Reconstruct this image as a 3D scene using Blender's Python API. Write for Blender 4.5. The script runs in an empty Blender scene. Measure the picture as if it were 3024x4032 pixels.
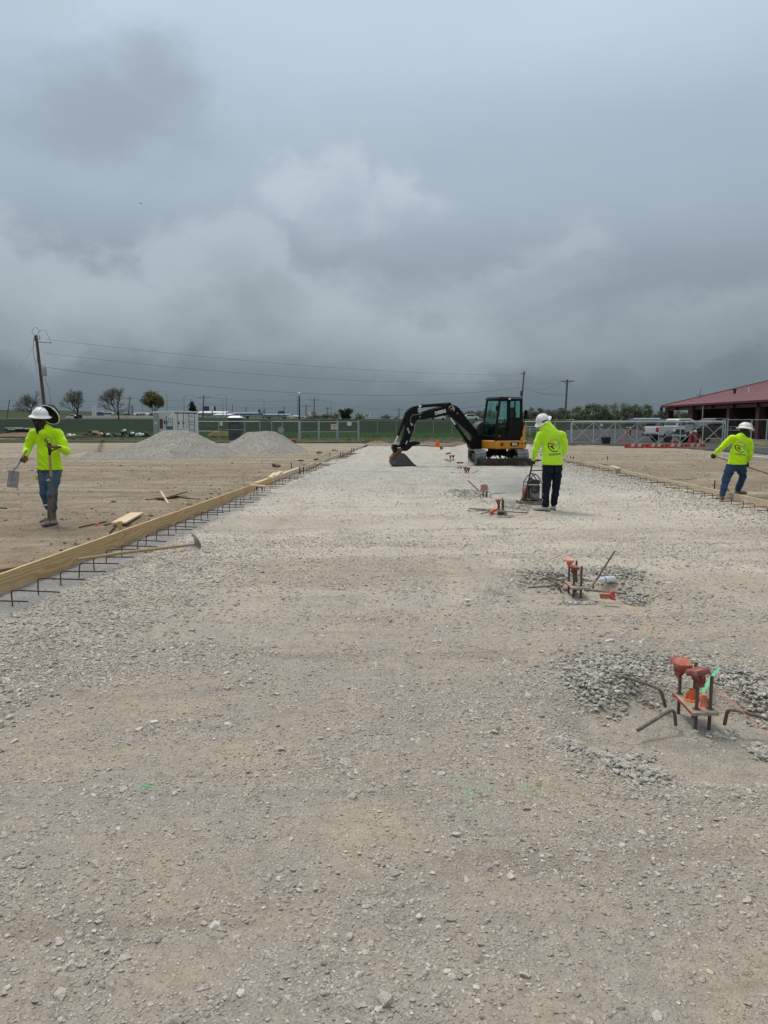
import bpy, bmesh, math, random
import numpy as np
from mathutils import Vector, Matrix, Quaternion
from mathutils.bvhtree import BVHTree
random.seed(7); RNG = np.random.default_rng(11)
SC = bpy.context.scene
COL = SC.collection
R = math.radians

# ------------------------------------------------------------------ camera
CAM_H, FPX, PITCH = 1.6, 2850.0, math.atan(350.0/2850.0)
cam = bpy.data.cameras.new('camera'); camo = bpy.data.objects.new('camera', cam); COL.objects.link(camo)
cam.sensor_fit = 'VERTICAL'; cam.sensor_height = 36.0; cam.lens = FPX/4032.0*36.0
cam.clip_start = 0.05; cam.clip_end = 12000
camo.location = (0, 0, CAM_H); camo.rotation_euler = (math.pi/2 - PITCH, 0, 0)
SC.camera = camo

# ------------------------------------------------------------------ world: overcast sky
SUN_EL, SUN_ROT = R(62), R(-35)
W = bpy.data.worlds.new("World"); SC.world = W; W.use_nodes = True

class NT:
    """short node-tree builder"""
    def __init__(s, t): s.t = t; s.n = t.nodes; s.l = t.links; s.n.clear()
    def put(s, sock, v):
        if v is None: return
        if hasattr(v, 'is_output'): s.l.new(v, sock)
        else:
            try: sock.default_value = v
            except Exception:
                sock.default_value = (v[0], v[1], v[2], 1.0) if hasattr(v, '__len__') else (v, v, v, 1.0)
    def add(s, typ, ins=None, **kw):
        n = s.n.new('ShaderNode' + typ)
        for k, v in kw.items(): setattr(n, k, v)
        for k, v in (ins or {}).items(): s.put(n.inputs[k], v)
        return n
    def m(s, op, a=0.0, b=0.0, c=None, clamp=False):
        n = s.add('Math', operation=op); n.use_clamp = clamp
        s.put(n.inputs[0], a); s.put(n.inputs[1], b)
        if c is not None: s.put(n.inputs[2], c)
        return n.outputs[0]
    def vm(s, op, a, b=None, sc=None):
        n = s.add('VectorMath', operation=op)
        s.put(n.inputs[0], a)
        if b is not None: s.put(n.inputs[1], b)
        if sc is not None: s.put(n.inputs['Scale'], sc)
        return n.outputs['Value'] if op in ('LENGTH', 'DOT_PRODUCT', 'DISTANCE') else n.outputs[0]
    def ss(s, x, lo, hi, a=0.0, b=1.0, mode='SMOOTHSTEP'):
        n = s.add('MapRange', interpolation_type=mode)
        for i, v in enumerate((x, lo, hi, a, b)): s.put(n.inputs[i], v)
        return n.outputs[0]
    def mix(s, f, a, b, mode='MIX'):
        n = s.add('Mix', data_type='RGBA', blend_type=mode)
        s.put(n.inputs[0], f); s.put(n.inputs[6], a); s.put(n.inputs[7], b)
        return n.outputs[2]
    def noise(s, vec, scale, detail=4.0, rough=0.55, dist=0.0, dim='3D', out=0):
        n = s.add('TexNoise', noise_dimensions=dim)
        s.put(n.inputs['Vector'], vec)
        for k, v in (('Scale', scale), ('Detail', detail), ('Roughness', rough), ('Distortion', dist)): s.put(n.inputs[k], v)
        return n.outputs[out]
    def vor(s, vec, scale, feature='F1', rnd=1.0):
        n = s.add('TexVoronoi', feature=feature); s.put(n.inputs['Vector'], vec)
        s.put(n.inputs['Scale'], scale); s.put(n.inputs['Randomness'], rnd)
        return n
    def xyz(s, v):
        n = s.add('SeparateXYZ'); s.put(n.inputs[0], v); return n.outputs
    def comb(s, x, y, z=0.0):
        n = s.add('CombineXYZ')
        for i, v in enumerate((x, y, z)): s.put(n.inputs[i], v)
        return n.outputs[0]
    def scale(s, v, sc):
        n = s.add('Mapping'); s.put(n.inputs['Vector'], v); n.inputs['Scale'].default_value = sc; return n.outputs[0]

def build_sky():
    t = NT(W.node_tree)
    d = t.add('TexCoord').outputs['Generated']
    x, y, z = t.xyz(d)[:3]
    # azimuth and elevation of the view direction, in degrees
    az = t.m('MULTIPLY', t.m('ARCTAN2', x, y), 57.29578)
    el = t.m('MULTIPLY', t.m('ARCSINE', z), 57.29578)
    # clouds: noise that is squeezed towards the horizon, as a cloud deck is
    zz = t.m('ADD', t.m('MAXIMUM', z, 0.0), 0.16)
    deck = t.comb(t.m('DIVIDE', x, zz), t.m('DIVIDE', y, zz), 0.0)
    broad = t.noise(deck, 0.42, 5.0, 0.55, 0.4)
    mid = t.noise(t.comb(t.m('MULTIPLY', az, 0.05), t.m('MULTIPLY', el, 0.085), 3.1), 1.0, 5.0, 0.5, 0.3)
    nA = t.noise(t.comb(t.m('MULTIPLY', az, 0.12), t.m('MULTIPLY', el, 0.17), 7.3), 1.0, 10.0, 0.62)
    nB = t.noise(t.comb(t.m('MULTIPLY', az, 0.12), t.m('MULTIPLY', el, 0.17), 17.9), 1.0, 10.0, 0.62)
    dx = t.m('MULTIPLY', t.m('SUBTRACT', nA, 0.5), 11.0); dy = t.m('MULTIPLY', t.m('SUBTRACT', nB, 0.5), 9.0)
    azd = t.m('ADD', az, dx); eld = t.m('ADD', el, dy)
    # base gradient of the veil: dark slate at the horizon, paler overhead
    cr = t.add('ValToRGB'); t.put(cr.inputs[0], t.m('DIVIDE', el, 90.0, clamp=True))
    el_ = cr.color_ramp; el_.interpolation = 'EASE'
    stops = [(0.0, (0.102, 0.138, 0.162)), (0.035, (0.124, 0.163, 0.190)), (0.10, (0.195, 0.243, 0.283)), (0.20, (0.300, 0.362, 0.425)),
             (0.32, (0.415, 0.495, 0.580)), (0.47, (0.52, 0.600, 0.680)), (0.70, (0.68, 0.735, 0.78)), (1.0, (0.95, 0.97, 0.99))]
    while len(el_.elements) < len(stops): el_.elements.new(0.5)
    for e, (p, c) in zip(el_.elements, stops): e.position = p; e.color = (*c, 1)
    col = cr.outputs[0]
    col = t.mix(t.ss(broad, 0.38, 0.62, 0.0, 0.75), col, t.mix(1.0, col, (1.12, 1.10, 1.08, 1), 'MULTIPLY'))
    col = t.mix(t.ss(mid, 0.35, 0.7, 0.35, 0.0), col, t.mix(1.0, col, (0.86, 0.88, 0.90, 1), 'MULTIPLY'))
    def blob(ca, ce, ra, re, soft, de=0.0):
        a = t.m('DIVIDE', t.m('SUBTRACT', azd, ca), ra); e = t.m('DIVIDE', t.m('SUBTRACT', eld, ce-de), re)
        r = t.m('SQRT', t.m('ADD', t.m('MULTIPLY', a, a), t.m('MULTIPLY', e, e)))
        return t.ss(r, 1.0 - soft, 1.0 + soft*0.6, 1.0, 0.0)
    def mx(l):
        o = l[0]
        for v in l[1:]: o = t.m('MAXIMUM', o, v)
        return o
    # soft dark clouds high on the left
    dark = mx([blob(-19.5, 20.5, 6.5, 3.2, 0.8), blob(-16.5, 23.0, 4.5, 3.2, 0.8), blob(-35, 29.5, 9.0, 4.5, 0.9), blob(-24, 29, 4, 3.5, 0.95)])
    col = t.mix(t.m('MULTIPLY', dark, 0.58), col, (0.215, 0.258, 0.300, 1))
    pale = mx([blob(-21.5, 29.5, 6.0, 4.0, 0.95), blob(-38, 36, 10, 4, 0.95)])
    col = t.mix(t.m('MULTIPLY', pale, 0.32), col, (0.50, 0.565, 0.625, 1))
    # cumulus banks with crisp lit tops melting into haze below
    def bank(blobs, amt, lit, body, span, topel):
        nonlocal col
        mk = mx([blob(*q) for q in blobs]); up = mx([blob(*q[:4], .95, de=span*.62) for q in blobs])
        rim = t.m('MAXIMUM', t.m('MULTIPLY', t.m('SUBTRACT', 1.0, up), .95), t.ss(nA, .46, .66, 0, .5))
        c = t.mix(rim, body, lit)
        fade = t.ss(el, topel - span*2.2, topel - span*0.6, 0.25, 1.0)
        col = t.mix(t.m('MULTIPLY', t.m('MULTIPLY', mk, fade), amt), col, c)
    bank([(-10.6, 12.0, 4.2, 3.8, .30), (-15, 10.8, 4.6, 3.6, .35), (-7, 7.6, 9, 4.4, .45), (-22, 7.8, 8, 4.4, .35), (-30.5, 9.6, 6.5, 5.4, .3), (2, 5.2, 9, 3.4, .5)],
         0.60, (0.39, 0.445, 0.487, 1), (0.238, 0.282, 0.312, 1), 7.0, 14.0)
    bank([(-3.5, 17.3, 2.6, 3.0, .5), (-6.5, 17.0, 3.4, 1.8, .7), (1.2, 17.0, 2.0, 2.3, .6), (0, 15.4, 5.5, 1.8, .8)],
         0.5, (0.46, 0.53, 0.58, 1), (0.32, 0.385, 0.44, 1), 4.0, 19.5)
    bank([(11.5, 10.2, 4.8, 2.0, .5), (13.5, 12.4, 3.2, 1.7, .75), (8, 8.2, 7, 2.4, .8)],
         0.42, (0.375, 0.435, 0.475, 1), (0.265, 0.325, 0.36, 1), 4.0, 12.5)
    bank([(24, 6.8, 7, 2.4, .45), (32, 6.4, 8, 3.4, .45), (15, 5.0, 9, 2.4, .7)],
         0.5, (0.290, 0.340, 0.370, 1), (0.215, 0.255, 0.283, 1), 4.0, 9.0)
    sky = t.add('TexSky', sky_type='NISHITA'); sky.sun_disc = False
    sky.sun_elevation = SUN_EL; sky.sun_rotation = SUN_ROT; sky.air_density = 1.4; sky.dust_density = 3.0
    b1 = t.add('Background', {'Color': sky.outputs[0], 'Strength': 0.05})
    b2 = t.add('Background', {'Color': col, 'Strength': 1.0})
    mxs = t.add('MixShader'); mxs.inputs[0].default_value = 0.93
    t.l.new(b1.outputs[0], mxs.inputs[1]); t.l.new(b2.outputs[0], mxs.inputs[2])
    t.l.new(mxs.outputs[0], t.add('OutputWorld').inputs[0])
build_sky()
sl = bpy.data.lights.new('sun', 'SUN'); sl.energy = 1.5; sl.angle = R(15); sl.color = (1.0, 0.95, 0.865)
so = bpy.data.objects.new('sun', sl); COL.objects.link(so)
# light comes from high above, a little behind the camera and to the left
so.rotation_euler = Vector((math.sin(SUN_ROT)*math.cos(SUN_EL), math.cos(SUN_ROT)*math.cos(SUN_EL), math.sin(SUN_EL))).to_track_quat('Z', 'Y').to_euler()
SC.view_settings.view_transform = 'Standard'; SC.view_settings.look = 'None'
SC.view_settings.exposure = 0.42; SC.view_settings.gamma = 1.0; SC.view_settings.use_curve_mapping = False
SC.render.engine = 'CYCLES'
SC.cycles.use_denoising = True; SC.cycles.max_bounces = 6; SC.cycles.diffuse_bounces = 3; SC.cycles.glossy_bounces = 3
SC.cycles.transmission_bounces = 5; SC.cycles.transparent_max_bounces = 24; SC.cycles.volume_bounces = 0

# ------------------------------------------------------------------ helpers
_F = Vector((0, math.cos(PITCH), -math.sin(PITCH))); _U = Vector((0, math.sin(PITCH), math.cos(PITCH)))
def ray(u, v): return Vector(((u-1512)/FPX, 0, 0)) + _F + _U*((2016-v)/FPX)
def P(u, v, z=0.0):
    """the place on the level z that the photograph shows at (u, v)"""
    d = ray(u, v); k = (z-CAM_H)/d.z
    return Vector((0, 0, CAM_H)) + d*k
def D(u, v, Y):
    """the place at distance Y that the photograph shows at (u, v)"""
    d = ray(u, v); return Vector((0, 0, CAM_H)) + d*(Y/d.y)

def tag(o, label=None, cat=None, group=None, kind=None):
    if label: o['label'] = label
    if cat: o['category'] = cat
    if group: o['group'] = group
    if kind: o['kind'] = kind
    return o
def empty(name, loc=(0, 0, 0), rz=0.0, parent=None):
    o = bpy.data.objects.new(name, None); COL.objects.link(o); o.location = loc; o.rotation_euler = (0, 0, rz)
    o.empty_display_size = 0.2
    if parent: o.parent = parent
    return o
def thing(name, label, cat, loc=(0, 0, 0), rz=0.0, group=None): return tag(empty(name, loc, rz), label, cat, group)
def link(name, me, mats, parent=None, smooth=None, loc=None):
    o = bpy.data.objects.new(name, me); COL.objects.link(o)
    if mats is not None:
        for m_ in (mats if isinstance(mats, (list, tuple)) else [mats]): me.materials.append(m_)
    if parent: o.parent = parent
    if loc is not None: o.location = loc
    if smooth is not None and len(me.polygons):
        me.polygons.foreach_set('use_smooth', [True]*len(me.polygons)); me.set_sharp_from_angle(angle=R(smooth))
    return o
def frame(a, b, up=(0, 0, 1)):
    """matrix with local Z from a to b"""
    z = (Vector(b)-Vector(a)).normalized(); u = Vector(up)
    if abs(z.dot(u)) > 0.98: u = Vector((1, 0, 0)) if abs(z.x) < 0.9 else Vector((0, 1, 0))
    x = u.cross(z).normalized(); y = z.cross(x)
    return Matrix((x, y, z)).transposed()

class MB:
    def __init__(s): s.v = []; s.f = []; s.mi = []; s.cur = 0
    def mat(s, i): s.cur = i; return s
    def _add(s, vs, fs, M=None):
        o = len(s.v)
        s.v += [tuple(M @ Vector(p)) if M is not None else tuple(p) for p in vs]
        s.f += [tuple(i+o for i in f) for f in fs]; s.mi += [s.cur]*len(fs)
        return s
    def box(s, c, d, M=None, rz=0.0, rx=0.0, ry=0.0):
        hx, hy, hz = d[0]/2, d[1]/2, d[2]/2
        vs = [Vector((sx*hx, sy*hy, sz*hz)) for sz in (-1, 1) for sy in (-1, 1) for sx in (-1, 1)]
        if rz or rx or ry:
            q = Matrix.Rotation(rz, 3, 'Z') @ Matrix.Rotation(ry, 3, 'Y') @ Matrix.Rotation(rx, 3, 'X'); vs = [q @ v for v in vs]
        vs = [v + Vector(c) for v in vs]
        return s._add(vs, [(0, 2, 3, 1), (4, 5, 7, 6), (0, 1, 5, 4), (2, 6, 7, 3), (0, 4, 6, 2), (1, 3, 7, 5)], M)
    def bar(s, a, b, w, h, up=(0, 0, 1), M=None):
        """rectangular bar from a to b, w across, h along up"""
        a = Vector(a); b = Vector(b); Q = frame(a, b, up); L = (b-a).length
        vs = []
        for z in (0, L):
            for y in (-h/2, h/2):
                for x in (-w/2, w/2): vs.append(a + Q @ Vector((x, y, z)))
        return s._add(vs, [(0, 2, 3, 1), (4, 5, 7, 6), (0, 1, 5, 4), (2, 6, 7, 3), (0, 4, 6, 2), (1, 3, 7, 5)], M)
    def cyl(s, a, b, r0, r1=None, n=12, cap=True, M=None):
        r1 = r0 if r1 is None else r1
        return s.tube([a, b], [r0, r1], n, cap, M)
    def tube(s, pts, r, n=8, cap=True, M=None, closed=False):
        pts = [Vector(p) for p in pts]; k = len(pts)
        rs = list(r) if hasattr(r, '__len__') else [r]*k
        vs = []; fs = []
        prev = None
        for i, p in enumerate(pts):
            if closed: t = pts[(i+1) % k]-pts[i-1]
            else: t = pts[min(i+1, k-1)]-pts[max(i-1, 0)]
            if t.length < 1e-9: t = Vector((0, 0, 1))
            t.normalize()
            if prev is None:
                u = Vector((0, 0, 1)) if abs(t.z) < 0.9 else Vector((1, 0, 0))
                x = u.cross(t).normalized()
            else:
                x = prev - t*prev.dot(t)
                x = x.normalized() if x.length > 1e-6 else Vector((0, 0, 1)).cross(t).normalized()
            prev = x; y = t.cross(x)
            for j in range(n):
                a = 2*math.pi*j/n; vs.append(p + x*(rs[i]*math.cos(a)) + y*(rs[i]*math.sin(a)))
        for i in range(k if closed else k-1):
            for j in range(n):
                j2 = (j+1) % n; i2 = (i+1) % k
                fs.append((i*n+j, i*n+j2, i2*n+j2, i2*n+j))
        if cap and not closed:
            fs.append(tuple(range(n-1, -1, -1))); fs.append(tuple(range((k-1)*n, k*n)))
        return s._add(vs, fs, M)
    def prism(s, pts, depth, M=None, taper=1.0):
        """outline in local XZ, extruded along local Y from -depth/2 to +depth/2"""
        n = len(pts); cx = sum(p[0] for p in pts)/n; cz = sum(p[1] for p in pts)/n
        vs = [(p[0], -depth/2, p[1]) for p in pts] + [(cx+(p[0]-cx)*taper, depth/2, cz+(p[1]-cz)*taper) for p in pts]
        ar = sum(pts[i][0]*pts[(i+1) % n][1]-pts[(i+1) % n][0]*pts[i][1] for i in range(n))
        fs = [tuple(range(n)), tuple(range(2*n-1, n-1, -1))] + [(i, i+n, (i+1) % n+n, (i+1) % n) for i in range(n)]
        if ar < 0: fs = [tuple(reversed(f)) for f in fs]
        return s._add(vs, fs, M)
    def lathe(s, prof, n=20, M=None, c=(0, 0, 0), sx=1.0, sy=1.0):
        """profile of (r, z) turned round Z"""
        vs = []; fs = []; k = len(prof)
        for r, z in prof:
            for j in range(n):
                a = 2*math.pi*j/n; vs.append((c[0]+r*math.cos(a)*sx, c[1]+r*math.sin(a)*sy, c[2]+z))
        for i in range(k-1):
            for j in range(n): fs.append((i*n+j, i*n+(j+1) % n, (i+1)*n+(j+1) % n, (i+1)*n+j))
        if prof[0][0] > 1e-5: fs.append(tuple(range(n-1, -1, -1)))
        if prof[-1][0] > 1e-5: fs.append(tuple(range((k-1)*n, k*n)))
        return s._add(vs, fs, M)
    def quad(s, a, b, c, d): return s._add([a, b, c, d], [(0, 1, 2, 3)])
    def build(s, name, mats, parent=None, smooth=None, loc=None, bevel=0.0):
        me = bpy.data.meshes.new(name); me.from_pydata(s.v, [], s.f)
        o = link(name, me, mats, parent, None, loc)
        if isinstance(mats, (list, tuple)) and len(mats) > 1: me.polygons.foreach_set('material_index', s.mi)
        if smooth is not None:
            me.polygons.foreach_set('use_smooth', [True]*len(me.polygons)); me.set_sharp_from_angle(angle=R(smooth))
        if bevel:
            b = o.modifiers.new('b', 'BEVEL'); b.width = bevel; b.segments = 2; b.limit_method = 'ANGLE'; b.angle_limit = R(40)
            b.harden_normals = False
        return o
def copy_tree(o, parent=None, loc=None, rz=None, **props):
    c = o.copy(); COL.objects.link(c)
    if parent is not None: c.parent = parent
    for ch in list(o.children): copy_tree(ch, c)
    if loc is not None: c.location = loc
    if rz is not None: c.rotation_euler.z = rz
    for k, v in props.items(): c[k] = v
    return c

def _h(ix, iy, seed):
    h = (ix.astype(np.int64)*374761393 + iy.astype(np.int64)*668265263 + seed*1442695041) & 0x7fffffff
    h = ((h ^ (h >> 13))*1274126177) & 0x7fffffff
    return ((h ^ (h >> 16)) & 0xffff)/65535.0
def vn(x, y, seed=0):
    x = np.asarray(x, float); y = np.asarray(y, float); ix = np.floor(x); iy = np.floor(y); fx = x-ix; fy = y-iy
    fx = fx*fx*(3-2*fx); fy = fy*fy*(3-2*fy)
    a = _h(ix, iy, seed); b = _h(ix+1, iy, seed); c = _h(ix, iy+1, seed); d = _h(ix+1, iy+1, seed)
    return (a+(b-a)*fx)*(1-fy) + (c+(d-c)*fx)*fy
def fbm(x, y, o=4, seed=0):
    s = 0; a = 0.5; tot = 0
    for i in range(o): s = s+a*vn(np.asarray(x)*2**i, np.asarray(y)*2**i, seed+i*17); tot += a; a *= 0.5
    return s/tot
def sst(x, a, b):
    t = np.clip((np.asarray(x, float)-a)/(b-a), 0, 1); return t*t*(3-2*t)

def grid_mesh(X, Y, Z):
    r, c = X.shape
    v = np.stack([X, Y, Z], -1).reshape(-1, 3)
    i = np.arange(r*c).reshape(r, c)
    q = np.stack([i[:-1, :-1], i[:-1, 1:], i[1:, 1:], i[1:, :-1]], -1).reshape(-1, 4)
    me = bpy.data.meshes.new('sheet'); me.vertices.add(len(v)); me.vertices.foreach_set('co', v.ravel())
    me.loops.add(q.size); me.loops.foreach_set('vertex_index', q.ravel().astype(np.int32))
    me.polygons.add(len(q)); me.polygons.foreach_set('loop_start', (np.arange(len(q))*4).astype(np.int32))
    me.polygons.foreach_set('use_smooth', np.ones(len(q), bool)); me.update(calc_edges=True); me.validate()
    return me

# ------------------------------------------------------------------ materials
MATS = {}
def mat(name, col, rough=0.6, metal=0.0, var=0.12, vs=6.0, bump=0.0, bs=60.0, dirt=None, da=0.5, ds=4.0, spec=0.5, alpha=None, coord='Object', emit=None, coat=0.0, sheen=0.0):
    if name in MATS: return MATS[name]
    m_ = bpy.data.materials.new(name); m_.use_nodes = True; t = NT(m_.node_tree)
    b = t.add('BsdfPrincipled'); o = t.add('OutputMaterial'); t.l.new(b.outputs[0], o.inputs[0])
    c = t.add('TexCoord').outputs[coord]
    n1 = t.noise(c, vs, 5.0, 0.6)
    k = t.ss(n1, 0.3, 0.7, 1-var, 1+var, 'LINEAR')
    cc = t.vm('SCALE', col[:3], sc=k)
    rr = t.ss(n1, 0.3, 0.7, max(0.02, rough-0.08), min(1, rough+0.08), 'LINEAR')
    if dirt is not None:
        n2 = t.noise(c, ds, 6.0, 0.65, 0.3)
        f = t.ss(n2, 0.62-0.3*da, 0.78-0.2*da)
        cc = t.mix(t.m('MULTIPLY', f, min(1, da+0.25)), cc, (*dirt, 1)); rr = t.mix(f, rr, (0.9, 0.9, 0.9, 1))
    t.put(b.inputs['Base Color'], cc); t.put(b.inputs['Roughness'], rr)
    b.inputs['Metallic'].default_value = metal; b.inputs['Specular IOR Level'].default_value = spec
    if coat: b.inputs['Coat Weight'].default_value = coat; b.inputs['Coat Roughness'].default_value = 0.15
    if sheen: b.inputs['Sheen Weight'].default_value = sheen
    if alpha is not None: b.inputs['Alpha'].default_value = alpha
    if bump:
        bn = t.add('Bump'); bn.inputs['Distance'].default_value = bump; bn.inputs['Strength'].default_value = 0.8
        t.put(bn.inputs['Height'], t.noise(c, bs, 4.0, 0.6)); t.l.new(bn.outputs[0], b.inputs['Normal'])
    MATS[name] = m_
    return m_
# ================================================================== THE GROUND
YS = 0.10                                                 # level of the dirt yard above the gravel pad
BH = 0.17                                                 # height of the form boards
# inner faces of the form boards (top edges read off the photograph)
LA, LB = P(0, 2262, BH), P(1440, 1750, BH)
RA, RB = P(3024, 1972, BH), P(2214, 1800, BH)
def xl(y): return LA.x + (LB.x-LA.x)*(np.asarray(y)-LA.y)/(LB.y-LA.y)
def xr(y):
    k = (RB.x-RA.x)/(RB.y-RA.y); return RA.x + k*(np.asarray(y)-RA.y)
PAD_END = 51.0
PITS = [(P(2740, 2860), 0.80, 0.085), (P(2290, 2345), 0.95, 0.085), (P(1965, 2040), 0.9, 0.04), (P(1920, 1955), 1.0, 0.06)]
def pad_z(x, y):
    x = np.asarray(x, float); y = np.asarray(y, float)
    z = (fbm(x*0.5, y*0.5, 3, 5)-0.5)*0.035 + (fbm(x*3, y*3, 4, 9)-0.5)*0.016 + (fbm(x*0.55, y*3.4, 4, 19)-0.5)*0.030
    for i, (p, r, d) in enumerate(PITS):
        q = np.hypot((x-p.x)/r, (y-p.y)/(r*0.85)) + (fbm(x*3+i, y*3, 3, 31)-0.5)*0.35
        z = z - d*(1-sst(q, 0.62, 1.0)) + 0.022*np.exp(-((q-1.12)/0.16)**2)*sst(fbm(x*1.3, y*1.3+i*5, 2, 77), 0.35, 0.6)
    # the trench left along the left boards
    dl = x-xl(y); z = z - 0.03*(1-sst(dl, 0.35, 0.75))*(1-sst(y, 12, 16)) + 0.02*np.exp(-((dl-0.95)/0.2)**2)*(1-sst(y, 8, 12))
    # spoil heap behind the excavator and a ridge of loose rock farther on
    z = z + 0.75*np.exp(-(((x-5.6)/2.6)**2+((y-36.0)/3.0)**2))
    z = z + 0.05*sst(y, 14.5, 17.0)*fbm(x*0.8, y*0.8, 3, 55)*(1-sst(y, 45, 50))
    return z
def yard_z(x, y):
    x = np.asarray(x, float); y = np.asarray(y, float)
    return YS + (fbm(x*0.12, y*0.2, 3, 61)-0.5)*0.10*sst(np.abs(y), 4, 16) + (fbm(x*.8, y*2.6, 5, 63)-0.5)*0.075*sst(np.abs(y), 3, 7) + (fbm(x*7, y*7, 3, 65)-0.5)*0.012

def far_z(x, y):
    x = np.asarray(x, float); y = np.asarray(y, float)
    z = 2.9*sst(y, 92, 238) - 1.0*sst(x, 20, 140)*sst(y, 92, 238)
    th = x/np.maximum(y, 1.0)
    z = z + (15.0 + 2.5*fbm(x/300, y/300, 3, 3))*sst(y, 300, 640)*0.62*(1-sst(th, -0.48, -0.15))
    return z

def ground_mat(name, kind):
    m_ = bpy.data.materials.new(name); m_.use_nodes = True; t = NT(m_.node_tree)
    b = t.add('BsdfPrincipled', {'Roughness': 0.95, 'Specular IOR Level': 0.25}); o = t.add('OutputMaterial'); t.l.new(b.outputs[0], o.inputs[0])
    c = t.add('TexCoord').outputs['Object']
    X, Y, Z = t.xyz(c)[:3]
    st = t.scale(c, (0.45, 1.3, 1.0))
    n0 = t.noise(st, 0.55, 6, 0.6, 0.5); n1 = t.noise(c, 2.1, 7, 0.62, 0.4); n2 = t.noise(c, 14.0, 7, 0.7); n3 = t.noise(c, 90.0, 5, 0.7)
    wob = t.vm('ADD', c, t.vm('SCALE', t.noise(c, 40.0, 3, 0.5, out=1), sc=0.012))
    va = t.vor(wob, 62.0); vb = t.vor(wob, 150.0); vc = t.vor(wob, 27.0)
    ra = t.xyz(va.outputs['Color'])[0]; rb = t.xyz(vb.outputs['Color'])[1]; rc = t.xyz(vc.outputs['Color'])[0]
    if kind == 'gravel':
        tan, grey, pale, tan2 = (0.405, 0.338, 0.252), (0.365, 0.328, 0.270), (0.60, 0.57, 0.51), (0.575, 0.508, 0.405)
        loose = t.m('MAXIMUM', t.ss(Y, 15.0, 19.0), 0.0)
        edge = t.m('ADD', t.m('MULTIPLY', X, 0.99), 0)
        mA = t.ss(t.m('ADD', t.m('MULTIPLY', n0, 0.6), t.m('MULTIPLY', n1, 0.4)), 0.42, 0.60)
        col = t.mix(mA, tan, grey)
        # paler, dustier compacted stretch in the middle distance
        mB = t.m('MULTIPLY', t.ss(Y, 4.0, 9.0), t.ss(n0, 0.30, 0.62))
        col = t.mix(mB, col, tan2)
        mC = t.m('MULTIPLY', t.ss(Y, 8.0, 16.0), t.ss(n1, 0.35, 0.65))
        col = t.mix(mC, col, (0.63, 0.575, 0.485))
        col = t.mix(loose, col, t.mix(t.ss(n1, 0.35, 0.65), (0.46, 0.425, 0.36), (0.56, 0.522, 0.452)))
        rp = t.noise(t.scale(c, (.5, 3.2, 1)), 1.0, 6, .65, .5); col = t.mix(t.ss(rp, .54, .66, 0, .75), col, t.mix(1.0, col, (.74, .73, .71, 1), 'MULTIPLY'))
        lng = t.noise(t.scale(c, (1.6, .10, 1)), 1.0, 5, .6, .6); col = t.mix(t.m('MULTIPLY', t.ss(lng, .50, .66), t.ss(Y, 4, 7, 0, .5)), col, t.mix(1.0, col, (1.16, 1.14, 1.10, 1), 'MULTIPLY'))
        col = t.mix(t.m('MULTIPLY', t.ss(lng, .46, .34), t.ss(Y, 4, 7, 0, .5)), col, t.mix(1.0, col, (.80, .79, .77, 1), 'MULTIPLY'))
        # which stones show: few on the compacted fines, many on the loose parts
        dens = t.m('ADD', t.ss(t.m('ADD', t.m('MULTIPLY', n1, 0.6), t.m('MULTIPLY', n2, 0.4)), 0.38, 0.62, 0.18, 0.8), t.m('MULTIPLY', loose, 0.3))
    else:
        col = t.mix(t.ss(n0, 0.38, 0.62), (0.245, 0.182, 0.128), (0.315, 0.245, 0.178))
        col = t.mix(t.ss(n1, 0.46, 0.68, 0.0, 0.7), col, (0.175, 0.122, 0.083))
        # wheel tracks crossing the yard
        tr = t.noise(t.scale(c, (0.10, 0.75, 1.0)), 1.0, 7, 0.68, 1.2)
        col = t.mix(t.ss(tr, 0.50, 0.66, 0.0, 0.75), col, (0.42, 0.362, 0.29))
        col = t.mix(t.ss(tr, 0.46, 0.34, 0.0, 0.45), col, (0.19, 0.14, 0.098))
        col = t.mix(t.ss(Y, 20.0, 42.0, 0.0, 0.6), col, t.mix(t.ss(tr, 0.4, 0.6), (0.285, 0.232, 0.175), (0.385, 0.332, 0.27)))
        dens = t.ss(n1, 0.35, 0.68, 0.1, 0.55)
    sA = t.m('LESS_THAN', ra, dens); sB = t.m('LESS_THAN', rb, t.m('ADD', dens, 0.1)); sC = t.m('LESS_THAN', rc, t.m('MULTIPLY', dens, 0.28))
    shape = lambda v, k: t.ss(v.outputs['Distance'], 0.25, k, 1.0, 0.0)
    hA = t.m('MULTIPLY', shape(va, 0.62), sA); hB = t.m('MULTIPLY', shape(vb, 0.65), sB); hC = t.m('MULTIPLY', shape(vc, 0.55), sC)
    stone = t.m('MAXIMUM', hA, t.m('MAXIMUM', t.m('MULTIPLY', hB, 0.5), hC))
    rnd = t.m('ADD', t.m('MULTIPLY', t.xyz(va.outputs['Color'])[2], 0.5), t.m('MULTIPLY', t.xyz(vb.outputs['Color'])[2], 0.5))
    scol = t.mix(rnd, (0.27, 0.24, 0.20) if kind == 'gravel' else (0.22, 0.185, 0.15), (0.70, 0.645, 0.555) if kind == 'gravel' else (0.46, 0.41, 0.35))
    col = t.mix(t.m('MULTIPLY', stone, 0.62), col, scol)
    col = t.mix(1.0, col, t.ss(n2, 0.25, 0.75, 0.74, 1.22, 'LINEAR'), 'MULTIPLY')
    col = t.mix(1.0, col, t.ss(n3, 0.25, 0.75, 0.86, 1.14, 'LINEAR'), 'MULTIPLY')
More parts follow.
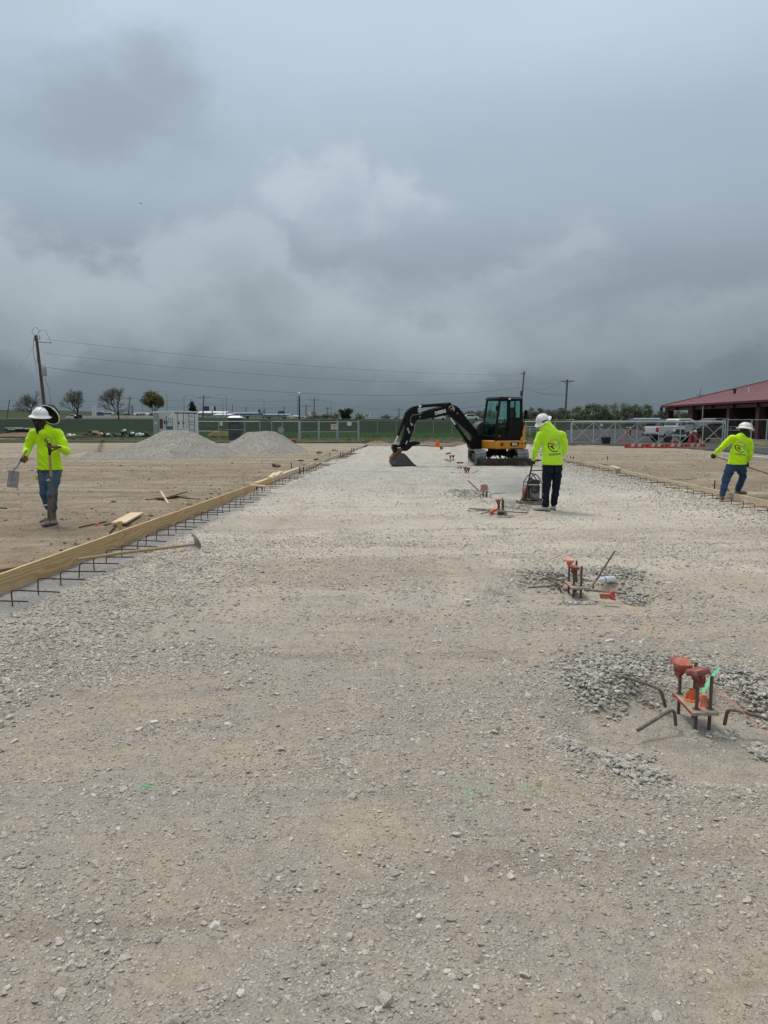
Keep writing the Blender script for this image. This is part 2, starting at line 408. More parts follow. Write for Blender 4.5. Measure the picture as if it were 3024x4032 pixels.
    if kind == 'gravel':
        # marking paint sprayed on the stones, mostly scuffed away
        def spray(p, r, k):
            d = t.vm('LENGTH', t.vm('SUBTRACT', t.scale(c, (1, 1, 0)), (p.x, p.y, 0)))
            return t.m('MULTIPLY', t.m('MULTIPLY', t.ss(d, r*0.35, r, 1, 0), t.ss(n2, 0.50, 0.58)), k)
        g = t.m('MAXIMUM', spray(P(575, 3098), 0.045, 0.95), t.m('MAXIMUM', spray(P(1870, 3095), 0.14, 0.35), spray(P(2085, 3120), 0.07, 0.5)))
        g = t.m('MAXIMUM', g, spray(P(1900, 3170), 0.2, 0.12))
        col = t.mix(g, col, (0.10, 0.50, 0.20))
        # the wet grey footing along the left boards
        dl = t.m('SUBTRACT', X, t.m('ADD', LA.x - (LB.x-LA.x)/(LB.y-LA.y)*LA.y, t.m('MULTIPLY', Y, (LB.x-LA.x)/(LB.y-LA.y))))
        wf = t.m('MULTIPLY', t.ss(t.m('ADD', dl, t.m('MULTIPLY', t.m('SUBTRACT', n1, 0.5), 0.5)), 0.45, 0.66, 1, 0), t.ss(Y, 15, 17, 1, 0))
        col = t.mix(t.m('MULTIPLY', wf, 0.9), col, t.mix(t.ss(n1, 0.4, 0.65), (0.23, 0.225, 0.22), (0.34, 0.33, 0.315)))
    if kind == 'dirt': col = t.mix(1.0, col, (.97, .975, .92, 1), 'MULTIPLY')
    t.put(b.inputs['Base Color'], col)
    h = t.m('ADD', t.m('MULTIPLY', hA, 0.55), t.m('ADD', t.m('MULTIPLY', hB, 0.28), t.m('MULTIPLY', hC, 1.1)))
    h = t.m('ADD', h, t.m('ADD', t.m('MULTIPLY', n2, 1.6), t.m('MULTIPLY', n3, 0.55)))
    bn = t.add('Bump', {'Strength': 1.0, 'Distance': 0.011 if kind == 'gravel' else 0.010}); t.put(bn.inputs['Height'], h)
    t.l.new(bn.outputs[0], b.inputs['Normal'])
    return m_
M_GRAVEL = ground_mat('crushed_limestone', 'gravel'); M_YARD = ground_mat('yard_dirt', 'dirt')

def far_mat():
    m_ = bpy.data.materials.new('fields'); m_.use_nodes = True; t = NT(m_.node_tree)
    b = t.add('BsdfPrincipled', {'Roughness': 1.0, 'Specular IOR Level': 0.1}); o = t.add('OutputMaterial'); t.l.new(b.outputs[0], o.inputs[0])
    c = t.add('TexCoord').outputs['Object']; X, Y, Z = t.xyz(c)[:3]
    n = t.noise(t.scale(c, (0.3, 1, 1)), 0.12, 6, 0.6); n2 = t.noise(c, 1.4, 6, 0.7); n3 = t.noise(c, 9.0, 5, 0.7)
    rough = t.mix(t.ss(n2, 0.4, 0.65), (0.048, 0.060, 0.018), (0.105, 0.090, 0.038))
    crop = t.mix(t.ss(n, 0.35, 0.65), (0.009, 0.020, 0.007), (0.013, 0.028, 0.009))
    Yw = t.m('ADD', Y, t.m('MULTIPLY', t.m('SUBTRACT', n2, 0.5), 10))
    col = t.mix(t.ss(Yw, 76, 86), rough, t.mix(1.0, crop, (1.7, 1.9, 1.0, 1), 'MULTIPLY'))
    col = t.mix(t.ss(Yw, 100, 125), col, crop)
    col = t.mix(t.ss(Yw, 236, 242), col, (0.075, 0.08, 0.035))
    col = t.mix(t.ss(Yw, 330, 420), col, t.mix(t.ss(n, 0.4, 0.6), (0.030, 0.048, 0.022), (0.055, 0.065, 0.032)))
    col = t.mix(1.0, col, t.ss(n3, 0.25, 0.75, 0.7, 1.3, 'LINEAR'), 'MULTIPLY')
    t.put(b.inputs['Base Color'], col)
    bn = t.add('Bump', {'Strength': 0.8, 'Distance': 0.06}); t.put(bn.inputs['Height'], n3); t.l.new(bn.outputs[0], b.inputs['Normal'])
    return m_

def sheet(name, X, Y, Z, m_):
    me = grid_mesh(X, Y, Z); me.name = name; o = link(name, me, m_); o['kind'] = 'structure'; return o
# one sheet of open land to the horizon, lower under the site
ys = np.concatenate([np.linspace(-300, 40, 20), np.linspace(44, 260, 90), np.geomspace(264, 6000, 80)])
us = np.linspace(-1, 1, 161); us = np.sign(us)*np.abs(us)**1.3
YY, UU = np.meshgrid(ys, us, indexing='ij'); XX = UU*(260 + np.maximum(YY, 0)*1.6)
ZZ = far_z(XX, YY) - 0.35*(1-sst(YY, 50, 56))*(1-sst(np.abs(XX), 66, 72))
sheet('ground', XX, YY, ZZ, far_mat())
# gravel pad between the boards
ys = [-6.0]
while ys[-1] < PAD_END: ys.append(ys[-1] + (0.4 if ys[-1] < 0.8 else max(0.018, ys[-1]*0.0062)))
ys = np.array(ys); s_ = np.linspace(0, 1, 430)
YY, SS = np.meshgrid(ys, s_, indexing='ij'); XX = xl(YY)-0.02 + (xr(YY)-xl(YY)+0.04)*SS
sheet('gravel_pad', XX, YY, pad_z(XX, YY), M_GRAVEL)
# dirt yard left and right of the pad and past its end
def yard(x0f, x1f, y0, y1, nx, name, wl=1.0):
    ys = [y0]
    while ys[-1] < y1: ys.append(ys[-1] + (0.5 if ys[-1] < 3 else max(0.05, ys[-1]*0.008)))
    ys = np.array(ys); s_ = np.linspace(0, 1, nx)
    YY, SS = np.meshgrid(ys, s_, indexing='ij'); a = x0f(YY); b_ = x1f(YY); XX = a + (b_-a)*SS
    Z = yard_z(XX, YY)
    if name == 'yard_left': Z = Z - 0.04*sst(XX-xl(YY), -0.5, -0.1) ; 
    if name == 'yard_right': Z = Z - 0.04*(1-sst(XX-xr(YY), 0.1, 0.5))
    Z = Z*(1-sst(YY, 54.0, 56.5)) + 0.012*sst(YY, 54, 56.5)
    return sheet('dirt_yard', XX, YY, Z, M_YARD)
yard(lambda y: -8-np.maximum(y, 0)*1.1, lambda y: xl(y)-0.055, -6, 57, 260, 'yard_left')
yard(lambda y: xr(y)+0.055, lambda y: 10+np.maximum(y, 0)*1.0, -6, 57, 230, 'yard_right')
ys = np.concatenate([[PAD_END-.25], np.linspace(PAD_END-.02, 57, 24)]); s_ = np.linspace(0, 1, 120)
YY, SS = np.meshgrid(ys, s_, indexing='ij'); XX = xl(YY)-0.055 + (xr(YY)-xl(YY)+0.11)*SS
Z = yard_z(XX, YY)*(1-sst(YY, 54.0, 56.5)) + 0.012*sst(YY, 54, 56.5) + 0.1*fbm(XX*1.2, YY*1.2, 3, 8)*(1-sst(YY, 51.6, 53))
Z[0] = pad_z(XX[0], YY[0])-0.12; Z[1] = np.maximum(Z[1], pad_z(XX[1], YY[1])+.01)
sheet('dirt_yard', XX, YY, Z, M_YARD)

# ------------------------------------------------------------------ loose stones
def stone_mesh(seed, flat):
    rn = random.Random(seed); bm = bmesh.new()
    for _ in range(16):
        v = Vector((rn.gauss(0, 1), rn.gauss(0, 1), rn.gauss(0, 1))).normalized()
        bm.verts.new((v.x*rn.uniform(.75, 1.1), v.y*rn.uniform(.6, .9), v.z*flat*rn.uniform(.8, 1.1)))
    r = bmesh.ops.convex_hull(bm, input=bm.verts)
    bmesh.ops.delete(bm, geom=[g for g in r['geom_interior'] if isinstance(g, bmesh.types.BMVert)], context='VERTS')
    me = bpy.data.meshes.new('stone'); bm.to_mesh(me); bm.free(); return me
def stone_mat(name, a, b_, c_):
    m_ = bpy.data.materials.new(name); m_.use_nodes = True; t = NT(m_.node_tree)
    bs = t.add('BsdfPrincipled', {'Roughness': 0.9, 'Specular IOR Level': 0.3}); o = t.add('OutputMaterial'); t.l.new(bs.outputs[0], o.inputs[0])
    r = t.add('ObjectInfo').outputs['Random']; c = t.add('TexCoord').outputs['Object']
    col = t.mix(t.ss(r, 0.0, 0.5), a, b_); col = t.mix(t.ss(r, 0.55, 1.0), col, c_)
    r2 = t.m('FRACT', t.m('MULTIPLY', r, 37.7))
    col = t.mix(t.ss(r2, 0.8, 1.0, 0, 0.5), col, (0.36, 0.29, 0.22))
    col = t.mix(1.0, col, t.ss(t.noise(c, 3.0, 4, 0.6), 0.3, 0.7, 0.85, 1.12, 'LINEAR'), 'MULTIPLY')
    t.put(bs.inputs['Base Color'], col)
    bn = t.add('Bump', {'Strength': 0.5, 'Distance': 0.1}); t.put(bn.inputs['Height'], t.noise(c, 5.0, 3, 0.6)); t.l.new(bn.outputs[0], bs.inputs['Normal'])
    return m_
M_STONE = stone_mat('limestone_chips', (0.39, 0.348, 0.285), (0.54, 0.488, 0.41), (0.73, 0.68, 0.59))
M_RUB = stone_mat('rubble_chips', (0.36, 0.328, 0.275), (0.50, 0.462, 0.395), (0.66, 0.615, 0.54))
M_CLOD = stone_mat('dirt_clods', (0.16, 0.115, 0.08), (0.22, 0.165, 0.118), (0.29, 0.23, 0.17))
M_STONE_B = stone_mat('dirty_chips', (0.28, 0.235, 0.185), (0.40, 0.345, 0.28), (0.53, 0.48, 0.41))
def stone_set(m_, k=7):
    l = []
    for i in range(k):
        me = stone_mesh(100+i, 0.42+0.06*(i % 4)); me.materials.append(m_)
        l.append(bpy.data.objects.new('stone_shape', me))
    return l
STONES = stone_set(M_STONE); STONES_B = stone_set(M_STONE_B, 5); RUBBLE = stone_set(M_RUB, 6); CLODS = stone_set(M_CLOD, 5)
def scatter(name, x, y, z, s, stones, rng):
    n = len(x); me = bpy.data.meshes.new(name); me.vertices.add(n)
    me.vertices.foreach_set('co', np.stack([x, y, z], -1).astype(np.float32).ravel())
    a = me.attributes.new('size', 'FLOAT', 'POINT'); a.data.foreach_set('value', s.astype(np.float32))
    rot = np.stack([rng.normal(0, .28, n), rng.normal(0, .28, n), rng.uniform(0, 6.28, n)], -1).astype(np.float32)
    a = me.attributes.new('turn', 'FLOAT_VECTOR', 'POINT'); a.data.foreach_set('vector', rot.ravel())
    a = me.attributes.new('pick', 'INT', 'POINT'); a.data.foreach_set('value', rng.integers(0, len(stones), n).astype(np.int32))
    o = bpy.data.objects.new(name, me); COL.objects.link(o); o['kind'] = 'stuff'
    g = bpy.data.node_groups.new(name, 'GeometryNodeTree')
    g.interface.new_socket('Geometry', in_out='INPUT', socket_type='NodeSocketGeometry')
    g.interface.new_socket('Geometry', in_out='OUTPUT', socket_type='NodeSocketGeometry')
    gi = g.nodes.new('NodeGroupInput'); go = g.nodes.new('NodeGroupOutput')
    gi2 = g.nodes.new('GeometryNodeGeometryToInstance')
    ip = g.nodes.new('GeometryNodeInstanceOnPoints')
    for st in reversed(stones):
        oi = g.nodes.new('GeometryNodeObjectInfo'); oi.inputs[0].default_value = st; oi.inputs['As Instance'].default_value = True
        g.links.new(oi.outputs['Geometry'], gi2.inputs[0])
    def na(nm, typ):
        q = g.nodes.new('GeometryNodeInputNamedAttribute'); q.data_type = typ; q.inputs[0].default_value = nm
        return [k for k in q.outputs if k.enabled][0]
    # stones already are instances: join them instead
    jn = g.nodes.new('GeometryNodeJoinGeometry')
    for nd in [k for k in g.nodes if k.bl_idname == 'GeometryNodeObjectInfo']: g.links.new(nd.outputs['Geometry'], jn.inputs[0])
    g.nodes.remove(gi2)
    g.links.new(gi.outputs[0], ip.inputs['Points']); g.links.new(jn.outputs[0], ip.inputs['Instance'])
    ip.inputs['Pick Instance'].default_value = True
    g.links.new(na('pick', 'INT'), ip.inputs['Instance Index'])
    g.links.new(na('turn', 'FLOAT_VECTOR'), ip.inputs['Rotation']); g.links.new(na('size', 'FLOAT'), ip.inputs['Scale'])
    g.links.new(ip.outputs[0], go.inputs[0])
    md = o.modifiers.new('scatter', 'NODES'); md.node_group = g
    return o
def fan(n, y0, y1, rng, pw=2.0, k=0.60):
    """random places in the part of the site the camera could see"""
    y = y0*(y1/y0)**(rng.random(n)) if pw == 0 else (y0**pw + rng.random(n)*(y1**pw-y0**pw))**(1/pw)
    x = rng.uniform(-1, 1, n)*(k*y+0.4)
    return x, y
def pad_density(x, y):
    d = 0.10 + 0.50*sst(fbm(x*0.9, y*2.0, 4, 41), 0.45, 0.68) + 0.35*sst(fbm(x*3.5, y*4.5, 3, 43), 0.5, 0.7)
    for p, r, dd in PITS:
        q = np.hypot((x-p.x)/r, (y-p.y)/(r*0.85)) + (fbm(x*3, y*3, 3, 31)-0.5)*0.3
        d = d*(0.12+0.88*sst(q, 0.6, 0.85)) + 1.1*np.exp(-((q-1.05)/0.20)**2)*sst(fbm(x*1.3, y*1.3, 2, 77), 0.30, 0.5)
    def el(u0, v0, ru, rv, a):
        p = P(u0, v0); dx = (P(u0+ru, v0)-p).length; dy = (P(u0, v0-rv)-P(u0, v0+rv)).length/2
        q = np.hypot((x-p.x)/dx, (y-p.y)/dy) + (fbm(x*2.5, y*2.5, 3, 91)-0.5)*0.9
        return a*(1-sst(q, 0.6, 1.05))
    for e in ((2480, 3020, 150, 55, 2.0), (2310, 2950, 110, 40, 1.4), (2330, 2640, 150, 75, 1.8), (30, 2740, 120, 90, 1.3), (60, 3420, 90, 60, 0.9), (330, 2640, 260, 45, 0.9),
              (3000, 2760, 160, 60, 1.2), (2150, 2210, 90, 30, 1.0), (1650, 2330, 160, 25, 0.7)): d = d + el(*e)
    dl = x-xl(y)
    d = d + 1.6*np.exp(-((dl-1.15-0.25*np.sin(y*1.3))/0.42)**2)*(1-sst(y, 7.5, 11)) + 0.25*sst(dl, 0.9, 0.6)*(1-sst(dl, 0.7, 0.5))
    d = np.where(dl < 0.55, 0.06, d)
    return d
r1 = np.random.default_rng(5)
def pad_stones(name, n, y0, y1, s0, sd, smax, dk, seed, stones=STONES, sink=0.15):
    rg = np.random.default_rng(seed); x, y = fan(n, y0, y1, rg)
    ok = (x > xl(y)+0.03) & (x < xr(y)-0.03); x, y = x[ok], y[ok]
    keep = rg.random(len(x)) < pad_density(x, y)*dk; x, y = x[keep], y[keep]
    s = np.clip(s0*np.exp(rg.normal(0, sd, len(x))), s0*0.4, smax)
    return scatter(name, x, y, pad_z(x, y) + s*sink, s, stones, rg)
pad_stones('gravel', 150000, 1.5, 5.2, 0.0052, 0.42, 0.03, 0.85, 1)
pad_stones('gravel', 90000, 4.2, 11, 0.0085, 0.40, 0.035, 0.9, 2)
pad_stones('gravel', 120000, 9, 24, 0.0115, 0.38, 0.04, 0.95, 3, sink=.05)
pad_stones('gravel', 150000, 14, 50, 0.0135, 0.35, 0.05, 1.3, 4, sink=.0)
pad_stones('gravel', 5200, 1.5, 10, 0.0165, 0.35, 0.045, 0.8, 6, sink=0.05)
# heaped bigger chips on the loose patches
def patch_stones(seed, n=9000):
    rg = np.random.default_rng(seed); xs = []; ys_ = []; zs = []; ss = []
    def blob(u, v, ru, rv, k, s0, h):
        k = int(k*1.7)
        p = P(u, v); dx = (P(u+ru, v)-p).length; dy = (P(u, v-rv)-P(u, v+rv)).length/2
        x = p.x + rg.normal(0, 0.5, k)*dx; y = p.y + rg.normal(0, 0.5, k)*dy; s = s0*np.exp(rg.normal(0, .28, k))
        q = np.hypot((x-p.x)/dx, (y-p.y)/dy); xs.append(x); ys_.append(y); ss.append(s); zs.append(pad_z(x, y)+s*0.3+rg.random(k)*h*np.exp(-q*q*1.6))
    blob(2520, 3030, 130, 55, 230, 0.0145, 0.02); blob(2400, 2985, 90, 40, 120, 0.014, 0.015); blob(2290, 2950, 90, 35, 110, 0.015, 0.01); blob(2455, 2925, 120, 22, 90, 0.013, 0.008)
    blob(2400, 2650, 150, 70, 600, 0.016, 0.045); blob(2560, 2610, 190, 40, 520, 0.015, 0.035); blob(2320, 2690, 90, 70, 330, 0.016, 0.04); blob(2860, 2660, 160, 45, 260, 0.016, 0.03)
    blob(2980, 2740, 90, 70, 200, 0.017, 0.03); blob(2840, 2840, 70, 14, 60, 0.014, 0.0); blob(3000, 2905, 40, 20, 40, 0.02, 0.01)
    blob(2190, 2270, 140, 26, 420, 0.018, 0.03); blob(2420, 2260, 110, 26, 420, 0.019, 0.05); blob(2500, 2330, 60, 26, 130, 0.018, 0.03); blob(2270, 2340, 80, 7, 90, 0.016, 0.01)
    blob(2040, 2000, 70, 12, 160, 0.022, 0.03); blob(1900, 2010, 70, 8, 90, 0.02, 0.02); blob(1840, 1945, 80, 12, 150, 0.025, 0.04); blob(1990, 2028, 40, 4, 60, 0.02, 0.01)
    x, y, z, s = (np.concatenate(q) for q in (xs, ys_, zs, ss))
    scatter('gravel', x, y, z, s*.88, RUBBLE, rg)
patch_stones(21)
# the strip of clean loose chips beside the left footing and along the right boards
rg = np.random.default_rng(33); n = 5200
y = 3.0 + rg.random(n)**1.2*6.0; x = xl(y) + 1.15 + rg.normal(0, 0.42, n)*(1+0.25*(y-4)); s = 0.0135*np.exp(rg.normal(0, .3, n)); ok = x-xl(y) > 0.5
scatter('gravel', x[ok], y[ok], pad_z(x[ok], y[ok])+s[ok]*0.25, s[ok], STONES, rg)
n = 6000; y = 8 + rg.random(n)*26; x = xr(y) - 0.15 - np.abs(rg.normal(0, 0.8, n)); s = 0.018*np.exp(rg.normal(0, .3, n))
scatter('gravel', x, y, pad_z(x, y)+s*0.3, s, STONES, rg)
# scattered stones in the dirt yard
n = 60000; x, y = fan(n, 5, 38, rg, 1.6); ok = ((x < xl(y)-0.08) | (x > xr(y)+0.08)) & (rg.random(n) < 0.15+0.9*sst(fbm(x*1.5, y*2, 3, 71), .45, .7)); x, y = x[ok], y[ok]
s = 0.0095*np.exp(rg.normal(0, .45, len(x))); scatter('gravel', x, y, yard_z(x, y)+s*0.1, s, STONES_B, rg)
n = 26000; x, y = fan(n, 6, 40, rg, 1.7); dl = np.where(x < 0, xl(y)-x, x-xr(y)); ok = (dl > .10) & (rg.random(n) < .10+.8*np.exp(-dl/.6)+.8*sst(fbm(x*.6, y*1.8, 4, 171), .5, .68)); x, y = x[ok], y[ok]
s = 0.016*np.exp(rg.normal(0, .55, len(x))); scatter('dirt', x, y, yard_z(x, y), np.clip(s, .005, .07), CLODS, rg)
# ================================================================== soft shapes: distance fields turned into one continuous mesh
def surface_nets(S, org, h):
    nx, ny, nz = S.shape; ins = S < 0
    c = np.zeros((nx-1, ny-1, nz-1), np.int8)
    for a in (0, 1):
        for b in (0, 1):
            for d in (0, 1): c += ins[a:nx-1+a, b:ny-1+b, d:nz-1+d]
    act = (c > 0) & (c < 8); idx = -np.ones(act.shape, np.int64); ii = np.argwhere(act); idx[act] = np.arange(len(ii))
    pos = np.zeros((len(ii), 3)); cnt = np.zeros(len(ii))
    i, j, k = ii.T
    cor = [(a, b, d) for a in (0, 1) for b in (0, 1) for d in (0, 1)]
    for p in cor:
        for q in cor:
            if sum(abs(p[n]-q[n]) for n in range(3)) == 1 and p < q:
                sp = S[i+p[0], j+p[1], k+p[2]]; sq = S[i+q[0], j+q[1], k+q[2]]
                m_ = (sp < 0) != (sq < 0); t = np.where(m_, sp/np.where(m_, sp-sq, 1), 0)
                for n in range(3): pos[:, n] += np.where(m_, p[n]+(q[n]-p[n])*t, 0)
                cnt += m_
    pos = (pos/cnt[:, None] + ii)*h + np.array(org)
    F = []
    for ax in range(3):
        sh = [slice(1, -1)]*3
        A = [slice(None)]*3; B = [slice(None)]*3; A[ax] = slice(0, -1); B[ax] = slice(1, None)
        cr = ins[tuple(A)] != ins[tuple(B)]; e = np.argwhere(cr); o1, o2 = [n for n in range(3) if n != ax]
        ok = (e[:, o1] > 0) & (e[:, o2] > 0) & (e[:, o1] < S.shape[o1]-1) & (e[:, o2] < S.shape[o2]-1); e = e[ok]
        def g(d1, d2):
            q = e.copy(); q[:, o1] -= d1; q[:, o2] -= d2; return idx[q[:, 0], q[:, 1], q[:, 2]]
        f = np.stack([g(0, 0), g(1, 0), g(1, 1), g(0, 1)], -1)
        fl = ins[e[:, 0], e[:, 1], e[:, 2]]
        if ax == 1: fl = ~fl
        f[~fl] = f[~fl][:, ::-1]; F.append(f)
    F = np.concatenate(F); F = F[(F >= 0).all(1)]
    return pos, F[:, ::-1]
class SDF:
    """rounded shapes blended into each other; k is the blend width"""
    def __init__(s, k=0.02): s.p = []; s.k = k; s.cuts = []; s.wr = None
    def cap(s, a, b, ra, rb=None, flat=None, fs=1.0, k=None):
        s.p.append(('c', np.array(a, float), np.array(b, float), ra, ra if rb is None else rb, flat, fs, s.k if k is None else k)); return s
    def chain(s, pts, rs, **kw):
        for i in range(len(pts)-1): s.cap(pts[i], pts[i+1], rs[i], rs[i+1], **kw)
        return s
    def ell(s, c, r, k=None, rot=None): s.p.append(('e', np.array(c, float), np.array(r, float), rot, 0, None, 1.0, s.k if k is None else k)); return s
    def cut(s, p, n):
        """keeps the side of the plane that n points away from"""
        s.cuts.append((np.array(p, float), np.array(n, float)/np.linalg.norm(n))); return s
    def mesh(s, h=0.01, wrinkle=0.0, ws=30.0, wseed=0):
        lo = np.full(3, 1e9); hi = -lo
        for q in s.p:
            if q[0] == 'c': r = max(q[3], q[4])*max(1, 1/q[6] if q[6] < 1 else q[6]); a, b = q[1], q[2]; lo = np.minimum(lo, np.minimum(a, b)-r); hi = np.maximum(hi, np.maximum(a, b)+r)
            else: r = q[2].max(); lo = np.minimum(lo, q[1]-r); hi = np.maximum(hi, q[1]+r)
        lo -= 3*h+0.02; hi += 3*h+0.02; n = np.ceil((hi-lo)/h).astype(int)+1
        S = np.full(n, 0.5, np.float32)
        ax = [lo[i]+np.arange(n[i])*h for i in range(3)]
        for q in s.p:
            k = q[7]; pad = 0.05+k
            if q[0] == 'c':
                r = max(q[3], q[4])*max(1, q[6]); l2 = np.minimum(q[1], q[2])-r-pad; h2 = np.maximum(q[1], q[2])+r+pad
            else: l2 = q[1]-q[2].max()-pad; h2 = q[1]+q[2].max()+pad
            i0 = np.clip(((l2-lo)/h).astype(int), 0, n-1); i1 = np.clip(((h2-lo)/h).astype(int)+2, 1, n)
            X, Y, Z = np.meshgrid(*[ax[t][i0[t]:i1[t]] for t in range(3)], indexing='ij')
            p = np.stack([X, Y, Z], -1)
            if q[0] == 'c':
                a, b = q[1], q[2]; pa = p-a; ba = b-a
                if q[5] is not None:
                    nrm = np.array(q[5], float); nrm /= np.linalg.norm(nrm)
                    pa = pa + (pa@nrm)[..., None]*nrm*(1/q[6]-1); ba = ba + (ba@nrm)*nrm*(1/q[6]-1)
                t = np.clip((pa@ba)/max(ba@ba, 1e-9), 0, 1); d = np.linalg.norm(pa-t[..., None]*ba, axis=-1) - (q[3]+(q[4]-q[3])*t)
                if q[5] is not None: d = d*min(1, (q[6]+1)/2)
            else:
                pc = p-q[1]
                if q[3] is not None: pc = pc@np.array(q[3])
                kk = np.linalg.norm(pc/q[2], axis=-1); k1 = np.linalg.norm(pc/(q[2]**2), axis=-1); d = kk*(kk-1)/np.maximum(k1, 1e-6)
            sl = tuple(slice(i0[t], i1[t]) for t in range(3)); o = S[sl]
            if k > 0:
                hh = np.clip(0.5+0.5*(o-d)/k, 0, 1); S[sl] = o*(1-hh)+d*hh - k*hh*(1-hh)
            else: S[sl] = np.minimum(o, d)
        if wrinkle:
            X, Y, Z = np.meshgrid(*ax, indexing='ij')
            w = fbm(X*ws*0.5+Y*ws*0.4+wseed, Z*ws+X*ws*0.35+3*np.sin(Y*9+X*7), 3, wseed)-0.5
            S = S + (wrinkle*2*w).astype(np.float32)
        for p0, nn in s.cuts:
            X, Y, Z = np.meshgrid(*ax, indexing='ij'); S = np.maximum(S, ((X-p0[0])*nn[0]+(Y-p0[1])*nn[1]+(Z-p0[2])*nn[2]).astype(np.float32))
        S[0] = S[-1] = 0.5; S[:, 0] = S[:, -1] = 0.5; S[:, :, 0] = S[:, :, -1] = 0.5
        return surface_nets(S, lo, h)
def sdf_obj(name, sdf, m_, parent, h=0.01, wrinkle=0.0, ws=30.0, seed=0, relax=1):
    v, f = sdf.mesh(h, wrinkle, ws, seed)
    me = bpy.data.meshes.new(name); me.from_pydata(v.tolist(), [], f.tolist())
    o = link(name, me, m_, parent, 180)
    me.polygons.foreach_set('use_smooth', [True]*len(me.polygons))
    if relax:
        sm = o.modifiers.new('relax', 'SMOOTH'); sm.iterations = relax; sm.factor = 0.5
    return o, (v, f)

# flat marks laid on a curved surface: (vertices, faces) in the plane of a frame, pressed on the mesh along the frame's normal
def text_mesh(body, size, bold=0.0, res=2):
    c = bpy.data.curves.new('t', 'FONT'); c.body = body; c.size = size; c.align_x = 'CENTER'; c.align_y = 'CENTER'
    c.resolution_u = res; c.offset = bold
    o = bpy.data.objects.new('t', c); COL.objects.link(o)
    dg = bpy.context.evaluated_depsgraph_get(); dg.update(); me = bpy.data.meshes.new_from_object(o.evaluated_get(dg))
    vs = [(v.co.x, v.co.y) for v in me.vertices]; fs = [tuple(p.vertices) for p in me.polygons]
    bpy.data.objects.remove(o); bpy.data.curves.remove(c); bpy.data.meshes.remove(me); return vs, fs
def strip(pts, w, closed=False):
    """a flat band of width w along 2D points"""
    n = len(pts); vs = []; fs = []
    for i in range(n):
        a = pts[i-1] if (i > 0 or closed) else pts[i]; b = pts[(i+1) % n] if (i < n-1 or closed) else pts[i]
        dx, dy = b[0]-a[0], b[1]-a[1]; L = math.hypot(dx, dy) or 1; nx, ny = -dy/L*w/2, dx/L*w/2
        vs += [(pts[i][0]+nx, pts[i][1]+ny), (pts[i][0]-nx, pts[i][1]-ny)]
    for i in range(n if closed else n-1):
        j = (i+1) % n; fs.append((2*i, 2*i+1, 2*j+1, 2*j))
    return vs, fs
def arc(cx, cy, r, a0, a1, n=28): return [(cx+r*math.cos(R(a0+(a1-a0)*i/(n-1))), cy+r*math.sin(R(a0+(a1-a0)*i/(n-1)))) for i in range(n)]
def dense(pts, step):
    o = []
    for a, b in zip(pts[:-1], pts[1:]):
        k = max(1, int(math.hypot(b[0]-a[0], b[1]-a[1])/step)); o += [(a[0]+(b[0]-a[0])*i/k, a[1]+(b[1]-a[1])*i/k) for i in range(k)]
    return o+[pts[-1]]
def decal(name, pieces, m_, parent, O, Q, bvh=None, off=0.003):
    """pieces: list of (vs, fs); O origin, Q frame whose X, Y span the mark and whose Z leaves the surface"""
    mb = MB()
    for vs, fs in pieces:
        out = []
        for x, y in vs:
            p = Vector(O) + Q @ Vector((x, y, 0)); n = Q @ Vector((0, 0, 1))
            if bvh is not None:
                hit = bvh.ray_cast(p + n*0.4, -n, 0.8)
                if hit[0] is not None: p = hit[0]
            out.append(p + n*off)
        mb._add(out, fs)
    return mb.build(name, m_, parent)
def company_logo(parent, O, Q, bvh, s, dark, red, pale, back=True, off=0.003):
    """the round mark with an R and an M printed on the sweatshirts"""
    L = lambda pts, w: strip(dense([(x*s, y*s) for x, y in pts], s*0.12), w*s)
    ring = lambda a0, a1, w, r=1.0: strip([(x*s, y*s) for x, y in arc(0, 0, r, a0, a1)], w*s)
    Rr = [L([(-1.05, .25), (-.35, .25), (-.2, .1), (-.3, -.1), (-.75, -.15)], .15), L([(-1.0, .25), (-1.0, -.1), (-.85, -.45)], .17), L([(-.6, -.15), (-.1, -.62)], .24), L([(-.55, -.42), (-.25, -.25)], .14)]
    Mm = [L([(-.15, .20), (.20, -.25), (.85, .52), (.85, -.42)], .07), L([(-.02, .28), (.22, -.02), (.62, .42)], .06), L([(.66, .25), (.66, -.72), (.98, -.1)], .06)]
    decal('printed_emblem', [ring(195, 300, .15)] + ([ring(172, 195, .13)] if back else [ring(60, 195, .12)]), dark, parent, O, Q, bvh, off)
    decal('printed_emblem', Rr, red, parent, O, Q, bvh, off+0.0005)
    decal('printed_emblem', Mm+[ring(-50, 150, .07), ring(-50, 150, .05, .87)], pale, parent, O, Q, bvh, off)
# ================================================================== PEOPLE
HIVIS = mat('hi_vis_cloth', (0.54, 0.86, 0.012), 0.85, var=0.05, vs=5, bump=0.006, bs=14, spec=0.1, sheen=0.2)
HIVIS_SOFT = mat('hi_vis_fleece', (0.50, 0.84, 0.03), 0.9, var=0.06, vs=5, bump=0.006, bs=12, spec=0.1, sheen=0.3)
JEAN = mat('washed_denim', (0.062, 0.105, 0.165), 0.9, var=0.35, vs=9, bump=0.005, bs=26, dirt=(0.17, 0.21, 0.26), da=0.35, ds=7, spec=0.2)
JEAN_B = mat('blue_denim', (0.028, 0.062, 0.120), 0.9, var=0.3, vs=9, bump=0.005, bs=26, dirt=(0.09, 0.10, 0.11), da=0.2, ds=7, spec=0.2)
JEAN_D = mat('dark_denim', (0.010, 0.014, 0.028), 0.9, var=0.3, vs=9, bump=0.005, bs=26, dirt=(0.04, 0.045, 0.05), da=0.2, ds=7, spec=0.2)
SKIN = mat('skin', (0.16, 0.075, 0.045), 0.55, var=0.08)
